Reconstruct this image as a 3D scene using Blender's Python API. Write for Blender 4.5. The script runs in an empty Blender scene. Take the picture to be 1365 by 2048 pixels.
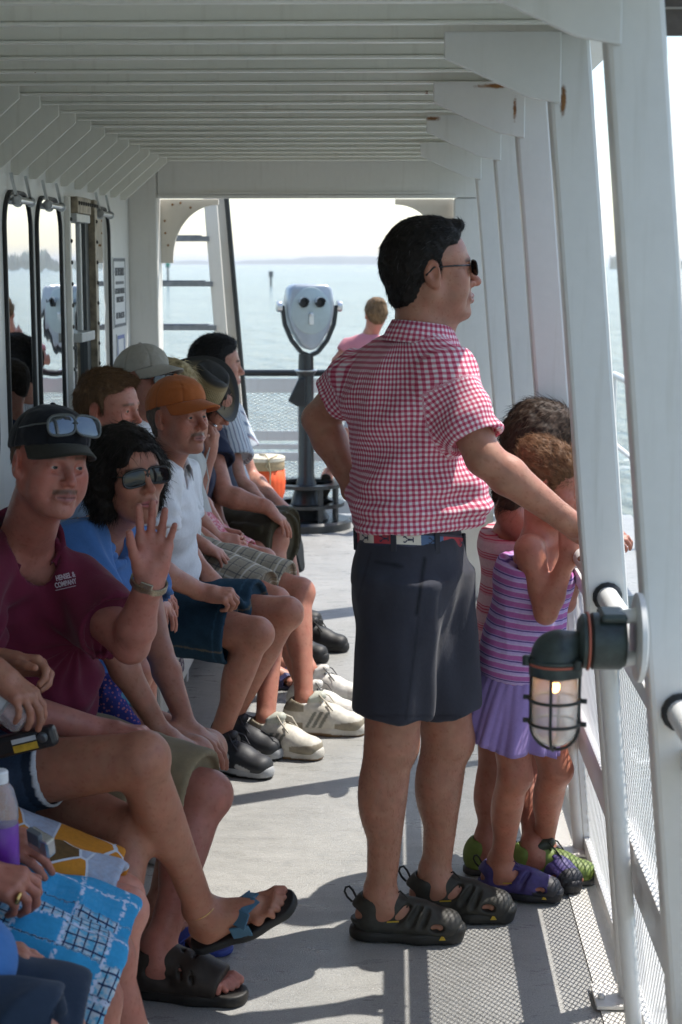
import bpy, math, random
import numpy as np
from mathutils import Matrix, Vector
# ---------------------------------------------------------------- camera, world, sun, exposure
SC = bpy.context.scene
COL = SC.collection
FPX, EYE = 3300.0, 1.68                       # focal length in pixels of a 1365x2048 frame, eye height

def _axes():
    v = np.array([790 - 682.5, 1024 - 525., FPX]); v /= np.linalg.norm(v)
    p = math.atan2(1024 - 525., FPX)
    up = np.array([0, math.cos(p), -math.sin(p)]); up = up - v * up.dot(v); up /= np.linalg.norm(up)
    r = np.cross(up, v)
    if r[0] < 0: r = -r
    return np.array([r, v, up])
RX = _axes()
def ray(px, py): return RX @ np.array([px - 682.5, 1024 - py, FPX])
def A(px, py, Y):
    d = ray(px, py); return np.array([0, 0, EYE]) + d * (Y / d[1])
def AZ(px, py, Z):
    d = ray(px, py); return np.array([0, 0, EYE]) + d * ((Z - EYE) / d[2])

def proj(v):
    c = (np.asarray(v) - np.array([0, 0, EYE])) @ RX; return 682.5 + FPX * c[:, 0] / c[:, 2], 1024 - FPX * c[:, 1] / c[:, 2]
cam_d = bpy.data.cameras.new('camera'); cam = bpy.data.objects.new('camera', cam_d); COL.objects.link(cam)
m = Matrix.Identity(4)
for i in range(3):
    m[i][0] = RX[i][0]; m[i][1] = RX[i][1]; m[i][2] = -RX[i][2]
m[2][3] = EYE
cam.matrix_world = m
cam_d.sensor_fit = 'VERTICAL'; cam_d.sensor_height = 24.0; cam_d.lens = FPX / 2048 * 24
cam_d.clip_start = 0.05; cam_d.clip_end = 60000
cam_d.dof.use_dof = True; cam_d.dof.focus_distance = 4.6; cam_d.dof.aperture_fstop = 4.5
SC.camera = cam

SUN_EL, SUN_DIR = math.radians(60), (0.84, 0.54)
W = bpy.data.worlds.new('World'); SC.world = W; W.use_nodes = True
nt = W.node_tree; bg = nt.nodes['Background']
sky = nt.nodes.new('ShaderNodeTexSky'); sky.sky_type = 'NISHITA'; sky.sun_disc = False
sky.sun_elevation = SUN_EL; sky.sun_rotation = math.atan2(SUN_DIR[0], SUN_DIR[1])
sky.air_density = 1.0; sky.dust_density = 0.8; sky.ozone_density = 0.4; sky.altitude = 0
nt.links.new(sky.outputs[0], bg.inputs[0]); bg.inputs[1].default_value = 0.15
sd = bpy.data.lights.new('sun', 'SUN'); so = bpy.data.objects.new('sun', sd); COL.objects.link(so)
sd.energy = 3.7; sd.angle = math.radians(0.5); sd.color = (1.0, 0.95, 0.87)
_s = Vector((SUN_DIR[0] * math.cos(SUN_EL), SUN_DIR[1] * math.cos(SUN_EL), math.sin(SUN_EL)))
so.rotation_euler = _s.to_track_quat('Z', 'Y').to_euler()
SC.view_settings.view_transform = 'Standard'; SC.view_settings.look = 'None'
SC.view_settings.exposure = 0.9; SC.view_settings.gamma = 1.0; SC.view_settings.use_curve_mapping = False
SC.cycles.max_bounces = 7; SC.cycles.diffuse_bounces = 4; SC.cycles.transparent_max_bounces = 16
SC.cycles.sample_clamp_indirect = 6.0

# ---------------------------------------------------------------- materials
def lin(c):
    return tuple((x / 12.92 if x <= 0.04045 else ((x + 0.055) / 1.055) ** 2.4) for x in c)
def new_mat(name):
    m = bpy.data.materials.new(name); m.use_nodes = True
    return m, m.node_tree, m.node_tree.nodes['Principled BSDF']
def N(t, typ, **kw):
    n = t.nodes.new(typ)
    for k, v in kw.items():
        if k.startswith('i_'):
            key = k[2:]; n.inputs[int(key) if key.isdigit() else key].default_value = v
        else: setattr(n, k, v)
    return n
def mixc(t, fac, a, b, blend='MIX'):
    n = t.nodes.new('ShaderNodeMix'); n.data_type = 'RGBA'; n.blend_type = blend
    for key, v in ((0, fac), (6, a), (7, b)):
        if isinstance(v, bpy.types.NodeSocket): t.links.new(v, n.inputs[key])
        elif key == 0: n.inputs[0].default_value = v
        else: n.inputs[key].default_value = (*v[:3], 1)
    return n.outputs[2]
def math_(t, op, a, b=None, c=None):
    n = t.nodes.new('ShaderNodeMath'); n.operation = op
    for i, v in enumerate((a, b, c)):
        if v is None: continue
        if isinstance(v, bpy.types.NodeSocket): t.links.new(v, n.inputs[i])
        else: n.inputs[i].default_value = v
    return n.outputs[0]
def bump(t, bs, height, strength=0.3, dist=0.01):
    b = t.nodes.new('ShaderNodeBump'); b.inputs['Strength'].default_value = strength; b.inputs['Distance'].default_value = dist
    t.links.new(height, b.inputs['Height']); t.links.new(b.outputs[0], bs.inputs['Normal'])
def geo_pos(t): return t.nodes.new('ShaderNodeNewGeometry').outputs['Position']
def objco(t): return t.nodes.new('ShaderNodeTexCoord').outputs['Object']
def noise(t, vec, scale, detail=3, rough=0.55, dist=0.0):
    n = t.nodes.new('ShaderNodeTexNoise'); n.inputs['Scale'].default_value = scale
    n.inputs['Detail'].default_value = detail; n.inputs['Roughness'].default_value = rough; n.inputs['Distortion'].default_value = dist
    if vec is not None: t.links.new(vec, n.inputs['Vector'])
    return n.outputs[0]
def ramp(t, fac, stops):
    r = t.nodes.new('ShaderNodeValToRGB'); e = r.color_ramp.elements
    while len(e) < len(stops): e.new(0.5)
    for i, (p, c) in enumerate(stops):
        e[i].position = p; e[i].color = (*c, 1) if len(c) == 3 else c
    t.links.new(fac, r.inputs[0]); return r.outputs[0]
def simple(name, col, rough=0.5, metal=0.0, var=0.08, vscale=30, bstr=0.0, bscale=200, spec=0.5, **kw):
    m, t, b = new_mat(name)
    b.inputs['Roughness'].default_value = rough; b.inputs['Metallic'].default_value = metal
    b.inputs['Specular IOR Level'].default_value = spec
    o = objco(t)
    n = noise(t, o, vscale, 4)
    dark = tuple(c * (1 - var) for c in col); lite = tuple(min(1, c * (1 + var)) for c in col)
    c = ramp(t, n, [(0.3, dark), (0.7, lite)])
    t.links.new(c, b.inputs['Base Color'])
    if bstr: bump(t, b, noise(t, o, bscale, 3), bstr, 0.002)
    for k, v in kw.items(): b.inputs[k].default_value = v
    return m

# ---------------------------------------------------------------- objects
def link_mesh(name, me, mat=None, parent=None, smooth=False, loc=None, bevel=0):
    o = bpy.data.objects.new(name, me); COL.objects.link(o)
    if mat is not None:
        for mm in (mat if isinstance(mat, (list, tuple)) else [mat]): me.materials.append(mm)
    if parent is not None:
        o.parent = parent
        if loc is None: o.matrix_parent_inverse = parent.matrix_world.inverted() if False else Matrix.Translation(-parent.location)
    if smooth: me.polygons.foreach_set('use_smooth', np.ones(len(me.polygons), bool))
    if bevel:
        b = o.modifiers.new('Bevel', 'BEVEL'); b.width = bevel; b.segments = 2; b.limit_method = 'ANGLE'; b.angle_limit = math.radians(40)
    return o
def tag(o, label=None, cat=None, group=None, kind=None):
    if label: o['label'] = label
    if cat: o['category'] = cat
    if group: o['group'] = group
    if kind: o['kind'] = kind
    return o
def thing(name, label, cat, loc=(0, 0, 0), group=None):
    o = bpy.data.objects.new(name, None); COL.objects.link(o); o.location = Vector([float(x) for x in loc]); o.empty_display_size = 0.1
    return tag(o, label, cat, group)
def V3(a): return np.asarray(a, float)
def nrm(a): a = V3(a); return a / max(1e-9, np.linalg.norm(a))

class MB:
    """collects solid shapes (world coordinates) for ONE mesh"""
    def __init__(s): s.v = []; s.f = []; s.mi = []
    def add(s, vs, fs, mi=0):
        b = len(s.v); s.v += [tuple(map(float, p)) for p in vs]; s.f += [tuple(i + b for i in f) for f in fs]; s.mi += [mi] * len(fs); return s
    def box(s, lo, hi, mi=0):
        (x0, y0, z0), (x1, y1, z1) = lo, hi
        return s.add([(x0,y0,z0),(x1,y0,z0),(x1,y1,z0),(x0,y1,z0),(x0,y0,z1),(x1,y0,z1),(x1,y1,z1),(x0,y1,z1)],
                     [(0,3,2,1),(4,5,6,7),(0,1,5,4),(1,2,6,5),(2,3,7,6),(3,0,4,7)], mi)
    def bar(s, p0, p1, w, h, up=(0, 0, 1), mi=0):
        p0, p1 = V3(p0), V3(p1); d = nrm(p1 - p0); x = np.cross(d, V3(up))
        if np.linalg.norm(x) < 1e-4: x = np.cross(d, (1, 0, 0))
        x = nrm(x); z = np.cross(x, d)
        vs = [p + x * a * w / 2 + z * b * h / 2 for p in (p0, p1) for a, b in ((-1,-1),(1,-1),(1,1),(-1,1))]
        return s.add(vs, [(0,1,2,3),(7,6,5,4),(0,4,5,1),(1,5,6,2),(2,6,7,3),(3,7,4,0)], mi)
    def tube(s, pts, r, n=12, mi=0, cap=True):
        pts = [V3(p) for p in pts]; rs = r if hasattr(r, '__len__') else [r] * len(pts)
        base = len(s.v); last = None; up = None
        for i, p in enumerate(pts):
            d = nrm(pts[min(i + 1, len(pts) - 1)] - pts[max(i - 1, 0)])
            if up is None:
                up = np.cross(d, (0, 0, 1) if abs(d[2]) < 0.9 else (1, 0, 0))
            x = nrm(up - d * up.dot(d)); y = np.cross(d, x); up = x
            for k in range(n):
                a = 2 * math.pi * k / n
                s.v.append(tuple(p + (x * math.cos(a) + y * math.sin(a)) * rs[i]))
        for i in range(len(pts) - 1):
            for k in range(n):
                k2 = (k + 1) % n; a = base + i * n
                s.f.append((a + k, a + k2, a + n + k2, a + n + k)); s.mi.append(mi)
        if cap:
            s.f.append(tuple(base + k for k in range(n))[::-1]); s.mi.append(mi)
            e = base + (len(pts) - 1) * n
            s.f.append(tuple(e + k for k in range(n))); s.mi.append(mi)
        return s
    def lathe(s, prof, c=(0, 0, 0), n=32, mi=0, axis=(0, 0, 1)):
        axis = nrm(axis); c = V3(c)
        x = nrm(np.cross(axis, (0, 1, 0) if abs(axis[1]) < 0.9 else (1, 0, 0))); y = np.cross(axis, x)
        base = len(s.v)
        for r, z in prof:
            for k in range(n):
                a = 2 * math.pi * k / n
                s.v.append(tuple(c + axis * z + (x * math.cos(a) + y * math.sin(a)) * r))
        for i in range(len(prof) - 1):
            for k in range(n):
                k2 = (k + 1) % n; a = base + i * n
                s.f.append((a + k, a + k2, a + n + k2, a + n + k)); s.mi.append(mi)
        for i, rev in ((0, True), (len(prof) - 1, False)):
            if prof[i][0] > 1e-5:
                f = tuple(base + i * n + k for k in range(n)); s.f.append(f[::-1] if rev else f); s.mi.append(mi)
        return s
    def prism(s, poly, org, ax, ay, th, mi=0):
        """2-D polygon in the plane org + u*ax + v*ay, thickness th along ax x ay"""
        org, ax, ay = V3(org), V3(ax), V3(ay); n = nrm(np.cross(ax, ay)); k = len(poly)
        vs = [org + ax * u + ay * v - n * th / 2 for u, v in poly] + [org + ax * u + ay * v + n * th / 2 for u, v in poly]
        fs = [tuple(range(k))[::-1], tuple(range(k, 2 * k))] + [(i, (i + 1) % k, k + (i + 1) % k, k + i) for i in range(k)]
        return s.add(vs, fs, mi)
    def build(s, name, mat, parent=None, smooth=False, bevel=0, autosmooth=False):
        me = bpy.data.meshes.new(name); me.from_pydata(s.v, [], s.f); me.update()
        if len(set(s.mi)) > 1: me.polygons.foreach_set('material_index', s.mi)
        o = link_mesh(name, me, mat, parent, smooth, bevel=bevel)
        if autosmooth:
            me.polygons.foreach_set('use_smooth', np.ones(len(me.polygons), bool))
            try: me.set_sharp_from_angle(angle=math.radians(38))
            except Exception: pass
        return o
def text_obj(name, string, size, org, ax, ay, mat, parent=None, extrude=0.0008, align='CENTER', bold=0.0, sx=1.0):
    c = bpy.data.curves.new(name, 'FONT'); c.body = string; c.size = size; c.extrude = extrude; c.align_x = align; c.align_y = 'CENTER'; c.offset = bold
    tmp = bpy.data.objects.new('tmp_text', c); COL.objects.link(tmp)
    bpy.context.view_layer.update()
    dg = bpy.context.evaluated_depsgraph_get()
    me = bpy.data.meshes.new_from_object(tmp.evaluated_get(dg)); me.name = name
    bpy.data.objects.remove(tmp); bpy.data.curves.remove(c)
    ax, ay = nrm(ax), nrm(ay); az = np.cross(ax, ay)
    n = len(me.vertices); co = np.zeros(n * 3); me.vertices.foreach_get('co', co); co = co.reshape(-1, 3)
    w = V3(org) + co[:, :1] * sx * ax + co[:, 1:2] * ay + co[:, 2:] * az
    me.vertices.foreach_set('co', w.ravel()); me.update()
    return link_mesh(name, me, mat, parent)
# ================================================================= THE FERRY AND ITS SURROUNDINGS
def paint_mat(name, col=(0.76, 0.735, 0.68), rough=0.38, rust=(), dirt=0.10):
    m, t, b = new_mat(name); p = geo_pos(t)
    n1 = noise(t, p, 2.5, 5, 0.6); n2 = noise(t, p, 45, 3)
    c = ramp(t, n1, [(0.25, tuple(x * (1 - dirt) for x in col)), (0.75, col)])
    c = mixc(t, 0.12, c, ramp(t, n2, [(0.35, tuple(x * 0.82 for x in col)), (0.65, col)]))
    sep = N(t, 'ShaderNodeMapping'); t.links.new(p, sep.inputs[0]); sep.inputs['Scale'].default_value = (40, 40, 3.0)
    st = noise(t, sep.outputs[0], 1.0, 3)
    c = mixc(t, ramp(t, st, [(0.56, (0, 0, 0)), (0.78, (0.30, 0.30, 0.30))]), c, (0.50, 0.46, 0.38))
    fine = noise(t, p, 14, 5, 0.7)
    # sparse rust freckles
    vo = N(t, 'ShaderNodeTexVoronoi', i_Scale=3.2); t.links.new(p, vo.inputs['Vector'])
    fr = math_(t, 'LESS_THAN', math_(t, 'ADD', vo.outputs['Distance'], math_(t, 'MULTIPLY', fine, 0.035)), 0.043)
    c = mixc(t, math_(t, 'MULTIPLY', fr, 0.7), c, (0.26, 0.10, 0.02))
    fac = None
    for (cx, cy, cz), (rx, ry, rz) in rust:
        mp = N(t, 'ShaderNodeVectorMath', operation='SUBTRACT'); t.links.new(p, mp.inputs[0]); mp.inputs[1].default_value = (cx, cy, cz)
        mq = N(t, 'ShaderNodeVectorMath', operation='DIVIDE'); t.links.new(mp.outputs[0], mq.inputs[0]); mq.inputs[1].default_value = (rx, ry, rz)
        ln = N(t, 'ShaderNodeVectorMath', operation='LENGTH'); t.links.new(mq.outputs[0], ln.inputs[0])
        v = math_(t, 'SUBTRACT', 1.25, math_(t, 'ADD', ln.outputs['Value'], math_(t, 'MULTIPLY', noise(t, p, 55, 5, 0.75), 1.1)))
        v = N(t, 'ShaderNodeClamp'); t.links.new(math_(t, 'MULTIPLY', math_(t, 'SUBTRACT', 1.35, math_(t, 'ADD', ln.outputs['Value'], math_(t, 'MULTIPLY', noise(t, p, 55, 5, 0.75), 1.1))), 2.2), v.inputs[0])
        fac = v.outputs[0] if fac is None else math_(t, 'MAXIMUM', fac, v.outputs[0])
    if fac is not None:
        c = mixc(t, fac, c, ramp(t, fine, [(0.3, (0.10, 0.035, 0.01)), (0.7, (0.36, 0.15, 0.03))]))
    t.links.new(c, b.inputs['Base Color']); b.inputs['Roughness'].default_value = rough
    bump(t, b, noise(t, p, 9, 4), 0.12, 0.01)
    return m
M_CEIL = paint_mat('ceiling paint', (0.80, 0.785, 0.70), 0.30)
M_WHITE = paint_mat('white ship paint')
M_TAN = paint_mat('weathered white paint', (0.74, 0.69, 0.60), 0.5)
M_BLACK = simple('black rubber', (0.012, 0.013, 0.014), 0.45, bstr=0.2, bscale=60)
M_BLACKP = simple('black gloss paint', (0.012, 0.015, 0.017), 0.32, var=0.3, vscale=40, bstr=0.1, bscale=30)
M_STEEL = simple('brushed steel', (0.55, 0.56, 0.57), 0.28, 0.9, bstr=0.1, bscale=80)

# deck: grey non-skid paint with a worn, gritty surface
def deck_mat():
    m, t, b = new_mat('grey non skid deck'); p = geo_pos(t)
    big = noise(t, p, 1.6, 5, 0.65); mid = noise(t, p, 14, 5, 0.7); grit = noise(t, p, 260, 2, 0.5)
    c = ramp(t, big, [(0.3, (0.30, 0.30, 0.285)), (0.7, (0.41, 0.405, 0.385))])
    wm = N(t, 'ShaderNodeMapping'); t.links.new(p, wm.inputs[0]); wm.inputs['Scale'].default_value = (6, 18, 6)
    wet = noise(t, wm.outputs[0], 1, 5, 0.7)
    c = mixc(t, ramp(t, mid, [(0.52, (0, 0, 0)), (0.75, (0.5, 0.5, 0.5))]), c, (0.22, 0.225, 0.225))
    c = mixc(t, ramp(t, grit, [(0.45, (0, 0, 0)), (0.62, (0.55, 0.55, 0.55))]), c, (0.17, 0.17, 0.17))
    spk = noise(t, p, 90, 2)
    c = mixc(t, ramp(t, spk, [(0.70, (0, 0, 0)), (0.74, (0.6, 0.6, 0.6))]), c, (0.10, 0.10, 0.10))
    lt = noise(t, p, 210, 1); c = mixc(t, ramp(t, lt, [(0.66, (0,) * 3), (0.72, (.55,) * 3)]), c, (0.72, 0.71, 0.68))  # sun sparkle on the grit, painted in as pale specks
    sc = N(t, 'ShaderNodeMapping'); t.links.new(p, sc.inputs[0]); sc.inputs['Scale'].default_value = (3, 1.2, 1); stn = noise(t, sc.outputs[0], 2.2, 6, 0.7, 1.2); c = mixc(t, ramp(t, stn, [(0.55, (0,) * 3), (0.66, (.35,) * 3)]), c, (0.24, 0.235, 0.22))
    t.links.new(c, b.inputs['Base Color'])
    t.links.new(ramp(t, wet, [(0.35, (0.22,) * 3), (0.6, (0.48,) * 3)]), b.inputs['Roughness'])
    bump(t, b, math_(t, 'ADD', math_(t, 'MULTIPLY', grit, 0.8), math_(t, 'MULTIPLY', noise(t, p, 700, 1), 0.5)), 0.55, 0.004)
    return m
M_DECK = deck_mat()
tag(MB().box((-1.36, -3, -0.06), (0.72, 11.05, 0)).build('deck', M_DECK), kind='structure')
tag(MB().box((-3.2, 8.3, -0.07), (-1.36, 11.05, -0.001)).box((0.72, 8.3, -0.07), (1.6, 11.05, -0.001)).build('bow_deck', M_DECK), kind='structure')
mg = MB().box((0.475, -3, 0), (0.74, 8.3, 0.004)).build('deck_edge', M_WHITE); tag(mg, kind='structure')

# water out to the horizon
def water_mat():
    m, t, b = new_mat('sea water'); p = geo_pos(t)
    b.inputs['Base Color'].default_value = (0.085, 0.155, 0.165, 1); b.inputs['Roughness'].default_value = 0.14; b.inputs['IOR'].default_value = 1.33
    mp = N(t, 'ShaderNodeMapping'); t.links.new(p, mp.inputs[0]); mp.inputs['Scale'].default_value = (1.0, 0.55, 1)
    h = math_(t, 'ADD', math_(t, 'MULTIPLY', noise(t, mp.outputs[0], 0.55, 6, 0.62, 0.6), 1.0), math_(t, 'MULTIPLY', noise(t, mp.outputs[0], 0.09, 4), 1.2))
    bump(t, b, math_(t, 'ADD', h, math_(t, 'MULTIPLY', noise(t, mp.outputs[0], 2.6, 3), .25)), 1.0, 1.3)
    big = noise(t, mp.outputs[0], 0.022, 4, 0.6)
    t.links.new(ramp(t, big, [(0.3, (0.10, 0.155, 0.165)), (0.7, (0.16, 0.225, 0.225))]), b.inputs['Base Color'])
    return m
M_WATER = water_mat()
tag(MB().add([(-30000, -30000, -4.2), (30000, -30000, -4.2), (30000, 30000, -4.2), (-30000, 30000, -4.2)], [(0, 1, 2, 3)]).build('water', M_WATER), kind='structure')
# churned foam along the hull
def foam_mat():
    m, t, b = new_mat('wake foam'); p = geo_pos(t)
    b.inputs['Roughness'].default_value = 0.6; b.inputs['Base Color'].default_value = (0.75, 0.80, 0.80, 1)
    n = noise(t, p, 1.6, 7, 0.7, 1.0)
    t.links.new(ramp(t, n, [(0.5, (0, 0, 0)), (0.6, (1, 1, 1))]), b.inputs['Alpha']); return m
rng = np.random.RandomState(5)
fo = MB()
for k in range(46):
    y = 7 + k * 1.15; w = 0.5 + 2.2 * rng.rand(); x = 3.2 + 0.16 * y + 1.3 * rng.randn()
    pts = [(x + w * math.cos(a) * (0.7 + 0.5 * rng.rand()), y + 1.6 * math.sin(a) * (0.7 + 0.5 * rng.rand()), -4.194 + 0.0003 * k) for a in np.linspace(0, 2 * math.pi, 14)[:-1]]
    fo.add(pts, [tuple(range(13))])
tag(fo.build('wake_foam', foam_mat()), 'white churned wake foam on the water beside the ferry', None, kind='stuff')

# low shores in the distance
def land(name, pts_fn, mat, az0, az1, dist, hmax, seed, n=260, depth=500):
    r = np.random.RandomState(seed); b = MB(); fr = []; 
    ph = r.rand(12) * 6.28
    for i in range(n + 1):
        u = i / n; a = math.radians(az0 + (az1 - az0) * u)
        h = pts_fn(u, r, ph) * hmax
        fr.append((a, max(h, 0.6)))
    vs = []; fs = []
    for a, h in fr:
        for dd, hh in ((0, -4.6), (25, h * 0.55 - 4.2), (120, h - 4.2), (depth, -4.6)):
            vs.append((math.sin(a) * (dist + dd), math.cos(a) * (dist + dd), hh))
    for i in range(n):
        for k in range(3): a = i * 4 + k; fs.append((a, a + 4, a + 5, a + 1))
    b.add(vs, fs); o = b.build(name, mat); return tag(o, kind='structure')
M_LAND = simple('distant wooded shore', (0.055, 0.075, 0.05), 0.9, var=0.5, vscale=0.02)
def hills_fn(u, r, ph):
    base = 0.10 + 0.18 * u
    for c, w, h in ((0.28, 0.035, 0.32), (0.33, 0.03, 0.45), (0.385, 0.02, 0.2), (0.44, 0.03, 0.42), (0.50, 0.04, 0.62), (0.56, 0.03, 0.75), (0.61, 0.04, 0.8), (0.68, 0.06, 0.85), (0.8, 0.1, 0.8)):
        base += 0.75 * h * math.exp(-((u - c) / w) ** 2)
    return base + 0.03 * r.rand()
land('hills', hills_fn, M_LAND, -12, 4, 5200, 24, 3)
def woods_fn(u, r, ph):
    return 0.45 + 0.16 * math.sin(u * 40 + ph[0]) + 0.12 * math.sin(u * 97 + ph[1]) + 0.22 * r.rand() ** 2
land('wooded_shore', woods_fn, M_LAND, 7.3, 34, 1500, 22, 9, n=420, depth=260)
# channel markers
for (px, zt, hh, colr, nm, lb) in ((344, 527, 4.6, (0.05, 0.35, 0.20), 'channel_marker', 'small green channel marker on a pole in the water, left behind the ladder'),
                               (547, 527, 2.2, (0.05, 0.06, 0.06), 'channel_marker', 'tiny dark channel marker far out in the open water')):
    Yd = 420.0; x = (px - 790) / FPX * Yd * 1.01
    t = thing(nm, lb, 'channel marker', (x, Yd, -4.2), 'channel markers far out on the water')
    MB().tube([(x, Yd, -4.5), (x, Yd, -4.2 + hh + 0.6)], 0.28, 8).build('pole', simple('marker pole', (0.09, 0.11, 0.10), 0.8), t)
    MB().box((x - 0.55, Yd - 0.1, -4.2 + hh), (x + 0.55, Yd + 0.1, -4.2 + hh + 1.5)).build('daymark', simple('marker board', colr, 0.6), t)

# ---------------------------------------------------------------- roof
CZ = 2.16                                    # underside of the deck beams
rf = MB().box((-1.45, -3, CZ + 0.075), (0.50, 8.32, CZ + 0.12)).build('ceiling', M_CEIL); tag(rf, kind='structure')
ed = MB().box((0.395, -3, CZ + 0.0), (0.50, 8.32, CZ + 0.073)).build('roof_edge', M_CEIL, bevel=0.004); tag(ed, kind='structure')
BY = [8.0 - 0.283 * k for k in range(31)]
for i, y in enumerate(BY):
    lb = ('white flat-bar beam under the roof, %s' % ('last one before the end wall' if i == 0 else 'one of the close row crossing the whole ceiling'))
    o = thing('ceiling_beam', lb, 'beam', (-0.3, y, CZ), 'beams across the ceiling')
    MB().box((-1.31, y - 0.005, CZ + 0.007), (0.392, y + 0.005, CZ + 0.074)).box((-1.085, y - 0.012, CZ - 0.001), (0.392, y + 0.012, CZ + 0.006)).build('web', M_CEIL, o, bevel=0.002)
    # knee plate at the cabin side
    MB().prism([(-1.312, 0.0), (-1.312, -0.185), (-1.285, -0.185), (-1.085, -0.012), (-1.085, 0.06), (-1.312, 0.06)], (0, y - 0.030, CZ), (1, 0, 0), (0, 0, 1), 0.010).build('knee_plate', M_CEIL, o, bevel=0.002)

# ---------------------------------------------------------------- side posts
SL = 0.092
def px_post(z): return 0.355 - SL * (z - EYE)          # inboard edge of a post at height z
POSTY = [1.66, 2.63, 3.57, 4.54, 5.54, 6.78]
rusts = [[], [], [((0.352, 3.57, 2.015), (0.010, 0.08, 0.048))],
         [((0.265, 4.54, 2.145), (0.075, 0.08, 0.010)), ((0.318, 4.54, 2.085), (0.008, 0.08, 0.05))], [((0.27, 5.54, 2.145), (0.06, 0.08, 0.013)), ((0.12, 5.54, 2.145), (0.04, 0.08, 0.012))], []]
plabels = ['white painted roof post nearest the camera side, out at the right of the picture', 'broad white post at the right edge of the picture behind the caged lamp',
           'white leaning post in front of the two girls with a rust streak under its bracket', 'white post just behind the girls with rust along the bracket top',
           'narrow white post showing beyond the rusty bracket', 'farthest white roof post before the end wall']
for i, y in enumerate(POSTY):
    mt = paint_mat('post paint', (0.76, 0.735, 0.69), 0.35, rusts[i]); w = 0.094
    o = thing('side_post', plabels[i], 'post', (px_post(0) + w / 2, y, 0), 'leaning roof posts along the rail')
    z0, z1 = (0.007 if i < 2 else 0.80), CZ + 0.0
    MB().add([(px_post(z) + dx, y + dy, z) for z in (z0, z1) for dx, dy in ((0, 0), (w, 0), (w, 0.065), (0, 0.065))],
             [(0, 3, 2, 1), (4, 5, 6, 7), (0, 1, 5, 4), (1, 2, 6, 5), (2, 3, 7, 6), (3, 0, 4, 7)]).build('shaft', mt, o, bevel=0.009)
    xt = px_post(CZ)
    MB().prism([(-0.21, 0.0), (-0.21, -0.055), (-0.035, -0.135), (0.035, -0.148), (0.035, 0.0)], (xt, y - 0.008, CZ - 0.003), (1, 0, 0), (0, 0, 1), 0.012).build('bracket', mt, o, bevel=0.003)
    if i >= 2: MB().tube([(px_post(0) + .03, y + .03, 0.016), (px_post(0.82) + .03, y + .03, 0.82)], .019, 16).build('stanchion_tube', mt, o, autosmooth=True)
    b = MB().box((px_post(0) - 0.045, y - 0.03, 0.0075), (px_post(0) + 0.14, y + 0.09, 0.017))
    for dx in (-0.03, 0.125): b.lathe([(0.009, 0), (0.009, 0.008), (0.005, 0.012)], (px_post(0) + dx, y + 0.01, 0.017), 8)
    b.build('foot_plate', mt, o, bevel=0.002)

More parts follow.
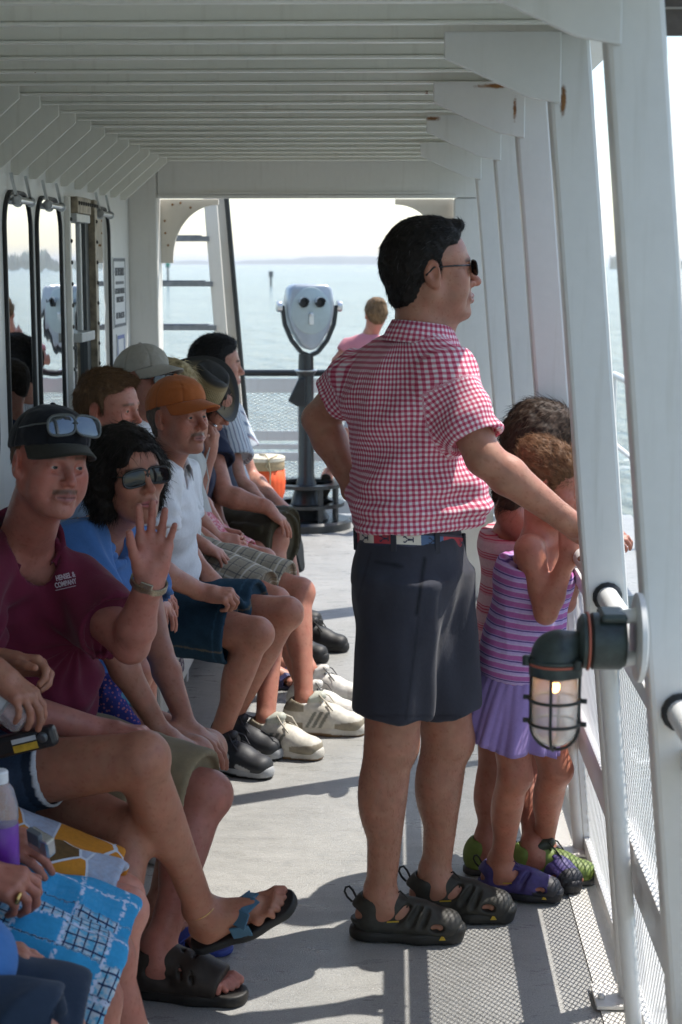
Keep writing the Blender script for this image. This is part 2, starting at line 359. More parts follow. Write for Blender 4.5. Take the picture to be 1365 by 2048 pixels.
# ---------------------------------------------------------------- rail: pipe, mesh, stanchions
M_PIPE = paint_mat('rail paint', (0.76, 0.76, 0.74), 0.3)
def xs(z): return px_post(z) + 0.048
RAILZ = 0.955
ALLY = POSTY + [8.2]
ALLY = [0.2] + ALLY
for i in range(len(ALLY) - 1):
    y0, y1 = ALLY[i] + (0.065 if i else 0), ALLY[i + 1]
    o = thing('handrail', 'round white handrail pipe with black collars, ' + ['behind the camera', 'nearest bay at the right edge', 'bay behind the caged lamp', 'bay in front of the girls', 'bay beside the standing man', 'second bay from the end wall', 'bay next to the end wall'][i], 'handrail', (xs(RAILZ), (y0 + y1) / 2, RAILZ), 'pipe handrails between the posts')
    MB().tube([(xs(RAILZ), y0, RAILZ), (xs(RAILZ), y1, RAILZ)], 0.024, 16).build('pipe', M_PIPE, o, smooth=False, autosmooth=True)
    r = np.random.RandomState(i)
    for yy, sg in ((y0 + 0.001, 1), (y1 - 0.001, -1)):
        pr = [(0.0245, 0.012), (0.030 + 0.002 * r.rand(), 0.010), (0.033, 0.004), (0.032, 0.0)]
        MB().lathe(pr, (xs(RAILZ), yy, RAILZ), 14, axis=(0, sg, 0)).build('collar', M_BLACK, o, smooth=True)
    if i == 0: continue
    # mesh panel below the pipe, in the leaning plane outboard of the posts
    xo = 0.012
    pt = thing('mesh_panel', 'white perforated mesh panel under the rail, ' + ['', 'nearest one at the right edge', 'behind the caged lamp', 'behind the girls\' legs', 'beyond the girls', 'second from the end wall', 'beside the end wall'][i], 'railing', (xs(0.45) + xo, (y0 + y1) / 2, 0.45), 'mesh panels of the railing')
    def q(y, z): return np.array([xs(z) + xo, y, z])
    ya, yb = y0 - 0.03, y1 + 0.03; zb, zm, zt = 0.035, 0.43, 0.875
    f = MB()
    for z in (zb, zm, zt): f.bar(q(ya, z), q(yb, z), 0.035, 0.035)
    f.bar(q(ya, zm - 0.069) + V3((-0.004, 0, 0)), q(yb, zm - 0.069) + V3((-0.004, 0, 0)), 0.006, 0.10)
    f.bar(q(ya, zb + 0.018), q(ya, zt - 0.018), 0.034, 0.034, (0, 1, 0)); f.bar(q(yb, zb + 0.018), q(yb, zt - 0.018), 0.034, 0.034, (0, 1, 0))
    f.build('frame', M_PIPE, pt, bevel=0.004)
    mm = MB(); pit, ln = 0.0255, 0.0012
    for (za, zc) in ((zb + 0.018, zm - 0.125), (zm + 0.018, zt - 0.018)):
        H = zc - za; L = yb - ya; k = -int(H * 1.25 / pit) - 1
        while k * pit < L:
            for sg in (1, -1):
                s0, s1 = k * pit, k * pit + H * 1.0            # 45-degree strand
                t0, t1 = max(0, -s0 / (s1 - s0)), min(1, (L - s0) / (s1 - s0))
                if t1 - t0 > 0.002:
                    a, b2 = (s0 + (s1 - s0) * t0, za + H * t0), (s0 + (s1 - s0) * t1, za + H * t1)
                    if sg < 0: a, b2 = (L - a[0], a[1]), (L - b2[0], b2[1])
                    mm.bar(q(ya + a[0], a[1]) + V3((0.0012 * sg, 0, 0)), q(ya + b2[0], b2[1]) + V3((0.0012 * sg, 0, 0)), 0.0034, ln, (1, 0, 0))
            k += 1
    # bars' wide side must lie in the panel plane: w spans along the plane
    mm.build('mesh', M_PIPE, pt)
    # stanchion tube
    sx, sy = 0.0, y0 + 0.03
    if i == 2:
        s = thing('stanchion', 'round white stanchion tube of the rail, ' + {2: 'rising beneath the caged lamp'}[i], 'post', (0.5, 3.4, 0))
        pa, pb_ = A(1270, 2056, 3.40), A(1217, 1345, 3.30)
        MB().tube([(pa[0], 3.40, 0.016), pb_, pb_ + V3((-.004, -.002, .05))], 0.0185, 14).build('tube', M_PIPE, s, autosmooth=True)
        MB().box((pa[0] - 0.05, 3.35, 0.0075), (pa[0] + 0.06, 3.45, 0.017)).build('foot_plate', M_WHITE, s, bevel=0.002)

# brown slatted board outside the near post, top right
aw = thing('slatted_board', 'brown slatted board hanging outside the near post in the top right corner', 'board', (0.65, 2.92, 2.1))
M_AWN = simple('weathered brown boards', (0.10, 0.08, 0.065), 0.8, var=0.25)
b = MB()
for k in range(4): b.box((0.455, 2.90, 2.062 + k * 0.045), (0.95, 2.925, 2.103 + k * 0.045))
b.build('boards', M_AWN, aw)
b = MB()
for k in range(4): b.box((0.455, 2.897, 2.103 + k * 0.045), (0.95, 2.921, 2.1065 + k * 0.045))
b.build('battens', simple('pale batten', (0.35, 0.31, 0.26), 0.7), aw)

# ---------------------------------------------------------------- end wall with arched opening
ew = thing('end_wall', 'white end wall with a wide arched opening onto the bow deck', 'wall', (-0.4, 8.2, 0))
MB().box((-1.165, 8.2, 1.993), (0.50, 8.30, CZ + 0.074)).build('header', M_WHITE, ew, bevel=0.004)
MB().box((-1.165, 8.186, 1.990), (0.30, 8.198, 2.006)).box((-0.95, 8.185, 2.010), (0.2, 8.198, 2.018)).build('header_trim', M_WHITE, ew, bevel=0.002)
MB().box((-1.36, 8.2, 0.001), (-1.168, 8.36, CZ + 0.074)).build('pillar', M_WHITE, ew, bevel=0.01)
MB().box((0.288, 8.2, 0.001), (0.50, 8.30, 1.990)).build('pillar', M_WHITE, ew, bevel=0.008)
def spandrel(x0, sg):
    arc = [(0.29, -0.0), (0.29, -0.028)] + [(0.285 - 0.225 * math.sin(a), -0.028 - 0.26 * (1 - math.cos(a))) for a in np.linspace(0.12, math.pi / 2 * 0.99, 14)] + [(0.0595, -0.315), (0.0, -0.315), (0, 0)]
    return MB().prism([(sg * u, v) for u, v in arc], (x0, 8.335, 1.992), (1, 0, 0), (0, 0, 1), 0.02)
spandrel(-1.168, 1).build('spandrel', M_TAN, ew, bevel=0.002)
spandrel(0.29, -1).build('spandrel', M_TAN, ew, bevel=0.002)
r_ = MB()
for k, (dx, dz) in enumerate(((0.06, 0.02), (0.10, 0.012), (0.15, 0.035), (0.02, 0.10), (0.022, 0.16), (0.035, 0.22))): r_.lathe([(0.006, 0), (0.006, 0.003), (0.003, 0.005)], (-1.168 + dx, 8.3245, 1.985 - dz), 8, axis=(0, -1, 0))
r_.build('bolt', simple('rusty bolts', (0.30, 0.16, 0.06), 0.8), ew)

# ---------------------------------------------------------------- cabin wall and its windows
WX = -1.31
cw = thing('cabin_wall', 'white cabin wall behind the bench with tall rounded windows', 'wall', (WX - 0.03, 4, 0))
M_WALL = paint_mat('cabin wall paint', (0.72, 0.72, 0.69), 0.3)
MB().box((WX - 0.06, -3, 0.0), (WX, 8.19, CZ + 0.073)).build('wall', M_WALL, cw)
def glass_mat():
    m, t, b = new_mat('dark mirror glass')
    b.inputs['Base Color'].default_value = (0.66, 0.68, 0.69, 1); b.inputs['Metallic'].default_value = 1.0; b.inputs['Roughness'].default_value = 0.015
    p = geo_pos(t); mp = N(t, 'ShaderNodeMapping'); t.links.new(p, mp.inputs[0]); mp.inputs['Scale'].default_value = (1, 3.0, 4.0)
    bump(t, b, noise(t, mp.outputs[0], 1.0, 2), 0.05, 0.02); return m
M_GLASS = glass_mat()
def rrect(y0, y1, z0, z1, r, n=8):
    pts = []
    for cy, cz, a0 in ((y1 - r, z1 - r, 0), (y0 + r, z1 - r, 90), (y0 + r, z0 + r, 180), (y1 - r, z0 + r, 270)):
        for k in range(n + 1):
            a = math.radians(a0 + 90 * k / n); pts.append((cy + r * math.cos(a), cz + r * math.sin(a)))
    return pts
def ring(outer, inner, x0, x1):
    b = MB(); n = len(outer)
    vs = [(x, *p) for x in (x0, x1) for p in outer] + [(x, *p) for x in (x0, x1) for p in inner]
    fs = []
    for i in range(n):
        j = (i + 1) % n
        fs += [(n + i, n + j, 3 * n + j, 3 * n + i), (i, 2 * n + i, 2 * n + j, j), (i, j, n + j, n + i), (2 * n + i, 3 * n + i, 3 * n + j, 2 * n + j)]
    return b.add(vs, fs)
wins = [(3.2, 3.64), (3.78, 4.22), (4.36, 4.80), (4.94, 5.38), (5.545, 5.965), (6.05, 6.50), (7.14, 7.60)]
for k, (y0, y1) in enumerate(wins):
    zt, zb, r = 1.925, 0.985, 0.13
    fr = ring(rrect(y0, y1, zb, zt, r), rrect(y0 + 0.014, y1 - 0.014, zb + 0.014, zt - 0.014, r - 0.012), WX - 0.01, WX + 0.014).build('window', M_BLACK, cw, bevel=0.004)
    ib = rrect(y0 + 0.012, y1 - 0.012, zb + 0.012, zt - 0.012, r - 0.012)
    MB().add([(WX + 0.006, *p) for p in ib], [tuple(range(len(ib)))]).build('glass', M_GLASS, fr)
    ch = MB().tube([(WX + 0.03, y0 + 0.09, zt - 0.035), (WX + 0.03, y1 - 0.09, zt - 0.035)], 0.012, 10)
    for yy in (y0 + 0.10, y1 - 0.10):
        ch.bar((WX + 0.012, yy, zt + 0.055), (WX + 0.03, yy, zt - 0.03), 0.012, 0.010).lathe([(0.018, -0.006), (0.018, 0.006)], (WX + 0.03, yy, zt - 0.035), 12, axis=(0, 1, 0))
    ch.build('hinge', M_STEEL, fr, autosmooth=True)
# narrow framed sash window between the rounded ones
y0, y1 = 6.60, 7.06
M_BRASS = simple('stained window frame', (0.27, 0.225, 0.16), 0.5, 0.2, var=0.5, vscale=22)
rust_f = MB()
MB().box((WX, y0, 0.95), (WX + 0.022, y0 + 0.029, 1.94)).build('sash_stile', M_WHITE, cw, bevel=0.003)
rust_f.box((WX, y1 - 0.06, 0.95), (WX + 0.05, y1, 1.94)).box((WX, y0 + 0.03, 1.875), (WX + 0.05, y1 - 0.14, 1.94))
sw = rust_f.build('sash_window', M_BRASS, cw, bevel=0.003)
MB().box((WX + 0.004, y0 + 0.03, 1.40), (WX + 0.01, y1 - 0.14, 1.875)).box((WX + 0.002, y0 + 0.03, 0.95), (WX + 0.006, y1 - 0.14, 1.36)).build('glass', M_GLASS, sw)
MB().box((WX + 0.001, y1 - 0.139, 0.95), (WX + 0.022, y1 - 0.061, 1.874)).build('jamb', simple('dark window jamb', (0.07, 0.075, 0.075), 0.5), sw)
MB().box((WX + 0.004, y0 + 0.03, 1.361), (WX + 0.055, y1 - 0.14, 1.399)).box((WX + 0.004, y0 + 0.03, 1.84), (WX + 0.045, y1 - 0.14, 1.874)).box((WX + 0.007, y0 + 0.22, 1.40), (WX + 0.02, y0 + 0.25, 1.84)).build('sash_bar', simple('grey sash', (0.42, 0.43, 0.42), 0.4), sw, bevel=0.003)
rv = MB()
for k in range(11):
    for yy, ox in ((y0 + 0.015, 0.022), (y1 - 0.03, 0.05)): rv.lathe([(0.008, 0), (0.008, 0.004), (0.004, 0.007)], (WX + ox, yy, 1.0 + k * 0.085), 8, axis=(1, 0, 0))
for k in range(9): rv.lathe([(0.008, 0), (0.008, 0.004), (0.004, 0.007)], (WX + 0.05, y0 + 0.05 + k * 0.05, 1.915), 8, axis=(1, 0, 0))
rv.build('rivet', simple('dark rivets', (0.05, 0.045, 0.04), 0.5, 0.4), sw)
# wall signs
M_SIGN = simple('sign enamel', (0.66, 0.67, 0.66), 0.35, var=0.03); M_INK = simple('grey sign ink', (0.13, 0.135, 0.14), 0.6); M_BLUEINK = simple('faded blue ink', (0.16, 0.19, 0.36), 0.6)
sg = tag(MB().box((WX, 7.70, 1.372), (WX + 0.004, 8.045, 1.705)).build('sign', M_SIGN), 'upper grey lettered life preserver sign on the cabin wall by the end pillar', 'sign')
bb = MB().box((WX + 0.0045, 7.71, 1.685), (WX + 0.006, 8.035, 1.70)).box((WX + 0.0045, 7.71, 1.378), (WX + 0.006, 8.035, 1.392)).box((WX + 0.0045, 7.76, 1.578), (WX + 0.006, 7.985, 1.592))
bb.box((WX + 0.0045, 7.71, 1.392), (WX + 0.006, 7.714, 1.685)).box((WX + 0.0045, 8.031, 1.392), (WX + 0.006, 8.035, 1.685)).build('border', M_INK, sg)
for s_, sz, z, sx in (('LIFE PRESERVERS', 0.055, 1.635, 0.62), ('LOCATED UNDER', 0.038, 1.545, 0.85), ('BENCH SEATS', 0.038, 1.505, 0.85), ('LIFT TO ACCESS', 0.042, 1.43, 0.75)):
    text_obj('lettering', s_, sz, (WX + 0.0055, 7.872, z), (0, 1, 0), (0, 0, 1), M_INK, sg, sx=sx)
sg2 = tag(MB().box((WX, 7.77, 1.03), (WX + 0.004, 7.99, 1.345)).build('sign', M_SIGN), 'lower sign with a faded blue outline under the life preserver sign', 'sign')
MB().box((WX + 0.0045, 7.78, 1.32), (WX + 0.006, 7.98, 1.338)).box((WX + 0.0045, 7.78, 1.04), (WX + 0.006, 7.793, 1.32)).box((WX + 0.0045, 7.967, 1.04), (WX + 0.006, 7.98, 1.32)).build('border', M_BLUEINK, sg2)

# ---------------------------------------------------------------- bench lockers
M_BENCH = paint_mat('bench gelcoat', (0.74, 0.73, 0.69), 0.3); M_PURP = simple('faded purple lettering', (0.15, 0.11, 0.17), 0.7)
for k, (y0, y1, lb) in enumerate(((1.2, 3.3, 'long white locker bench under the people nearest the camera'), (3.35, 5.38, 'white locker bench under the maroon shirted man and his neighbours'), (5.52, 8.1, 'white locker bench with purple lettering on its front, farther along by the end pillar'))):
    o = thing('locker_bench', lb, 'bench', (-1.05, (y0 + y1) / 2, 0), 'locker benches along the cabin wall')
    fx = -0.80
    MB().box((WX + 0.002, y0, 0.09), (fx, y1, 0.40)).build('locker', M_BENCH, o, bevel=0.012)
    MB().box((WX + 0.002, y0 - 0.01, 0.401), (fx + 0.03, y1 + 0.01, 0.445)).build('seat', M_BENCH, o, bevel=0.015)
    yy = y0 + 0.1
    while yy < y1: MB().box((WX + 0.03, yy, 0.0), (fx - 0.03, yy + 0.05, 0.088)).build('leg', M_BENCH, o, bevel=0.004); yy += 0.85
    if k == 2:
        text_obj('lettering', 'PERSONAL FLOTATION', 0.10, (fx + 0.001, 6.12, 0.29), (0, 1, 0), (0, 0, 1), M_PURP, o, bold=0.002)
        text_obj('lettering', 'DEVICES', 0.10, (fx + 0.001, 5.95, 0.17), (0, 1, 0), (0, 0, 1), M_PURP, o, bold=0.002)

# ---------------------------------------------------------------- ladder to the upper deck, beyond the end wall
ld = thing('ladder', 'white steep stairs with grey treads going up beyond the end wall', 'stairs', (-1.3, 9.1, 0))
def lad(x0, x1, y): return MB().bar((x1, y, 0.0), (x0, y, 2.6), 0.075, 0.03, (0, 1, 0))
Yl = 9.0
pb, pt_ = A(445, 700, Yl), A(422, 410, Yl)
dv = (pt_ - pb) / (pt_[2] - pb[2]); f0 = pb + dv * (0.0 - pb[2]); f1 = pb + dv * (2.7 - pb[2])
MB().bar(f0, f1, 0.03, 0.07, (1, 0, 0)).bar(f0 + V3((0.045, 0.10, 0)), f1 + V3((0.045, 0.10, 0)), 0.03, 0.06, (1, 0, 0)).build('stringer', M_TAN, ld, bevel=0.004)
f2, f3 = f0 + V3((0.105, 0.06, 0)), f1 + V3((0.075, 0.06, 0))
MB().tube([f2, f3], 0.014, 10).build('hand_pipe', M_BLACKP, ld, autosmooth=True)
MB().bar(f0 + V3((-0.75, 0, 0)), f1 + V3((-0.75, 0, 0)), 0.03, 0.07, (1, 0, 0)).build('stringer', M_TAN, ld, bevel=0.004)
M_TREAD = simple('grey tread', (0.20, 0.205, 0.205), 0.6, var=0.2)
for zc in (0.38, 0.62, 0.86, 1.10, 1.342, 1.578, 1.820, 2.06, 2.3):
    xr = (f0 + dv * zc)[0] - 0.02
    MB().box((xr - 0.70, Yl - 0.03, zc - 0.026), (xr, Yl + 0.12, zc)).box((xr - 0.70, Yl - 0.02, zc), (xr - 0.05, Yl + 0.10, zc + 0.006)).build('tread', M_TREAD, ld, bevel=0.002)

# ---------------------------------------------------------------- bow railing
br = thing('bow_railing', 'black topped bow railing with white diamond mesh panels behind the viewer', 'railing', (-0.3, 10.95, 0))
Yb = 10.95; xa, xb = -1.75, 0.95
zr = A(600, 746, Yb)[2]
MB().tube([(xa, Yb, zr), (xb, Yb, zr)], 0.022, 12).build('top_rail', M_BLACKP, br, autosmooth=True)
def zz(py): return A(600, py, Yb)[2]
b = MB()
for p0, p1 in ((757, 785), (862, 881), (888, 898), (905, 921), (1001, 1026)): b.box((xa, Yb - 0.015, zz(p1)), (xb, Yb + 0.015, zz(p0)))
for x in (xa, -0.62, 0.22, xb): b.box((x - 0.02, Yb - 0.0145, 0.0), (x + 0.02, Yb + 0.0145, zr - 0.02))
b.build('frame', M_WHITE, br, bevel=0.003)
mm = MB()
for (pa, pb2) in ((1001, 921), (862, 785)):
    za, zc = zz(pa), zz(pb2); H = zc - za; k = -12; pit = 0.046; run = H * 2.1
    while k * pit < (xb - xa):
        for sg in (1, -1):
            s0 = k * pit; t0, t1 = max(0, -s0 / run), min(1, (xb - xa - s0) / run)
            if t1 - t0 > 0.01:
                u0, u1 = s0 + run * t0, s0 + run * t1
                if sg < 0: u0, u1 = xb - xa - u0, xb - xa - u1
                mm.bar((xa + u0, Yb + 0.001 * sg, za + H * t0), (xa + u1, Yb + 0.001 * sg, za + H * t1), 0.003, 0.0095, (0, 1, 0))
        k += 1
mm.build('mesh', M_WHITE, br)
# side returns of the bow railing
for sx, lb in ((-3.0, 'white side railing of the bow deck at left'), (1.45, 'white side railing of the bow deck at right')):
    s = thing('side_railing', lb, 'railing', (sx, 9.7, 0), 'side railings of the bow deck')
    b = MB().tube([(sx, 8.45, 0.95), (sx, 10.95, 0.95)], 0.022, 10).tube([(sx, 8.45, 0.5), (sx, 10.95, 0.5)], 0.016, 10)
    for y in (8.45, 9.7, 10.95): b.tube([(sx, y, 0), (sx, y, 0.95)], 0.02, 10)
    b.build('rails', M_WHITE, s, autosmooth=True)
# ================================================================= SMOOTH BODIES (signed distance fields -> surface nets)
f32 = np.float32
def basis(x, z):
    x = nrm(x); z = V3(z); z = nrm(z - x * z.dot(x)); return x, np.cross(z, x), z
class Fr:
    """local frame: x forward, y left, z up"""
    def __init__(s, c, x, z=(0, 0, 1), sc=1.0, keep='x'):
        s.c = V3(c); s.s = sc
        if keep == 'x': s.x, s.y, s.z = basis(x, z)
        else:
            z = nrm(z); x = V3(x); x = nrm(x - z * x.dot(z)); s.x, s.y, s.z = x, np.cross(z, x), z
    def p(s, u, v, w): return s.c + s.s * (u * s.x + v * s.y + w * s.z)
    def d(s, u, v, w): return u * s.x + v * s.y + w * s.z
    def R(s): return np.array([s.x, s.y, s.z])
    def loc(s, P): return ((P - s.c) @ s.R().T) / s.s
class Fld:
    def __init__(s): s.P = []
    def _a(s, fn, lo, hi, op, k): s.P.append((fn, np.array(lo), np.array(hi), op, k)); return s
    def cap(s, a, b, ra, rb=None, k=0.02, op='u', flat=None, ratio=1.0):
        """tapered capsule; flat = unit axis along which it is widened by 1/ratio"""
        a, b = V3(a), V3(b); rb = ra if rb is None else rb; ba = b - a; L2 = float(ba @ ba) + 1e-12
        fl = None if flat is None else nrm(flat)
        def fn(X, Y, Z):
            px, py, pz = X - a[0], Y - a[1], Z - a[2]
            t = np.clip((px * ba[0] + py * ba[1] + pz * ba[2]) / L2, 0, 1)
            qx, qy, qz = px - t * ba[0], py - t * ba[1], pz - t * ba[2]
            q2 = qx * qx + qy * qy + qz * qz
            if fl is not None:
                c = qx * fl[0] + qy * fl[1] + qz * fl[2]; q2 = q2 + c * c * (ratio * ratio - 1)
            return np.sqrt(np.maximum(q2, 0)) - (ra + (rb - ra) * t)
        R = max(ra, rb) / (min(1, ratio) if fl is not None else 1)
        return s._a(fn, np.minimum(a, b) - R, np.maximum(a, b) + R, op, k)
    def cone(s, a, b, ra, rb, k=0.02, op='u', flat=None, ratio=1.0, rnd=0.004):
        a, b = V3(a), V3(b); ba = b - a; L = float(np.linalg.norm(ba)); u = ba / L; fl = None if flat is None else nrm(flat)
        def fn(X, Y, Z):
            px, py, pz = X - a[0], Y - a[1], Z - a[2]
            h = px * u[0] + py * u[1] + pz * u[2]; t = np.clip(h / L, 0, 1)
            qx, qy, qz = px - h * u[0], py - h * u[1], pz - h * u[2]; q2 = qx * qx + qy * qy + qz * qz
            if fl is not None:
                c = qx * fl[0] + qy * fl[1] + qz * fl[2]; q2 = q2 + c * c * (ratio * ratio - 1)
            dr = np.sqrt(np.maximum(q2, 0)) - (ra + (rb - ra) * t); da = np.abs(h - L / 2) - L / 2
            kk = rnd; hh = np.clip(0.5 + 0.5 * (dr - da) / kk, 0, 1)
            return da * (1 - hh) + dr * hh + kk * hh * (1 - hh)
        R = max(ra, rb) / (min(1, ratio) if fl is not None else 1)
        return s._a(fn, np.minimum(a, b) - R, np.maximum(a, b) + R, op, k)
    def ell(s, c, r, R=None, k=0.02, op='u'):
        c = V3(c); r = V3(r); R = np.eye(3) if R is None else V3(R)
        def fn(X, Y, Z):
            px, py, pz = X - c[0], Y - c[1], Z - c[2]; k0 = 0; k1 = 0
            for i in range(3):
                l = px * R[i][0] + py * R[i][1] + pz * R[i][2]
                k0 = k0 + (l / r[i]) ** 2; k1 = k1 + (l / (r[i] * r[i])) ** 2
            k0 = np.sqrt(k0); return k0 * (k0 - 1) / np.sqrt(np.maximum(k1, 1e-12))
        m = np.max(r); return s._a(fn, c - m, c + m, op, k)
    def box(s, c, h, R=None, rnd=0.01, k=0.02, op='u'):
        c = V3(c); h = V3(h); R = np.eye(3) if R is None else V3(R)
        def fn(X, Y, Z):
            px, py, pz = X - c[0], Y - c[1], Z - c[2]; q = []
            for i in range(3): q.append(np.abs(px * R[i][0] + py * R[i][1] + pz * R[i][2]) - (h[i] - rnd))
            o = np.sqrt(sum(np.maximum(v, 0) ** 2 for v in q)); return o + np.minimum(np.maximum(q[0], np.maximum(q[1], q[2])), 0) - rnd
        m = np.linalg.norm(h); return s._a(fn, c - m, c + m, op, k)
    def cut(s, p, n, lo=None, hi=None, k=0.004):
        """remove the side n points to"""
        p, n = V3(p), nrm(n)
        def fn(X, Y, Z): return -((X - p[0]) * n[0] + (Y - p[1]) * n[1] + (Z - p[2]) * n[2])
        big = V3((99, 99, 99)); return s._a(fn, -big if lo is None else V3(lo), big if hi is None else V3(hi), 's', k)
    def bounds(s):
        lo = np.min([q[1] for q in s.P if q[3] == 'u'], 0); hi = np.max([q[2] for q in s.P if q[3] == 'u'], 0); return lo - 0.02, hi + 0.02
    def grid(s, h, box=None):
        lo, hi = s.bounds()
        if box is not None: lo, hi = np.maximum(lo, box[0]), np.minimum(hi, box[1])
        n = np.maximum(2, np.ceil((hi - lo) / h).astype(int) + 1)
        ax = [(lo[i] + h * np.arange(n[i])).astype(f32) for i in range(3)]
        D = np.full(n, 0.3, f32)
        for fn, pl, ph, op, k in s.P:
            pad = k + 3 * h
            i0 = np.maximum(0, np.floor((pl - pad - lo) / h).astype(int)); i1 = np.minimum(n, np.ceil((ph + pad - lo) / h).astype(int) + 1)
            if np.any(i1 <= i0): continue
            sl = tuple(slice(a, b) for a, b in zip(i0, i1))
            X, Y, Z = ax[0][sl[0]][:, None, None], ax[1][sl[1]][None, :, None], ax[2][sl[2]][None, None, :]
            d2 = fn(X, Y, Z).astype(f32); d1 = D[sl]; kk = max(k, 1e-5)
            if op == 'u':
                g = np.clip(0.5 + 0.5 * (d2 - d1) / kk, 0, 1); D[sl] = d2 * (1 - g) + d1 * g - kk * g * (1 - g)
            else:
                d2 = -d2; g = np.clip(0.5 + 0.5 * (d1 - d2) / kk, 0, 1); D[sl] = d2 * (1 - g) + d1 * g + kk * g * (1 - g)
        return D, lo, h
    def mesh(s, h, box=None, smooth=1):
        D, lo, h = s.grid(h, box); v, f = snet(D, lo, h)
        for _ in range(smooth): v = lapl(v, f, 0.5)
        return v, f
def snet(D, lo, h):
    S = D < 0; n = S.shape
    C = np.zeros((n[0] - 1, n[1] - 1, n[2] - 1), np.uint8)
    offs = [(i, j, k) for i in (0, 1) for j in (0, 1) for k in (0, 1)]
    for i, j, k in offs: C += S[i:n[0] - 1 + i, j:n[1] - 1 + j, k:n[2] - 1 + k]
    act = (C > 0) & (C < 8); idx = np.argwhere(act)
    if len(idx) == 0: return np.zeros((0, 3)), np.zeros((0, 4), int)
    vals = {o: D[idx[:, 0] + o[0], idx[:, 1] + o[1], idx[:, 2] + o[2]] for o in offs}
    acc = np.zeros((len(idx), 3)); cnt = np.zeros(len(idx))
    for o in offs:
        for a in range(3):
            if o[a] == 0:
                o2 = list(o); o2[a] = 1; o2 = tuple(o2); v0, v1 = vals[o], vals[o2]
                mk = (v0 < 0) != (v1 < 0); t = np.where(mk, v0 / np.where(mk, v0 - v1, 1), 0)
                pt = np.array(o, float)[None].repeat(len(idx), 0); pt[:, a] += t; acc += pt * mk[:, None]; cnt += mk
    V = lo + h * (idx + acc / cnt[:, None])
    vid = np.full(C.shape, -1, np.int64); vid[act] = np.arange(len(idx)); F = []
    for a in range(3):
        b, c = (a + 1) % 3, (a + 2) % 3
        s0 = [slice(None)] * 3; s1 = [slice(None)] * 3; s0[a] = slice(0, n[a] - 1); s1[a] = slice(1, n[a])
        A0, A1 = S[tuple(s0)], S[tuple(s1)]; e = np.argwhere(A0 != A1)
        e = e[(e[:, b] > 0) & (e[:, c] > 0) & (e[:, b] < n[b] - 1) & (e[:, c] < n[c] - 1)]
        if not len(e): continue
        ins = A0[e[:, 0], e[:, 1], e[:, 2]]; q = []
        for db, dc in ((-1, -1), (0, -1), (0, 0), (-1, 0)):
            t = e.copy(); t[:, b] += db; t[:, c] += dc; q.append(vid[t[:, 0], t[:, 1], t[:, 2]])
        q = np.stack(q, 1); q[~ins] = q[~ins][:, ::-1]; F.append(q)
    F = np.concatenate(F); return V, F[(F >= 0).all(1)]
def lapl(v, f, lam):
    e = np.concatenate([f[:, [0, 1]], f[:, [1, 2]], f[:, [2, 3]], f[:, [3, 0]]]); n = len(v)
    cnt = np.bincount(e[:, 0], minlength=n) + np.bincount(e[:, 1], minlength=n); o = np.empty_like(v)
    for a in range(3):
        s = np.bincount(e[:, 0], v[e[:, 1], a], n) + np.bincount(e[:, 1], v[e[:, 0], a], n); o[:, a] = s / np.maximum(cnt, 1)
    return v + lam * (o - v) * (cnt > 0)[:, None]
def vnormals(v, f):
    a = np.cross(v[f[:, 2]] - v[f[:, 0]], v[f[:, 3]] - v[f[:, 1]]); o = np.zeros_like(v)
    for i in range(4):
        for c in range(3): o[:, c] += np.bincount(f[:, i], a[:, c], len(v))
    return o / np.maximum(np.linalg.norm(o, axis=1, keepdims=True), 1e-12)
_RT = np.random.RandomState(77).rand(4096).astype(np.float64)
def vnoise(p):
    i = np.floor(p).astype(np.int64); f = p - i; f = f * f * (3 - 2 * f); o = 0
    for a in (0, 1):
        for b in (0, 1):
            for c in (0, 1):
                hsh = ((i[:, 0] + a) * 73856093 ^ (i[:, 1] + b) * 19349663 ^ (i[:, 2] + c) * 83492791) & 4095
                w = (f[:, 0] if a else 1 - f[:, 0]) * (f[:, 1] if b else 1 - f[:, 1]) * (f[:, 2] if c else 1 - f[:, 2]); o = o + w * _RT[hsh]
    return o * 2 - 1
def fold(v, f, amp, sc, seed=0, ridge=True):
    """push vertices along their normals into soft creases; sc = 3 frequencies (x, y, z)"""
    nn = vnormals(v, f); p = v * V3(sc) + seed * 7.31
    w = np.stack([vnoise(p * 0.6 + 11), vnoise(p * 0.6 + 37), vnoise(p * 0.6 + 71)], 1)
    n1 = vnoise(p + w * 0.9)
    if ridge: n1 = (1 - np.abs(n1) * 2.2)
    return v + nn * (amp * (n1 * 0.7 + 0.5 * vnoise(p * 2.3 + 5)))[:, None]
def mk_mesh(name, v, f, mat, parent=None, col=None, pat=None, smooth=True):
    me = bpy.data.meshes.new(name); n, k = len(v), len(f); w = f.shape[1]
    me.vertices.add(n); me.vertices.foreach_set('co', np.ascontiguousarray(v, f32).ravel())
    me.loops.add(k * w); me.loops.foreach_set('vertex_index', np.ascontiguousarray(f, np.int32).ravel())
    me.polygons.add(k); me.polygons.foreach_set('loop_start', np.arange(0, k * w, w, dtype=np.int32))
    try: me.polygons.foreach_set('loop_total', np.full(k, w, np.int32))
    except Exception: pass
    if col is not None:
        a = me.attributes.new('col', 'FLOAT_COLOR', 'POINT'); a.data.foreach_set('color', np.concatenate([col, np.ones((n, 1))], 1).astype(f32).ravel())
    if pat is not None:
        a = me.attributes.new('pat', 'FLOAT_VECTOR', 'POINT'); a.data.foreach_set('vector', np.ascontiguousarray(pat, f32).ravel())
    me.update(calc_edges=True)
    return link_mesh(name, me, mat, parent, smooth=smooth)
def join_pieces(ps):
    vs, fs, b = [], [], 0
    for v, f in ps: vs.append(v); fs.append(f + b); b += len(v)
    return np.concatenate(vs), np.concatenate(fs)
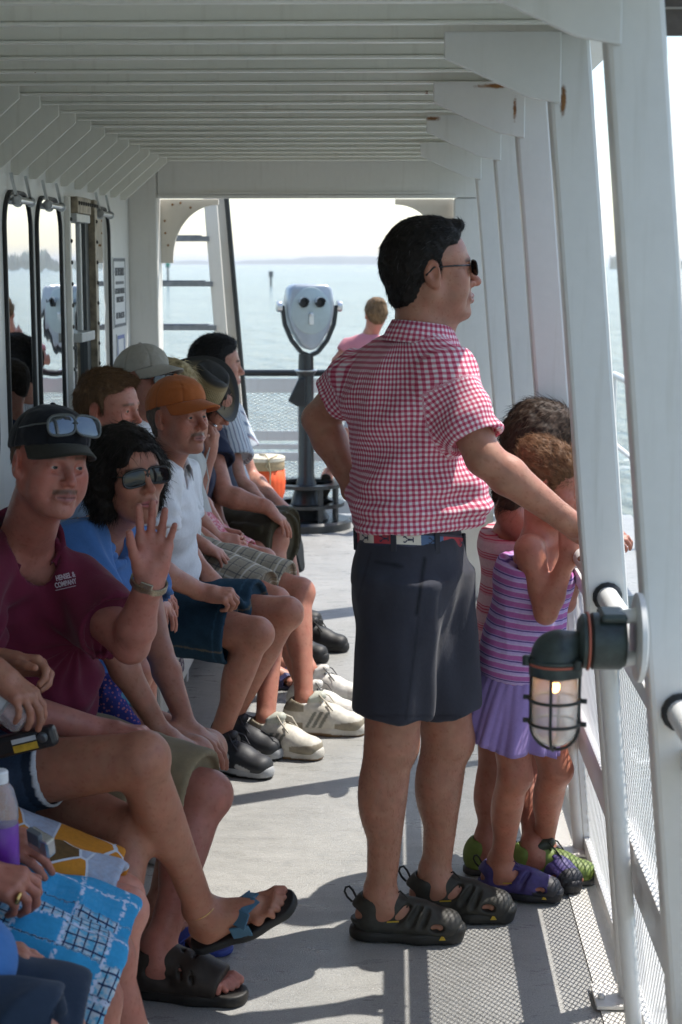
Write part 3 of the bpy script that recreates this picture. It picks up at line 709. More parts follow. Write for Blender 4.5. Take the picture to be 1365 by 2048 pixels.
def strands(name, roots, dirs, length, w0, mat, parent, seed=0, droop=0.0, jit=0.25, nseg=3, curl=0.0, lift=0.0, norms=None):
    """many thin tapered three-sided locks of hair, one mesh"""
    r = np.random.RandomState(seed); n = len(roots); d = dirs + jit * r.randn(n, 3); d /= np.linalg.norm(d, axis=1, keepdims=True)
    L = (length * (0.6 + 0.8 * r.rand(n)))[:, None] if np.isscalar(length) else (length * (0.7 + 0.6 * r.rand(n)))[:, None]
    p = roots.copy(); rings = []
    s = np.cross(d, r.randn(n, 3)); s /= np.linalg.norm(s, axis=1, keepdims=True) + 1e-9
    ph = r.rand(n) * 6.28
    for k in range(nseg + 1):
        t = k / nseg; u = np.cross(d, s); ww = w0 * (1 - 0.85 * t)
        rings.append([p + ww * (s * math.cos(a) + u * math.sin(a)) for a in (0, 2.094, 4.189)])
        d2 = d + np.array([0, 0, -droop]) * (t + 0.3)
        if curl: d2 = d2 + curl * (s * np.sin(ph + 4 * t * 3)[:, None] + u * np.cos(ph + 4 * t * 3)[:, None])
        if norms is not None: d2 = d2 + norms * lift
        d2 /= np.linalg.norm(d2, axis=1, keepdims=True); p = p + d2 * L / nseg; d = d2
    V = np.stack([np.stack(x, 1) for x in rings], 1).reshape(-1, 3)       # n, ring, 3
    st = (nseg + 1) * 3; fs = []
    base = np.arange(n)[:, None] * st
    for k in range(nseg):
        for a in range(3):
            b = (a + 1) % 3; fs.append(base + np.array([[k * 3 + a, k * 3 + b, k * 3 + 3 + b, k * 3 + 3 + a]]))
    return V, np.concatenate(fs)
# ================================================================= HUMAN BUILDERS
def attr_mat(name, rough=0.5, spec=0.4, var=0.10, vs=60, bs=0.25, bsc=300, sss=0.0, bdist=0.001, sheen=0.0):
    m, t, b = new_mat(name); a = N(t, 'ShaderNodeAttribute', attribute_name='col'); p = geo_pos(t)
    n = noise(t, p, vs, 4, 0.6)
    c = mixc(t, 1.0, a.outputs['Color'], ramp(t, n, [(0.25, (1 - var,) * 3), (0.75, (1, 1, 1))]), 'MULTIPLY')
    t.links.new(c, b.inputs['Base Color']); b.inputs['Roughness'].default_value = rough; b.inputs['Specular IOR Level'].default_value = spec
    if sss:
        b.inputs['Subsurface Weight'].default_value = sss; b.inputs['Subsurface Radius'].default_value = (0.9, 0.35, 0.2); b.inputs['Subsurface Scale'].default_value = 0.006
    if sheen: b.inputs['Sheen Weight'].default_value = sheen
    if bs: bump(t, b, math_(t, 'ADD', noise(t, p, bsc, 3), math_(t, 'MULTIPLY', noise(t, p, bsc * 0.2, 3), 1.5)), bs, bdist)
    return m
M_SKIN = attr_mat('skin', 0.46, 0.4, 0.14, 55, 0.3, 260, 0.06, 0.0012)
M_CLOTH = attr_mat('cloth', 0.85, 0.2, 0.12, 90, 0.35, 500, 0, 0.0012, 0.1)
M_DENIMC = attr_mat('denim cloth', 0.9, 0.15, 0.35, 240, 0.4, 700, 0, 0.001)
M_SHOE = attr_mat('shoe leather', 0.55, 0.4, 0.15, 60, 0.3, 300)
M_HAIRC = attr_mat('hair', 0.6, 0.18, 0.35, 120, 0.0)
M_EYE = attr_mat('eye', 0.22, 0.3, 0.02, 60, 0)
M_LENS = simple('dark lens', (0.008, 0.009, 0.010), 0.05, var=0)
M_LENS.node_tree.nodes['Principled BSDF'].inputs['IOR'].default_value = 1.4
M_FRAMEB = simple('black plastic', (0.012, 0.012, 0.013), 0.25)
M_GOLD = simple('gold ring', (0.7, 0.5, 0.2), 0.25, 1.0)

def head_ops(F, h, fat=0.0, fem=0.0, jaw=1.0, nose=1.0, child=0.0, ears=True, mouth=0.0, age=0.3):
    p = h.p; s = h.s; R = h.R(); C = lambda a, b, r0, r1=None, k=0.01, **kw: F.cap(p(*a), p(*b), r0 * s, None if r1 is None else r1 * s, k * s, **kw)
    E = lambda c, r, k=0.01, op='u', RR=None: F.ell(p(*c), V3(r) * s, R if RR is None else RR, k * s, op)
    E((-.012, 0, .030), (.097, .076 + .003 * child, .087)); E((.038, 0, .030), (.052, .062, .056), .025)
    E((.034, 0, -.036), (.057, .059 + .007 * fat, .078), .025)
    for y in (-1, 1):
        jw = .047 + .008 * fat - .004 * fem
        C((-.005, y * jw, -.052), (.064 - .004 * fem, y * (.019 - .004 * fem), -.099 * (1 - .05 * child)), .021 + .006 * fat, .018, .025)
        E((.060, y * .039, -.020), (.026, .025 + .003 * fat, .023), .02)
        if fat: E((.050, y * .045, -.052), (.026, .022, .028), .025)
    E((.078 + .004 * jaw - .003 * fem, 0, -.101 * (1 - .05 * child)), (.017, .021 - .004 * fem, .016), .018)
    E((.079, 0, -.061), (.022, .027, .030), .018)
    C((.083, -.031, .021), (.0865, 0, .019), .010, .010, .014); C((.083, .031, .021), (.0865, 0, .019), .010, .010, .014)
    for y in (-1, 1):
        E((.098, y * .031, .001), (.017, .017, .0105), .012, 's')
        E((.0785, y * .0315, .0015), (.0125, .0155, .0125), .004)
        E((.093, y * .0315, .0008), (.012, .0122, .0031), .0022, 's')
    n = nose
    C((.088, 0, .012), (.088 + .022 * n, 0, -.025), .0078, .0098, .012)
    E((.088 + .024 * n, 0, -.030), (.0125, .0115, .0105), .007)
    for y in (-1, 1):
        E((.099, y * .0125, -.035), (.011, .0085, .0085), .006)
        E((.106, y * .0065, -.0425), (.006, .0036, .003), .002, 's')
    for y in (-1, 1):
        C((.101 + .003 * (1 - age), y * .017, -.036), (.079 + .003 * (1 - age), y * .035, -.072), .0022, .0016, .007, op='s'); C((.088 + .003 * (1 - age), y * .020, -.013), (.080 + .003 * (1 - age), y * .040, -.010), .0016, .0012, .006, op='s')
    C((.101, -.010, -.0835), (.101, .010, -.0835), .0030, .0030, .007, op='s')
    for w_ in ((.040, .050, .060) if age > .5 else ()): C((.0905 - (w_ - .04) * .25, -.026, w_), (.0905 - (w_ - .04) * .25 + .002, .026, w_), .0012, .0012, .003, op='s')
    lx = .0985 - .002 * mouth
    for y in (-1, 1):
        C((lx - .006, y * .023, -.066), (lx + .0035, 0, -.0615), .0040, .0062, .005)
        C((lx - .006, y * .021, -.0685), (lx + .0015, 0, -.0725), .0040, .0072, .005)
        C((lx - .002, y * .024, -.0668), (lx + .0090, 0, -.0668), .0018 + .0012 * mouth, .0026 + .002 * mouth, .003, op='s')
        if ears:
            RE = np.array([nrm(h.d(1, y * .35, .1)), nrm(h.d(-.35, y, .05)), nrm(h.d(-.1, 0, 1))])
            E((-.014, y * .0785, -.004), (.0195, .0085, .031), .006, 'u', RE)
            E((-.004, y * .076, -.028), (.010, .008, .012), .006, 'u', RE)
            E((-.010, y * .0875, -.001), (.0115, .0065, .0200), .004, 's', RE)
def skin_cols(v, h, base, lips=(0.35, 0.13, 0.11), brow=None, stub=0.0, red=0.5, browz=.024, tache=None):
    c = np.tile(V3(base), (len(v), 1)); mt = vnoise(v * 38) * .10 + vnoise(v * 110 + 9) * .07; c = c * (1 + mt)[:, None]; c[:, 1:] *= (1 - .10 * vnoise(v * 55 + 31))[:, None]; sp = vnoise(v * 210 + 5) > .62; c[sp] *= V3((.86, .78, .74))
    if h is None: return c
    l = h.loc(v); x, y, z = l.T; inh = (np.abs(y) < .1) & (np.abs(z) < .13) & (x > -.12) & (x < .14)
    def mx(w, colr): 
        nonlocal c; w = (np.clip(w, 0, 1) * inh)[:, None]; c = c * (1 - w) + V3(colr) * w
    rd = V3(base) * V3((1.06, .72, .66))
    g = lambda cx, cy, cz, r: np.exp(-(((x - cx) ** 2 + (np.abs(y) - cy) ** 2 + (z - cz) ** 2) / r ** 2))
    mx(red * (g(.07, .04, -.025, .024) + g(.112, 0, -.03, .016) + .7 * g(-.01, .08, 0, .03)), rd)
    if stub:
        mx(stub * np.clip((-.035 - z) / .02, 0, 1) * np.clip((x - .0) / .03, 0, 1) * (z > -.125), V3(base) * .55)
    w = np.clip(1.2 - (((z + .0668) / .0095) ** 2 + (y / .026) ** 2), 0, 1) * (x > .088); mx(w * 1.6, lips)
    w = np.exp(-((z + .0668) / .0016) ** 2) * (np.abs(y) < .023) * (x > .088); mx(w, V3(lips) * .35)
    if tache is not None:
        zz = -.052 - .25 * np.abs(y) ** 1.2; mx(np.exp(-((z - zz) / .006) ** 4) * (np.abs(y) < .032) * (x > .08), tache)
    if brow is not None:
        zz = browz + .05 * np.clip(np.abs(y) - .014, 0, 1) * (np.abs(y) < .034) + (.001 - .30 * np.clip(np.abs(y) - .034, 0, 1)) * (np.abs(y) >= .034)
        w = np.exp(-((z - zz) / .0048) ** 4) * np.clip((np.abs(y) - .009) / .004, 0, 1) * np.clip((.052 - np.abs(y)) / .006, 0, 1) * (x > .05); mx(w * .72, brow)
    return c
def eyes(h, parent, iris=(0.10, 0.07, 0.04), look=(1, 0, 0)):
    d = nrm(h.d(*look))
    for y in (-1, 1):
        c = h.p(.0775, y * .0315, .0015); F = Fld(); r = .0118 * h.s; F.ell(c, (r, r, r), k=0); v, f = F.mesh(.0016)
        q = (v - c) / np.linalg.norm(v - c, axis=1, keepdims=True); a = np.arccos(np.clip(q @ d, -1, 1))
        col = np.tile(V3((.40, .36, .34)), (len(v), 1)); col[a < .56] = iris; col[a < .22] = (.004, .004, .004)
        mk_mesh('eye', v, f, M_EYE, parent, col)
def limb(F, a, b, c, ra, rb, rc, k=0.02):
    F.cap(a, b, ra, rb, k); F.cap(b, c, rb, rc, k)
def leg_ops(F, hip, kn, an, back, g=1.0, child=1.0):
    hip, kn, an = V3(hip), V3(kn), V3(an); back = nrm(back); L = np.linalg.norm(an - kn)
    F.cap(hip, kn, .084 * g, .056 * g, .03); F.ell(kn - back * .010 * g, (.050 * g,) * 3, k=.02)
    F.cap(kn, an, .048 * g, .033 * (0.5 + 0.5 * g), .02)
    ax = (an - kn) / L; m = kn + ax * L * .30 + back * .020 * g
    b2 = nrm(back - ax * back.dot(ax)); R = np.array([ax, b2, np.cross(ax, b2)]); F.ell(m, (L * .29, .044 * g, .048 * g), R, k=.03)
    F.ell(an + (kn - an) * 0.02, (.032 * g, .032 * g, .036), k=.015)
def arm_ops(F, sh, el, wr, g=1.0, fat=1.0):
    sh, el, wr = V3(sh), V3(el), V3(wr)
    F.cap(sh, el, .052 * g * fat, .039 * g, .03); m = el + (wr - el) * .28
    F.cap(el, m, .038 * g, .041 * g, .015); F.cap(m, wr, .041 * g, .0265 * g, .015)
def hand_ops(F, wr, d, n, side=1, s=1.0, curl=(0.25, 0.3, 0.35, 0.4), spread=0.1, thumb=(0.7, 0.3), tcurl=0.3, sc2=0.8):
    """d: wrist to knuckles, n: out of the palm, side*cross(n,d) = thumb side; returns fingertip points"""
    d = nrm(d); n = V3(n); n = nrm(n - d * n.dot(d)); t = np.cross(n, d) * side; wr = V3(wr); tips = []
    P = lambda u, v, w: wr + s * (u * d + v * t + w * n)
    F.cap(P(-.02, 0, 0), P(.03, 0, 0), .0255 * s, .026 * s, .012 * s, flat=t, ratio=.8)
    kn = [(.092, .029, -.002), (.096, .0085, -.004), (.091, -.0115, -.003), (.082, -.030, 0)]
    for u, v, w in kn: F.cap(P(.018, v * .55, 0), P(u - .005, v, w), .0155 * s, .0125 * s, .012 * s)
    F.ell(P(.04, .022, .008), V3((.030, .017, .015)) * s, np.array([d, t, n]), .012 * s); F.ell(P(.045, -.025, .006), V3((.032, .012, .012)) * s, np.array([d, t, n]), .012 * s)
    for i, (u, v, w) in enumerate(kn):
        L = (.072, .079, .073, .057)[i] * s; r = (.0085, .0087, .0082, .0072)[i] * s; a0 = spread * (1.0, .3, -.35, -1.1)[i]; c = curl[i]
        p = P(u - .006, v, w); ang = 0; base = nrm(d * math.cos(a0) + t * math.sin(a0))
        for j, (fr, cc) in enumerate(((.45, .8), (.30, 1.0), (.25, sc2))):
            ang += c * cc; q = p + (base * math.cos(ang) + n * math.sin(ang)) * L * fr
            F.cap(p, q, r * (1.08 - .07 * j), r * (1.02 - .08 * j), .0035 * s if j else .006 * s); p = q
        tips.append(p)
    a, b = thumb; td = nrm(d * math.cos(a) + t * math.sin(a) + n * b); p = P(.022, .022, .006)
    q = p + td * .042 * s; F.cap(p, q, .0135 * s, .0112 * s, .012 * s)
    td2 = nrm(td + d * tcurl + n * tcurl * .3); q2 = q + td2 * .032 * s; F.cap(q, q2, .0108 * s, .0095 * s, .004 * s)
    q3 = q2 + nrm(td2 + d * tcurl * .7) * .024 * s; F.cap(q2, q3, .0098 * s, .008 * s, .004 * s); tips.append(q3)
    return tips
def foot_ops(F, f, toes=True, k=0.012):
    """f: Fr with origin on the sole under the ankle, x to the toes, z up"""
    p = f.p; s = f.s; R = f.R()
    F.ell(p(-.028, 0, .032), V3((.038, .031, .032)) * s, R, k * 2)
    F.cap(p(-.005, 0, .095), p(.0, 0, .05), .034 * s, .038 * s, k * 2)
    F.cap(p(.01, .0, .058), p(.115, .005, .026), .036 * s, .023 * s, k * 2, flat=f.y, ratio=.85)
    F.cap(p(-.02, -.004, .018), p(.11, .012, .016), .022 * s, .018 * s, k * 2, flat=f.y, ratio=.65)
    F.cap(p(.128, .032, .016), p(.118, -.030, .014), .017 * s, .0145 * s, k)
    if toes:
        for y0, x1, y1, r in ((.032, .197, .036, .0125), (.013, .194, .015, .0088), (-.001, .187, -.001, .0082), (-.014, .177, -.016, .0078), (-.027, .163, -.030, .0075)):
            m = p((.135 + x1) / 2 + .004, (y0 + y1) / 2, .022); F.cap(p(.122, y0, .018), m, r * 1.05 * s, r * s, .008); F.cap(m, p(x1 - r, y1, r + .001), r * s, r * s, .004)
def torso_ops(F, J, g=1.0, belly=0.0, add=0.0, fem=0.0, shw=1.0):
    """pelvis, chest, neck, shL, shR, hipL, hipR"""
    pe, ch, ne = V3(J['pelvis']), V3(J['chest']), V3(J['neck']); lat = nrm(V3(J['shL']) - V3(J['shR'])); lh = nrm(V3(J['hipL']) - V3(J['hipR']))
    up = nrm(ch - pe); fw = nrm(np.cross(lat, up)); a = add; sw = np.linalg.norm(V3(J['shL']) - V3(J['shR']))
    wa = pe + (ch - pe) * .45; lm = nrm(lat + lh)
    F.cap(pe, pe + (wa - pe) * .3, .105 * g + a, .105 * g + a, .04, flat=lh, ratio=.66)
    F.cap(pe + (wa - pe) * .3, wa, .105 * g + a, (.096 - .012 * fem) * g + a, .05, flat=lm, ratio=.70)
    F.cap(wa, ch, (.096 - .012 * fem) * g + a, .108 * g + a, .06, flat=lat, ratio=.70)
    F.cap(ch, ch + up * .06, .108 * g + a, .088 * g + a, .05, flat=lat, ratio=.62)
    if belly: F.ell(wa + fw * .045 * g - up * .02, (.10 * g + belly + a, .12 * g + a, .13 * g), np.array([fw, lm, up]), .06)
    if fem:
        for y in (-1, 1): F.ell(ch + lat * y * .062 * g + fw * .075 * g - up * .02, (.052 * g + a, .058 * g + a, .058 * g + a), np.array([fw, lat, up]), .03)
    for sd in ('shL', 'shR'):
        S = V3(J[sd]); F.cap(ne - up * .03 + (S - ne) * .12, S - up * .01, .052 * g + a, .055 * g * shw + a, .045)
    return dict(up=up, fw=fw, lat=lat, lh=lh, wa=wa, ch=ch, pe=pe)
def cyl_pat(v, a, b, fw, R):
    """cylinder coordinates around a->b, angle 0 on the far side from fw"""
    a, b = V3(a), V3(b); u = nrm(b - a); fw = V3(fw); fw = nrm(fw - u * fw.dot(u)); l = np.cross(u, fw); q = v - a
    return np.stack([np.arctan2(q @ l, q @ fw) * R, q @ u], 1)
def seg_dist(v, a, b):
    a, b = V3(a), V3(b); ba = b - a; t = np.clip((v - a) @ ba / (ba @ ba), 0, 1); return np.linalg.norm(v - a - t[:, None] * ba, axis=1)
def finish_body(F, J, root, col, h=None, hands=(), res=.005, hres=.0024, hdres=.0028, feet=(), colfn=None, name='body', hbox=None):
    """one mesh out of one field, refined around head, hands and bare feet"""
    boxes = []
    if h is not None:
        r = .150 * h.s; boxes.append((h.c - V3((r, r, .150 * h.s)), h.c + V3((r, r, .150 * h.s)), hres))
    for hc, r in hands: boxes.append((V3(hc) - r, V3(hc) + r, hdres))
    for hc, r in feet: boxes.append((V3(hc) - r, V3(hc) + r, .003))
    v, f = F.mesh(res); cen = v[f].mean(1); keep = np.ones(len(f), bool)
    for lo, hi, _ in boxes: keep &= ~((cen > lo + res * 1.2) & (cen < hi - res * 1.2)).all(1)
    ps = [(v, f[keep])]; done = []
    for lo, hi, r in boxes:
        vv, ff = F.mesh(r, (lo, hi))
        if len(ff):
            c = vv[ff].mean(1); kp = np.ones(len(ff), bool)
            for l2, h2, r2 in done: kp &= ~((c > l2 + r2 * 2) & (c < h2 - r2 * 2)).all(1)
            ps.append((vv, ff[kp]))
        done.append((lo, hi, r))
    v, f = join_pieces(ps); c = skin_cols(v, h, col['skin'], **{k: x for k, x in col.items() if k != 'skin'})
    if colfn: c = colfn(v, c)
    return mk_mesh(name, v, f, M_SKIN, root, c)
def garment(name, F, root, base, res=.006, fold_amp=.004, fsc=(14, 14, 9), seed=0, mat=None, colfn=None, patfn=None, smooth=2, post=None):
    v, f = F.mesh(res, None, smooth)
    if fold_amp: v = fold(v, f, fold_amp, fsc, seed)
    if post: v = post(v, f)
    c = np.tile(V3(base), (len(v), 1))
    if colfn: c = colfn(v, c)
    return mk_mesh(name, v, f, mat or M_CLOTH, root, c, patfn(v) if patfn else None)
def shirt_field(J, g=1.0, belly=0.0, add=.014, fem=0.0, slL=.55, slR=.55, hem=.0, slr=.066, neck_r=.060, slf=1.12, shw=1.0, hemcut=True, neckdrop=0.02, collar=False):
    F = Fld(); T = torso_ops(F, J, g, belly, add, fem, shw); up, fw = T['up'], T['fw']
    for sd, ed, sl in (('shL', 'elL', slL), ('shR', 'elR', slR)):
        if sl <= 0: continue
        S, E_ = V3(J[sd]), V3(J[ed]); d = E_ - S; e = S + d * sl
        F.cone(S - d * .12, e, slr * g, slr * g * slf, .035, rnd=.006); F.cone(e - nrm(d) * .018, e + nrm(d) * .03, slr * g * slf - .013, slr * g * slf - .011, .004, 's')
    ne = V3(J['neck']); nd = nrm(V3(J['head']) - ne)
    if hemcut:
        hp = T['pe'] + up * hem; F.cut(hp, -up, hp - .4, hp + .4, .006)
    if collar:
        F.cone(ne - nd * .030 + fw * .004, ne + nd * .035 + fw * .006, neck_r * 1.32, neck_r * 1.12, .012, rnd=.006)
    F.cap(ne - nd * .02 + fw * (.015 + neckdrop), ne + nd * .12 + fw * .03, neck_r, neck_r * 1.05, .005, 's')
    if neckdrop > .03: F.cap(ne + fw * .06, ne + fw * .085 - up * neckdrop * 1.6, .030, .010, .006, 's')
    return F, T
def shorts_field(J, g=1.0, add=.016, frac=.8, legr=.100, flare=1.12, waist=.10, fracR=None, legk=.05, hips=1.0):
    F = Fld(); pe = V3(J['pelvis']); lh = nrm(V3(J['hipL']) - V3(J['hipR'])); up = nrm(V3(J['chest']) - pe)
    F.cap(pe - up * .03, pe + up * .0, .112 * g * hips + add, .110 * g + add, .03, flat=lh, ratio=.68); F.cone(pe - up * .02, pe + up * (waist + .012), .110 * g + add, .100 * g + add, .02, flat=lh, ratio=.68)
    ends = {}
    for hd, kd in (('hipL', 'knL'), ('hipR', 'knR')):
        H, K = V3(J[hd]), V3(J[kd]); fr = frac if (kd == 'knL' or fracR is None) else fracR; d = K - H; e = H + d * fr
        F.cone(H - nrm(d) * .03, e, (.098 * g + add * .6), legr * g * flare * .88, legk, rnd=.008); ends[kd] = (e, nrm(d))
    for hd, kd in (('hipL', 'knL'), ('hipR', 'knR')):
        e, d = ends[kd]; F.cone(e - d * .022, e + d * .03, legr * g * flare * .88 - .013, legr * g * flare * .88 - .010, .004, 's')
    return F
def cap_hat(root, h, colr, brimcol, tilt=0.2, brim=.075, name='cap', lift=.012, droop=.030, yaw=0.0):
    """baseball cap: dome with seams + curved brim (a sub-part)"""
    F = Fld(); R = h.R(); s = h.s; tz = tilt
    F.ell(h.p(-.012, 0, .036), V3((.109, .089, .094)) * s, R, 0); F.ell(h.p(.01, 0, .075), V3((.075, .07, .052)) * s, R, .03)
    F.cut(h.p(0, 0, .036), h.d(tz, 0, -1), k=.004); F.ell(h.p(-.012, 0, .020), V3((.1025, .0825, .085)) * s, R, .002, 's')
    v, f = F.mesh(.0035, None, 2); l = h.loc(v); a = np.arctan2(l[:, 1], l[:, 0] + .012)
    seam = np.abs((a / (math.pi / 3) + .5 + 0.5) % 1 - .5) * (math.pi / 3)
    nn = vnormals(v, f); v = v - nn * (.0016 * np.exp(-(seam / .035) ** 2) * (l[:, 2] < .11))[:, None]; v = fold(v, f, .0016, (30, 30, 30), 3)
    c = np.tile(V3(colr), (len(v), 1)); c *= (1 - .25 * np.exp(-(seam / .03) ** 2))[:, None]
    o = mk_mesh(name, v, f, M_CLOTH, root, c)
    # brim
    nu, nr = 25, 9; top = []; bot = []
    for i in range(nu):
        a = -1.22 + 2.44 * i / (nu - 1)
        for j in range(nr):
            t = j / (nr - 1); ext = brim * max(0, math.cos(a * 1.22)) ** .55 * t
            x = -.012 + .105 * math.cos(a) + ext; y = .085 * math.sin(a) * (1 - .04 * t)
            z = .038 + tz * x + (-.22 - tz) * ext - droop * (abs(y) / .085) ** 2 * (0.1 + .9 * t)
            top.append(h.p(x, y, z + .0022)); bot.append(h.p(x, y, z - .0022))
    n = nu * nr; V = np.array(top + bot); fs = []
    for i in range(nu - 1):
        for j in range(nr - 1):
            q = i * nr + j; fs += [(q, q + 1, q + nr + 1, q + nr), (n + q, n + q + nr, n + q + nr + 1, n + q + 1)]
    for i in range(nu - 1):
        q = i * nr + nr - 1; fs.append((q, n + q, n + q + nr, q + nr)); q = i * nr; fs.append((q, q + nr, n + q + nr, n + q))
    for q0 in (0, (nu - 1) * nr):
        for j in range(nr - 1): q = q0 + j; fs.append((q, q + 1, n + q + 1, n + q) if q0 else (q, n + q, n + q + 1, q + 1))
    b = mk_mesh('brim', V, np.array(fs), M_CLOTH, o, np.tile(V3(brimcol), (len(V), 1))); b.matrix_parent_inverse = Matrix.Identity(4)
    btn = MB().lathe([(.007 * s, 0), (.006 * s, .003), (.002 * s, .005)], h.p(-.008, 0, .135), 10, axis=h.z).build('button', simple('cap button', colr, 0.8), o, smooth=True); btn.matrix_parent_inverse = Matrix.Identity(4)
    return o
def glasses(root, h, frame=M_FRAMEB, lens=M_LENS, lw=.029, lh=.019, z=.003, x=.100, wrap=.35, name='sunglasses', temple=True, off=None, th=.0022):
    hh = off or h; b = MB(); lens_o = []
    g = thing_child(name, root)
    for y in (-1, 1):
        vs, fs = [], []; nu, nv = 12, 8; pts = []
        for i in range(24):
            a = 2 * math.pi * i / 24; u = lw * math.copysign(abs(math.cos(a)) ** .62, math.cos(a)); w = lh * math.copysign(abs(math.sin(a)) ** .7, math.sin(a)) - .15 * lh * (u * y / lw)
            yy = y * .033 + u; pts.append(hh.p(x - wrap * abs(yy) ** 1.6 * 6 * .16 - .06 * w, yy, z + w))
        cpt = hh.p(x + .003 - wrap * .033 ** 1.6, y * .033, z)
        lb = MB(); lb.add(pts + [cpt], [(i, (i + 1) % 24, 24) if y > 0 else ((i + 1) % 24, i, 24) for i in range(24)]); lo = lb.build('lens', lens, g, smooth=True); lo.matrix_parent_inverse = Matrix.Identity(4)
        b.tube(pts + [pts[0]], th * hh.s, 6, cap=False)
        if temple:
            b.tube([hh.p(x - .022, y * .061, z + .006), hh.p(.05, y * .074, z + .007), hh.p(-.01, y * .0815, z + .006), hh.p(-.03, y * .081, z - .012)], .0022 * hh.s, 6)
    b.tube([hh.p(x, -.006, z + .005), hh.p(x + .004, 0, z + .008), hh.p(x, .006, z + .005)], .002 * hh.s, 6)
    fo = b.build('rim', frame, g, smooth=True); fo.matrix_parent_inverse = Matrix.Identity(4)
    return g
def thing_child(name, parent):
    me = bpy.data.meshes.new(name); return link_mesh(name, me, None, parent)
def hair_shell(root, h, colr, front=.055, nape=-.055, thick=.010, side=.03, top=.0, name='hair', n=2600, slen=.022, seed=1, curl=0.0, flow='back', res=.0035, sw=.0011, jit=.25, tuft=None, ear=True, greying=None, fringe_x=.030, droop=0.0, lift=.15):
    """short hair: a shaped shell on the skull plus many locks"""
    F = Fld(); R = h.R(); s = h.s; t = thick
    F.ell(h.p(-.014, 0, .030), V3((.097 + t, .075 + t * .8, .088 + t)) * s, R, 0)
    F.cap(h.p(-.055, 0, .0), h.p(-.052, 0, nape + .02), .052 * s + t * s * .5, .046 * s + t * .3 * s, .02 * s, flat=h.y, ratio=.85)
    if top: F.ell(h.p(.01, 0, .085), V3((.08, .065, .03 + top)) * s, R, .03)
    if tuft is not None: F.ell(h.p(*tuft[0]), V3(tuft[1]) * s, R, .015)
    # face, ear and nape openings
    F.cut(h.p(front, 0, .06), h.d(1, 0, -.55), k=.012)
    F.box(h.p(.075, 0, -.02), V3((.075 - fringe_x + .02, .14, front * 0 + .075)) * s, R, .03 * s, .008, 's')
    F.cut(h.p(-.02, 0, nape), h.d(.45, 0, -1), k=.008)
    if ear:
        for y in (-1, 1):
            F.ell(h.p(-.008, y * .085, -.008), V3((.024, .02, .036)) * s, R, .006, 's')
            F.box(h.p(.02, y * .08, -.058), V3((.045, .03, .045)) * s, R, .02 * s, .006, 's')
    v, f = F.mesh(res, None, 1); nn = vnormals(v, f); v = v + nn * (.0016 * vnoise(v * 220) + .0018 * vnoise(v * 70))[:, None]
    c = np.tile(V3(colr), (len(v), 1)) * (1 + .35 * vnoise(v * V3((90, 90, 30))))[:, None]
    r = np.random.RandomState(seed); idx = r.choice(len(v), min(n, len(v)), replace=False)
    l = h.loc(v[idx]); N_ = nn[idx]
    if flow == 'back': D = np.tile(h.d(-.8, 0, -.25), (len(idx), 1)) + np.outer(np.clip(-l[:, 0] * 8, 0, 1), h.d(.6, 0, -1))
    elif flow == 'fwd': D = np.tile(h.d(.8, 0, -.1), (len(idx), 1)) * (l[:, 2] > .06)[:, None] + np.outer(l[:, 2] <= .06, h.d(.1, 0, -1))
    else: D = np.tile(h.d(-.15, 0, -1), (len(idx), 1)) + np.outer(l[:, 1] * 6, h.y)
    D = D - N_ * np.sum(D * N_, 1, keepdims=True) + N_ * lift; D /= np.linalg.norm(D, axis=1, keepdims=True) + 1e-9
    sv, sf = strands('x', v[idx] - N_ * .001, D, slen * s, sw, None, None, seed, droop=droop, jit=jit, curl=curl)
    lc = np.repeat(np.tile(V3(colr), (len(idx), 1)) * (0.6 + 1.1 * r.rand(len(idx)))[:, None], 12, 0)
    if greying:
        gm = np.repeat(r.rand(len(idx)) < greying, 12); lc[gm] = lc[gm] * .4 + V3((.25, .25, .25)) * .6
    V, Fc = join_pieces([(v, f), (sv, sf)]); return mk_mesh(name, V, Fc, M_HAIRC, root, np.clip(np.concatenate([c, lc]), 0, 1))

def collar_piece(root, ne, nd, fw, r, colr, mat=None, patfn=None, gap=.42, hgt=.030, drop=.040, point=.030, name='collar'):
    nd, fw = nrm(nd), V3(fw); fw = nrm(fw - nd * fw.dot(nd)); lt = np.cross(nd, fw); n = 40; V = []; prof = 5
    for i in range(n + 1):
        a = gap + (2 * math.pi - 2 * gap) * i / n; d = fw * math.cos(a) + lt * math.sin(a); front = max(0, math.cos(a)) ** 2
        for (dr, hz) in ((.0, -.010), (.002, hgt), (.008, hgt + .006), (.017 + .010 * front, hgt * .4), (.026 + .020 * front, -drop * .35 - point * front)):
            V.append(ne + d * (r + dr) * (1 + .0 * front) + nd * (hz - .022 * front) + fw * (.010 * front))
    F_ = [(i * prof + j, (i + 1) * prof + j, (i + 1) * prof + j + 1, i * prof + j + 1) for i in range(n) for j in range(prof - 1)]
    V = np.array(V); o = mk_mesh(name, V, np.array(F_), mat or M_CLOTH, root, np.tile(V3(colr), (len(V), 1)), patfn(V) if patfn else None)
    so = o.modifiers.new('Solid', 'SOLIDIFY'); so.thickness = .003; return o

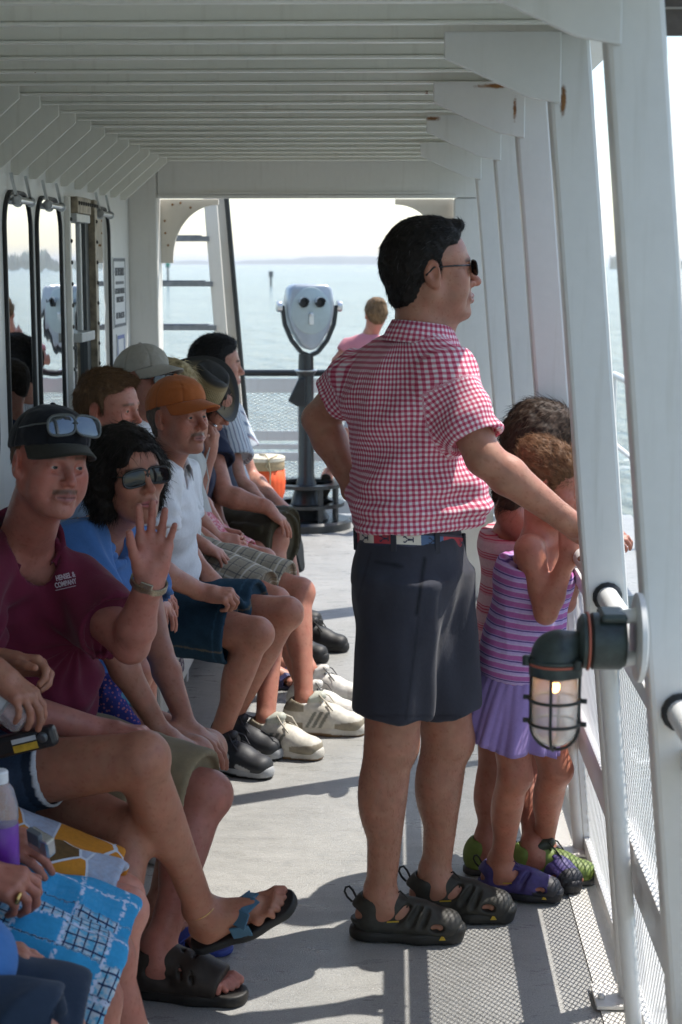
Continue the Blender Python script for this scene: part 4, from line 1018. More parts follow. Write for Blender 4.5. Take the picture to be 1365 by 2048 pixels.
def limb_hair(root, body, segs, colr=(.035, .022, .015), n=2200, length=.012, w=.00035, seed=0, rad=.09, down=(0, 0, -1)):
    """fine hair on shins or forearms"""
    me = body.data; k = len(me.vertices); co = np.zeros(k * 3); me.vertices.foreach_get('co', co); v = co.reshape(-1, 3); no = np.zeros(k * 3); me.vertices.foreach_get('normal', no); no = no.reshape(-1, 3)
    P, D = [], []; r = np.random.RandomState(seed)
    for a, b in segs:
        a, b = V3(a), V3(b); t = (v - a) @ (b - a) / ((b - a) @ (b - a)); idx = np.where((t > .02) & (t < .95) & (seg_dist(v, a, b) < rad))[0]
        if not len(idx): continue
        idx = r.choice(idx, min(n, len(idx)), replace=True); d = nrm(b - a) * .8 + no[idx] * .45 + V3(down) * .2
        P.append(v[idx] + .002 * r.randn(len(idx), 3) * 0); D.append(d / np.linalg.norm(d, axis=1, keepdims=True))
    P, D = np.concatenate(P), np.concatenate(D); sv, sf = strands('x', P, D, length, w, None, None, seed, jit=.3, nseg=2)
    return mk_mesh('body_hair', sv, sf, M_HAIRC, root, np.tile(V3(colr), (len(sv), 1)))
def seat_folds(J, amp=.006):
    """rolls at the waist, drag lines from the armpits"""
    pe, ch = V3(J['pelvis']), V3(J['chest']); up = nrm(ch - pe); L = np.linalg.norm(ch - pe)
    def post(v, f):
        nn = vnormals(v, f); z = (v - pe) @ up / L; a = np.sin(z * 30 + vnoise(v * 8) * 3.4) * np.exp(-((z - .45) / .38) ** 2)
        b = 0
        for s_ in ('shL', 'shR'):
            S = V3(J[s_]) - up * .10; d = np.linalg.norm(v - S, axis=1); q = np.arctan2((v - S) @ up, (v - S) @ nrm(V3(J['shL']) - V3(J['shR']))); b = b + np.sin(q * 13 + vnoise(v * 10) * 1.6) * np.exp(-((d - .12) / .09) ** 2)
        return v + nn * (amp * a + amp * .7 * b)[:, None]
    return post
# ================================================================= THE STANDING MAN
def weave_mat(name, build, rough=0.85, bs=0.3):
    """cloth whose pattern follows the 'pat' coordinates in metres"""
    m, t, b = new_mat(name); a = N(t, 'ShaderNodeAttribute', attribute_name='pat'); s = N(t, 'ShaderNodeSeparateXYZ'); t.links.new(a.outputs['Vector'], s.inputs[0])
    p = geo_pos(t); wob = math_(t, 'MULTIPLY', math_(t, 'SUBTRACT', noise(t, p, 18, 2), .5), .006)
    c = build(t, math_(t, 'ADD', s.outputs[0], wob), math_(t, 'ADD', s.outputs[1], wob), s.outputs[2], p)
    c = mixc(t, 1, c, ramp(t, noise(t, p, 120, 3), [(.3, (.86,) * 3), (.7, (1,) * 3)]), 'MULTIPLY')
    t.links.new(c, b.inputs['Base Color']); b.inputs['Roughness'].default_value = rough; b.inputs['Specular IOR Level'].default_value = .2
    bump(t, b, math_(t, 'ADD', noise(t, p, 35, 4, .6), math_(t, 'MULTIPLY', noise(t, p, 500, 2), .2)), bs, .006)
    return m
def band(t, x, period, frac, off=0.0, soft=.06):
    f = math_(t, 'FRACT', math_(t, 'ADD', math_(t, 'DIVIDE', x, period), 50.0 + off)); d = math_(t, 'ABSOLUTE', math_(t, 'SUBTRACT', f, .5))
    n = N(t, 'ShaderNodeMapRange'); t.links.new(d, n.inputs[0]); n.inputs[1].default_value = frac / 2 + soft; n.inputs[2].default_value = frac / 2 - soft
    return n.outputs[0]
def ging(t, u, v, w, p):
    a, b = band(t, u, .0124, .5), band(t, v, .0124, .5); s = math_(t, 'MULTIPLY', math_(t, 'ADD', a, b), .5)
    return ramp(t, s, [(0, (.80, .74, .76)), (.5, (.64, .23, .31)), (1, (.46, .045, .105))])
M_GING = weave_mat('pink gingham cotton', ging, .8, .35)
SKIN_M = (.40, .185, .120)
man = thing('person', 'standing man in pink gingham shirt, dark shorts and sunglasses, reaching one arm to the rail', 'person', A(820, 1880, 3.95) * V3((1, 1, 0)))
JM = dict(pelvis=A(822, 1120, 4.02), chest=A(814, 810, 4.03), neck=A(843, 668, 4.03), head=A(858, 543, 4.04),
          shR=A(893, 748, 3.92), elR=A(968, 915, 3.83), wrR=A(1135, 1042, 3.88), shL=A(722, 752, 4.18), elL=A(638, 838, 4.25), wrL=A(716, 985, 4.20),
          hipR=A(806, 1180, 3.93), knR=A(782, 1488, 3.93), anR=A(762, 1792, 3.95), hipL=A(862, 1180, 4.08), knL=A(895, 1480, 4.09), anL=A(872, 1752, 4.10))
hM = Fr(JM['head'], (.965, .25, .05), (-.03, 0, 1), 1.03)
F = Fld(); head_ops(F, hM, fat=.45, nose=1.15)
ne = JM['neck']; F.cap(hM.p(-.022, 0, -.045), ne - V3((0, 0, .05)), .060, .068, .03); F.cap(hM.p(.03, 0, -.085), ne + hM.x * .03 - V3((0, 0, .03)), .034, .05, .03)
torso_ops(F, JM, .98, add=-.012)
arm_ops(F, JM['shR'], JM['elR'], JM['wrR'], 1.10); arm_ops(F, JM['shL'], JM['elL'], JM['wrL'], 1.10)
hd = nrm(JM['wrR'] - JM['elR']); hand_ops(F, JM['wrR'], nrm(hd + V3((.2, .15, -.15))), (.25, -.2, -.9), 1, 1.0, (.7, .75, .8, .85), .1)
hand_ops(F, JM['wrL'], (.75, -.35, -.3), (-.1, .9, -.3), -1, 1.0, (.4, .45, .5, .5), .1)
for s_ in 'RL':
    leg_ops(F, JM['hip' + s_], JM['kn' + s_], JM['an' + s_], (-.97, -.25, 0), 1.16)
fR = Fr(A(762, 1868, 3.95) * V3((1, 1, 0)) + V3((0, 0, .028)), (.985, -.10, 0), sc=1.0); fL = Fr(A(868, 1826, 4.09) * V3((1, 1, 0)) + V3((0, 0, .028)), (.985, -.14, 0), sc=1.0)
for fr in (fR, fL): foot_ops(F, fr)
bodyM = finish_body(F, JM, man, dict(skin=SKIN_M, brow=(.03, .022, .018), stub=.35, red=.55), hM, hands=[(JM['wrR'] + hd * .07, .12)], res=.0055)
limb_hair(man, bodyM, [(JM['knR'], JM['anR']), (JM['knL'], JM['anL'])], (.07, .035, .022), n=1500, length=.009, w=.00016, rad=.10); limb_hair(man, bodyM, [(JM['elR'], JM['wrR'])], (.14, .08, .045), n=600, length=.008, w=.00014, rad=.07, seed=1)
hair_shell(man, hM, (.016, .013, .011), front=.060, nape=-.066, thick=.007, top=.006, n=11000, sw=.0006, slen=.013, seed=3, lift=.03, jit=.18, greying=.06, tuft=((.080, 0, .100), (.032, .045, .016)), fringe_x=.034)
glasses(man, hM, lw=.027, lh=.0165, z=.004, x=.104)
# shirt
FS, T = shirt_field(JM, .955, .008, .014, slL=.58, slR=.80, hem=.086, slr=.072, slf=1.02, neck_r=.062, neckdrop=.0)
wp = T['wa'] - T['up'] * .03
FS.cap(wp, wp - T['up'] * .05, .113, .112, .05, flat=T['lh'], ratio=.74)        # bloused over the belt
FS.cut(JM['pelvis'] + T['up'] * .088, -T['up'], JM['pelvis'] - .3, JM['pelvis'] + .3, .01)
# folded collar
ne = JM['neck']; nd = nrm(JM['head'] - ne)
FS.cap(ne - nd * .06 + hM.x * .012, ne + nd * .10 + hM.x * .016, .064, .064, .004, 's')
FS.cap(ne + hM.x * .06 + nd * .02, ne + hM.x * .10 - nd * .05, .03, .02, .006, 's')
def pat_shirt(v):
    pe, ch = JM['pelvis'], JM['chest']; u = cyl_pat(v, pe, ch, T['fw'] * -1, .15)
    d0 = seg_dist(v, pe, ch) - .115
    for S, E_ in ((JM['shR'], JM['elR']), (JM['shL'], JM['elL'])):
        d = E_ - S; q = cyl_pat(v, S, E_, V3((0, -1, .3)), .078); mk = (seg_dist(v, S + d * .12, E_) < .092) & ((v - S) @ nrm(d) > .045); u[mk] = q[mk]
    mk = ((v - ne) @ nd > -.022) & (seg_dist(v, ne, ne + nd * .1) < .095); q = cyl_pat(v, ne, ne + nd * .1, T['fw'] * -1, .08); u[mk] = q[mk]
    return np.concatenate([u, np.zeros((len(v), 1))], 1)
def post_shirt(v, f):
    nn = vnormals(v, f); z = (v - JM['pelvis']) @ T['up']
    # diagonal drag folds from the raised arm and soft rolls over the belt
    q = v @ nrm(V3((.55, -.1, -.8)))
    a = np.sin(z * 95 + vnoise(v * 9) * 3.2) * np.exp(-((z - .15) / .06) ** 2) * .0065
    b = np.sin(q * 62 + vnoise(v * 6) * 2.6) * np.exp(-((z - .32) / .14) ** 2) * .0060
    return v + nn * (a + b)[:, None]
garment('shirt', FS, man, (.6, .2, .3), .005, .0060, (11, 11, 7), 2, M_GING, None, pat_shirt, 2, post_shirt)
collar_piece(man, ne - nd * .012, nd, nrm(hM.x + V3((0, .5, 0))), .066, (.6, .2, .3), M_GING, lambda v: np.concatenate([cyl_pat(v, ne, ne + nd * .1, T['fw'] * -1, .08), np.zeros((len(v), 1))], 1))
# shorts, belt
JS = dict(JM); FSo = shorts_field(JM, 1.0, .012, frac=.80, legr=.105, flare=1.04, waist=.068, legk=.06)
upm = T['up']; lhm = T['lh']; fwm = nrm(np.cross(lhm, upm))
FSo.ell(JM['pelvis'] - fwm * .055 - upm * .085, (.085, .11, .11), np.array([fwm, lhm, upm]), .05)
def shorts_cols(v, c):
    n = vnoise(v * V3((35, 35, 14))); c = c * (1 + .18 * n)[:, None]
    # side pocket slit, back pocket welt
    px, py = proj(v); near = v[:, 1] < JM['pelvis'][1] - .02
    def line(x0, y0, x1, y1, w, k):
        d = seg_dist(np.stack([px, py, px * 0], 1), V3((x0, y0, 0)), V3((x1, y1, 0))); m_ = near & (d < w * 2); c[m_] *= (1 - k * np.exp(-(d[m_] / w) ** 2))[:, None]
    line(850, 1118, 834, 1228, 4, .75); line(752, 1124, 806, 1132, 3, .6); line(788, 1131, 800, 1134, 4, .5); line(838, 1235, 812, 1440, 2.5, .35); line(738, 1432, 960, 1432, 2.5, .35); line(742, 1105, 716, 1200, 2.5, .3)
    return c
def post_shorts(v, f):
    nn = vnormals(v, f); w = np.sin((v @ nrm(V3((.8, .5, .10)))) * 55 + vnoise(v * V3((5, 5, 3))) * 3) * .0045 * np.clip((JM['pelvis'][2] - v[:, 2]) / .2, 0, 1)
    return v + nn * w[:, None]
garment('shorts', FSo, man, (.036, .038, .052), .0055, .005, (9, 9, 4), 5, None, shorts_cols, None, 2, post_shorts)
bc = JM['pelvis'] + upm * .049
M_BELT = [simple('belt navy', (.02, .022, .05), .5), simple('belt red', (.42, .035, .05), .6), simple('belt cream', (.66, .62, .52), .6), simple('belt blue', (.06, .12, .24), .6)]
def belt_pt(a, z, r=1.0): return bc + lhm * (.1770 * r * math.sin(a)) + fwm * (.1205 * r * math.cos(a)) + upm * z
b = MB(); nseg = 96
for i in range(nseg):
    a0, a1 = 2 * math.pi * i / nseg, 2 * math.pi * (i + 1) / nseg
    mi = (1, 2, 3, 1, 2)[(i // 7) % 5]
    for z0, z1, m_ in ((-.0175, -.012, 0), (-.012, .012, mi), (.012, .0175, 0)):
        rr = 1.0 if m_ else .995
        b.add([belt_pt(a0, z0, rr), belt_pt(a1, z0, rr), belt_pt(a1, z1, rr), belt_pt(a0, z1, rr), belt_pt(a0, z0, .97), belt_pt(a1, z0, .97), belt_pt(a1, z1, .97), belt_pt(a0, z1, .97)],
              [(0, 1, 2, 3), (7, 6, 5, 4), (0, 4, 5, 1), (3, 2, 6, 7)], m_)
belt = b.build('belt', M_BELT, man)
for i in range(0, nseg - 6, 7):
    lob = MB(); ac = 2 * math.pi * (i + 3.5) / nseg; P = lambda u, w: belt_pt(ac - u / .135, w, 1.012)
    for poly in ([(-.013, -.006), (-.010, -.006), (-.010, .006), (-.013, .006)], [(-.010, -.0018), (.002, -.003), (.002, .003), (-.010, .0018)],
                 [(.002, .002), (.006, .0075), (.011, .0085), (.013, .004), (.008, .005), (.004, .001)], [(.002, -.002), (.004, -.001), (.008, -.005), (.013, -.004), (.011, -.0085), (.006, -.0075)]):
        lob.add([P(*q) for q in poly], [tuple(range(len(poly)))])
    lob.build('lobster_emblem', M_BELT[0], belt)
M_LOOP = simple('shorts loop', (.03, .032, .042), .9)
for a in (0.5, 1.25, 2.2, 2.9, 3.9, 5.0, 5.8):
    MB().bar(belt_pt(a, -.03, 1.02), belt_pt(a, .024, 1.02), .013, .006, belt_pt(a, 0) - bc).build('belt_loop', M_LOOP, belt)

# closed-toe river sandals
def river_sandal(name, fr, root, up_c, sole_c, acc_c, slots=True, child=1.0, loop=True, holes=((.040, .100), (.078, .130), (.112, .152))):
    s = fr.s * child; p = lambda u, v, w: fr.c + s * (u * fr.x + v * fr.y + w * fr.z); R = fr.R(); z0 = -.028
    F = Fld()
    F.ell(p(-.034, 0, .035), V3((.046, .040, .045)) * s, R, .02); F.cap(p(-.01, 0, .066), p(.10, .004, .036), .043 * s, .032 * s, .03, flat=fr.y, ratio=.95)
    F.cap(p(.10, .004, .030), p(.172, .004, .018), .036 * s, .030 * s, .03, flat=fr.y, ratio=.74); F.cap(p(-.02, 0, .012), p(.16, .004, .010), .036 * s, .036 * s, .02, flat=fr.y, ratio=.80)
    F.cone(p(-.004, 0, .055), p(-.012, 0, .16), .036 * s, .048 * s, .008, 's'); F.cut(p(0, 0, -.004), -fr.z, k=.003)
    if slots:
        F.ell(p(-.066, 0, .040), V3((.030, .06, .016)) * s, R, .006, 's')                         # heel gap
        for sd in (-1, 1):
            for (u0, u1) in holes:
                F.cap(p(u0 - .012, sd * .062, .012), p(u1 - .030, sd * .026, .066), .0115 * s, .0095 * s, .003, 's')
            F.ell(p(.145, sd * .045, .020), V3((.018, .02, .010)) * s, R, .004, 's')
    F.ell(p(.0, 0, .032), V3((.055, .030, .05)) * s, R, .004, 's')
    v, f = F.mesh(.0032, None, 1); l = (v - fr.c) @ R.T / s; c = np.tile(V3(up_c), (len(v), 1)) * (1 + .25 * vnoise(v * 120))[:, None]
    tb = (l[:, 0] > .168) | ((l[:, 0] > .12) & (l[:, 2] < .014)); c[tb] = V3(sole_c) * 1.3
    sh = mk_mesh('sandal', v, f, M_SHOE, root, np.clip(c, 0, 1))
    G = Fld(); G.cap(p(-.040, 0, -.012), p(-.02, 0, -.012), .040 * s, .040 * s, .01); G.cap(p(-.02, 0, -.012), p(.10, .004, -.012), .040 * s, .045 * s, .02, flat=fr.y, ratio=.95)
    G.cap(p(.10, .004, -.011), p(.172, .004, -.009), .045 * s, .038 * s, .02, flat=fr.y, ratio=.9); G.cut(p(0, 0, z0 + .001), -fr.z, k=.002); G.cut(p(0, 0, .003), fr.z, k=.004)
    G.ell(p(.185, .004, .006), V3((.030, .036, .020)) * s, R, .008); G.cut(p(0, 0, z0 + .001), -fr.z, k=.002)
    v, f = G.mesh(.0034, None, 1); l = (v - fr.c) @ R.T / s; gr = np.abs(((l[:, 0] * 60) % 1) - .5) < .12
    c = np.tile(V3(sole_c), (len(v), 1)); c[(l[:, 2] < -.018) & gr] *= .5
    mk_mesh('sole', v, f, M_SHOE, sh, c)
    b = MB()
    for k in range(4):
        u = .045 + .022 * k; w = .082 - .010 * k
        b.tube([p(u, -.022, w - .010), p(u + .008, 0, w + .004), p(u + .016, .022, w - .010)], .0022 * s, 6); b.tube([p(u, .022, w - .010), p(u + .008, 0, w + .005), p(u + .016, -.022, w - .010)], .0022 * s, 6)
    b.tube([p(.04, 0, .09), p(.05, -.01, .10), p(.07, -.02, .085)], .0022 * s, 6)
    b.build('lace', simple('bungee lace', tuple(x * .6 for x in up_c), .7), sh, smooth=True)
    if loop:
        b = MB().tube([p(-.073, 0, .062), p(-.085, 0, .074), p(-.092, 0, .088), p(-.089, 0, .099), p(-.080, 0, .102), p(-.071, 0, .092), p(-.064, 0, .078), p(-.06, 0, .068)], .003 * s, 6)
        b.build('pull_loop', simple('webbing loop', (.02, .02, .018), .8), sh, smooth=True)
    b = MB(); q = [p(.150, -.0415, -.010), p(.166, -.039, -.010), p(.158, -.0395, .004)]; q2 = [x - fr.y * .0025 * s for x in q]
    b.add(q + q2, [(0, 1, 2), (5, 4, 3), (0, 3, 4, 1), (1, 4, 5, 2), (2, 5, 3, 0)]); b.add([p(.02, -.0465, .030), p(.05, -.0462, .033), p(.05, -.0462, .037), p(.02, -.0465, .034)], [(0, 1, 2, 3)])
    b.build('emblem', simple('sandal emblem', acc_c, .6), sh)
    return sh
for fr in (fR, fL): river_sandal('sandal', fr, man, (.035, .033, .026), (.022, .021, .018), (.45, .30, .02))
# ================================================================= PEOPLE ON THE BENCH AND THE GIRLS
def base_person(lb, J, hs, skin, g=1.0, belly=0.0, fem=0.0, hands=None, back=(-1, 0, -.1), res=.006, hres=.0028, col=None, headkw=None, eye=True, iris=(.10, .07, .04), look=(1, 0, 0), grp=None, feet=(), legs='RL', arms='RL', arm_g=None, leg_g=None, extra=None, nk=.052, hdres=.0030, colfn=None, child=0):
    J = {k: A(*v) if len(v) == 3 and not isinstance(v, np.ndarray) else v for k, v in J.items()}
    h = Fr(J['head'], hs[0], hs[1], hs[2])
    root = thing('person', lb, 'person', (J['pelvis'][0], J['pelvis'][1], 0), grp)
    F = Fld(); head_ops(F, h, **(headkw or {}))
    ne = V3(J['neck']); F.cap(h.p(-.022, 0, -.045), ne, nk * h.s, nk * 1.12 * h.s, .03); F.cap(h.p(.025, 0, -.085), ne + h.x * .02, .030 * h.s, .045 * h.s, .03)
    torso_ops(F, J, g, belly * .6, -.012, fem)
    ag = arm_g or g; lg = leg_g or g
    for s_ in arms: arm_ops(F, J['sh' + s_], J['el' + s_], J['wr' + s_], ag)
    hc = []
    for s_, kw in (hands or {}).items():
        kw = dict(kw); wr = J['wr' + s_]; d = kw.pop('d', None); d = nrm(wr - J['el' + s_]) if d is None else nrm(d)
        n = kw.pop('n'); hi = kw.pop('hi', True); hand_ops(F, wr, d, n, **kw)
        if hi: hc.append((wr + d * .085 * kw.get('s', 1), .115 * kw.get('s', 1)))
    for s_ in legs: leg_ops(F, J['hip' + s_], J['kn' + s_], J['an' + s_], back, lg)
    fc = []
    for fr in feet: foot_ops(F, fr); fc.append((fr.p(.08, 0, .03), .15 * fr.s))
    if extra: extra(F, J, h)
    c = dict(skin=skin); c.update(col or {})
    finish_body(F, J, root, c, h, hc, res, hres, hdres, fc, colfn)
    if eye: eyes(h, root, iris, look)
    return root, J, h
def gfr(px, py, dirx, z=.028, Y=None, sc=1.0, up=(0, 0, 1)):
    """foot frame standing on the deck where pixel (px, py) meets it"""
    c = AZ(px, py, 0) if Y is None else A(px, py, Y); 
    if Y is None: c = V3((c[0], c[1], z))
    return Fr(c, dirx, up, sc)

def sneaker(fr, root, up_c, sole_c, acc, stripe=None, lace_c=(.6, .58, .52), toe_c=None, edge_c=None, high=0.0, tongue_c=None, emblem=None, name='shoe', loop=False, sock=None):
    s = fr.s; p = fr.p; R = fr.R(); z0 = -.028
    F = Fld(); F.ell(p(-.036, 0, .035), V3((.044, .039, .052)) * s, R, .02); F.cap(p(-.015, 0, .070 + high), p(.095, .003, .038), .040 * s, .032 * s, .03, flat=fr.y, ratio=.92)
    F.cap(p(.09, .003, .030), p(.170, .004, .014), .036 * s, .029 * s, .03, flat=fr.y, ratio=.74); F.cap(p(-.03, 0, .008), p(.16, .004, .006), .035 * s, .035 * s, .02, flat=fr.y, ratio=.78)
    F.cap(p(.02, 0, .095 + high), p(.055, 0, .105 + high), .026 * s, .016 * s, .008, flat=fr.y, ratio=.7)
    F.cone(p(-.006, 0, .060), p(-.014, 0, .18), .034 * s, .044 * s, .006, 's'); F.cut(p(0, 0, -.004), -fr.z, k=.003)
    v, f = F.mesh(.0036, None, 1); l = (v - fr.c) @ R.T / s; x, y, z = l.T; c = np.tile(V3(up_c), (len(v), 1))
    if acc is not None:
        c[(z < .022 - .02 * np.clip(x, 0, 1)) & (x < -.005)] = acc; c[(x > .105) & (z < .020 + .10 * (x - .105))] = acc; c[(x < .0) & (z > .058)] = acc
    if toe_c is not None: c[(x > .150) & (z < .034)] = toe_c
    if stripe is not None:
        for k in range(3):
            u = x - .55 * (z - .02) - .018 - .022 * k; c[(np.abs(u) < .0062) & (z > .002) & (z < .058) & (np.abs(y) > .02)] = stripe
    if tongue_c is not None: c[(z > .088 + high) & (x > .005)] = tongue_c
    if emblem is not None:
        for pts, colr in emblem:
            for (a, b, r) in pts: c[seg_dist(np.stack([x, z], 1) @ np.eye(2, 3), V3((*a, 0)), V3((*b, 0))) < r] = colr
    c *= (1 + .12 * vnoise(v * 130))[:, None]; sh = mk_mesh(name, v, f, M_SHOE, root, np.clip(c, 0, 1))
    G = Fld(); G.cap(p(-.040, 0, -.012), p(.10, .004, -.012), .040 * s, .044 * s, .01, flat=fr.y, ratio=.97); G.cap(p(.09, .004, -.011), p(.172, .004, -.006), .044 * s, .037 * s, .02, flat=fr.y, ratio=.9)
    G.cut(p(0, 0, z0 + .001), -fr.z, k=.003); G.cut(p(0, 0, .002), fr.z + fr.x * -.06, k=.003)
    v, f = G.mesh(.0038, None, 1); l = (v - fr.c) @ R.T / s; c = np.tile(V3(sole_c), (len(v), 1))
    if edge_c is not None: c[l[:, 2] < -.017 + .004 * np.sin(l[:, 0] * 30)] = edge_c
    mk_mesh('sole', v, f, M_SHOE, sh, c)
    b = MB()
    for k in range(5):
        u = .040 + .021 * k; w = .096 - .0125 * k + high * (1 - k / 5)
        b.tube([p(u, -.024, w - .012), p(u + .008, 0, w + .002), p(u + .018, .022, w - .012)], .0026 * s, 6); b.tube([p(u, .024, w - .012), p(u + .008, 0, w + .003), p(u + .018, -.022, w - .012)], .0026 * s, 6)
    for sg in (-1, 1): b.tube([p(.055, 0, .100 + high), p(.050, sg * .020, .112 + high), p(.075, sg * .042, .095), p(.098, sg * .040, .065), p(.075, sg * .020, .082)], .0026 * s, 6)
    b.build('lace', simple('lace', lace_c, .8), sh, smooth=True)
    if sock is not None:
        S = Fld(); S.cone(p(-.004, 0, .05), p(-.006, 0, .050 + sock), .039 * s, .038 * s, .01, rnd=.01); v, f = S.mesh(.004); mk_mesh('sock', v, f, M_CLOTH, root, np.tile(V3((.72, .71, .69)), (len(v), 1)))
    return sh
def flipflop(fr, root, sole_c, strap_c, edge_c, thick=.016, curve=0.0, name='flip_flop', top_c=None):
    s = fr.s; p = fr.p; F = Fld(); R = fr.R(); t = thick
    F.cap(p(-.045, 0, -t * .5), p(.08, .004, -t * .5), .040 * s, .044 * s, .02, flat=fr.y, ratio=.98); F.cap(p(.08, .004, -t * .5), p(.172, .008, -t * .5 + .003), .046 * s, .042 * s, .03, flat=fr.y, ratio=.95)
    F.cut(p(0, 0, 0.001), fr.z, k=.003); F.cut(p(0, 0, -t), -fr.z, k=.004)
    v, f = F.mesh(.0034, None, 1); l = (v - fr.c) @ R.T / s
    v = v + np.outer(s * (curve * np.clip(l[:, 0] - .08, 0, 1) ** 2 * 4 + .05 * np.clip(-l[:, 0], 0, 1)), fr.z)
    c = np.tile(V3(sole_c), (len(v), 1)); c[l[:, 2] > -.003] = sole_c if top_c is None else top_c
    sh = mk_mesh(name, v, f, M_SHOE, root, c)
    b = MB()
    for sg in (-1, 1):
        pts = [p(.055 - .012 * sg, sg * .046, -.004), p(.072, sg * .044, .028), p(.098, sg * .028 + .004, .050), p(.128, sg * .006 + .012, .044)]
        for i in range(3): b.bar(pts[i], pts[i + 1] + (pts[i + 1] - pts[i]) * .04, .046 * s * (1.1 - .28 * i), .005 * s, fr.d(0, sg * .8, .6) if i == 0 else fr.d(0, sg * .5, 1))
    b.tube([p(.126, .014, .044), p(.138, .014, .020), p(.140, .014, 0)], .004 * s, 6)
    so = b.build('strap', simple('flip flop strap', strap_c, .6), sh, bevel=.003)
    return sh
def open_sandal(fr, root, leather, sole_c, name='sandal'):
    s = fr.s; p = fr.p; R = fr.R(); F = Fld()
    F.ell(p(-.034, 0, .034), V3((.044, .038, .050)) * s, R, .02); F.cap(p(-.01, 0, .070), p(.10, .004, .040), .044 * s, .033 * s, .03, flat=fr.y, ratio=.95); F.cap(p(.10, .004, .034), p(.16, .004, .022), .040 * s, .03 * s, .03, flat=fr.y, ratio=.75)
    F.cap(p(-.02, 0, .012), p(.14, .004, .012), .042 * s, .042 * s, .02, flat=fr.y, ratio=.85); F.cut(p(0, 0, -.004), -fr.z, k=.003); F.cone(p(-.004, 0, .05), p(-.012, 0, .17), .036 * s, .046 * s, .006, 's')
    F.cut(p(.150, 0, 0), fr.d(1, 0, -.3), k=.004); F.cap(p(-.005, -.06, .045), p(.040, -.055, .028), .019 * s, .017 * s, .004, 's'); F.cap(p(.0, .06, .045), p(.035, .055, .03), .016 * s, .016 * s, .004, 's')
    for u in (.062, .092): F.cap(p(u + .01, -.07, .02), p(u, 0, .085), .0062 * s, .0055 * s, .003, 's'); F.cap(p(u + .01, .07, .02), p(u, 0, .085), .004 * s, .004 * s, .003, 's')
    v, f = F.mesh(.0034, None, 1); c = np.tile(V3(leather), (len(v), 1)) * (1 + .25 * vnoise(v * 140))[:, None]; sh = mk_mesh(name, v, f, M_SHOE, root, np.clip(c, 0, 1))
    G = Fld(); G.cap(p(-.042, 0, -.013), p(.10, .004, -.013), .043 * s, .047 * s, .01, flat=fr.y, ratio=.97); G.cap(p(.09, .004, -.013), p(.172, .006, -.010), .047 * s, .043 * s, .02, flat=fr.y, ratio=.95); G.cut(p(0, 0, -.027), -fr.z, k=.003); G.cut(p(0, 0, .002), fr.z, k=.003)
    v, f = G.mesh(.0036, None, 1); mk_mesh('sole', v, f, M_SHOE, sh, np.tile(V3(sole_c), (len(v), 1)))
    return sh
def shorts_pat(J, s_R='R'):
    def fn(v):
        u = np.zeros((len(v), 3)); best = np.full(len(v), 9.)
        for i, s_ in enumerate('RL'):
            H, K = J['hip' + s_], J['kn' + s_]; d = seg_dist(v, H, K); q = cyl_pat(v, H, K, V3((0, .6, -1)), .10); mk = d < best; best[mk] = d[mk]; u[mk, :2] = q[mk]; u[mk, 2] = i
        return u
    return fn
def leg_wrinkle(J, amp=.004, fr=58):
    def post(v, f):
        nn = vnormals(v, f); w = np.zeros(len(v))
        for s_ in 'RL':
            H, K = V3(J['hip' + s_]), V3(J['kn' + s_]); t = (v - H) @ nrm(K - H) / np.linalg.norm(K - H); a = np.sin(((v - H) @ nrm(K - H)) * fr + vnoise(v * 9) * 4)
            w += a * np.exp(-((t - .12) / .22) ** 2) * (seg_dist(v, H, K) < .16)
        return v + nn * (amp * w)[:, None]
    return post
SK_A = (.40, .20, .14); SK_B = (.45, .265, .19); SK_C = (.36, .19, .125); SK_D = (.31, .165, .11)

# ----------------------------------------------------------------- maroon polo, waving
J = dict(head=(100, 926, 3.58), neck=(50, 1085, 3.72), chest=(42, 1235, 3.78), pelvis=(-5, 1440, 3.86), shL=(158, 1188, 3.74), elL=(262, 1290, 3.58), wrL=(300, 1160, 3.50),
         shR=(-80, 1160, 3.55), elR=(-45, 1400, 3.52), wrR=(205, 1462, 3.62), hipL=(40, 1475, 3.95), hipR=(-20, 1490, 3.76), knL=(412, 1590, 3.76), anL=(362, 1895, 3.66), knR=(290, 1600, 3.66), anR=(235, 1950, 3.62))
fE = gfr(318, 1988, (.97, -.22, 0), .027); fE2 = gfr(120, 2125, (.9, -.3, 0), .027)
J['anL'] = fE.p(0, 0, .075); J['anR'] = fE2.p(0, 0, .075)
root, JE, hE = base_person('man in a maroon polo and black cap, waving his open left hand at the camera', J, ((.62, -.78, -.04), (.13, 0, 1), .95), (.41,.160,.120), 1.06, .03,
    hands=dict(L=dict(d=(.13, .0, 1), n=(.12, -1, .05), side=1, s=1.02, curl=(.09, .10, .15, .24), spread=.16, thumb=(.46, .55), tcurl=.42), R=dict(d=(.9, .1, -.05), n=(0, -.2, -1), side=-1, curl=(.5, .5, .5, .5))),
    headkw=dict(fat=.35, nose=1.05, mouth=.7, age=1), col=dict(lips=(.30, .11, .10), brow=(.13, .075, .05), red=.9, stub=.12, tache=(.13, .062, .042)), iris=(.03, .035, .04), look=(.95, .15, 0), feet=(fE, fE2), res=.0055, hdres=.0026, nk=.058)
cpE = cap_hat(root, hE, (.010, .011, .016), (.028, .026, .020), tilt=.20, brim=.068)
hair_shell(root, hE, (.14, .09, .06), front=.02, nape=-.045, thick=.004, n=900, slen=.010, lift=.05, fringe_x=.02)
hh = Fr(hE.p(.006, 0, .066), hE.d(1, 0, .25), hE.d(-.25, 0, 1), hE.s)
M_MIRR = simple('mirror lens', (.10, .115, .13), .05, .8)
glasses(root, hh, frame=simple('grey frame', (.085, .095, .095), .35, .2), lens=M_MIRR, lw=.033, lh=.0235, z=.008, x=.108, wrap=.5, th=.0032)
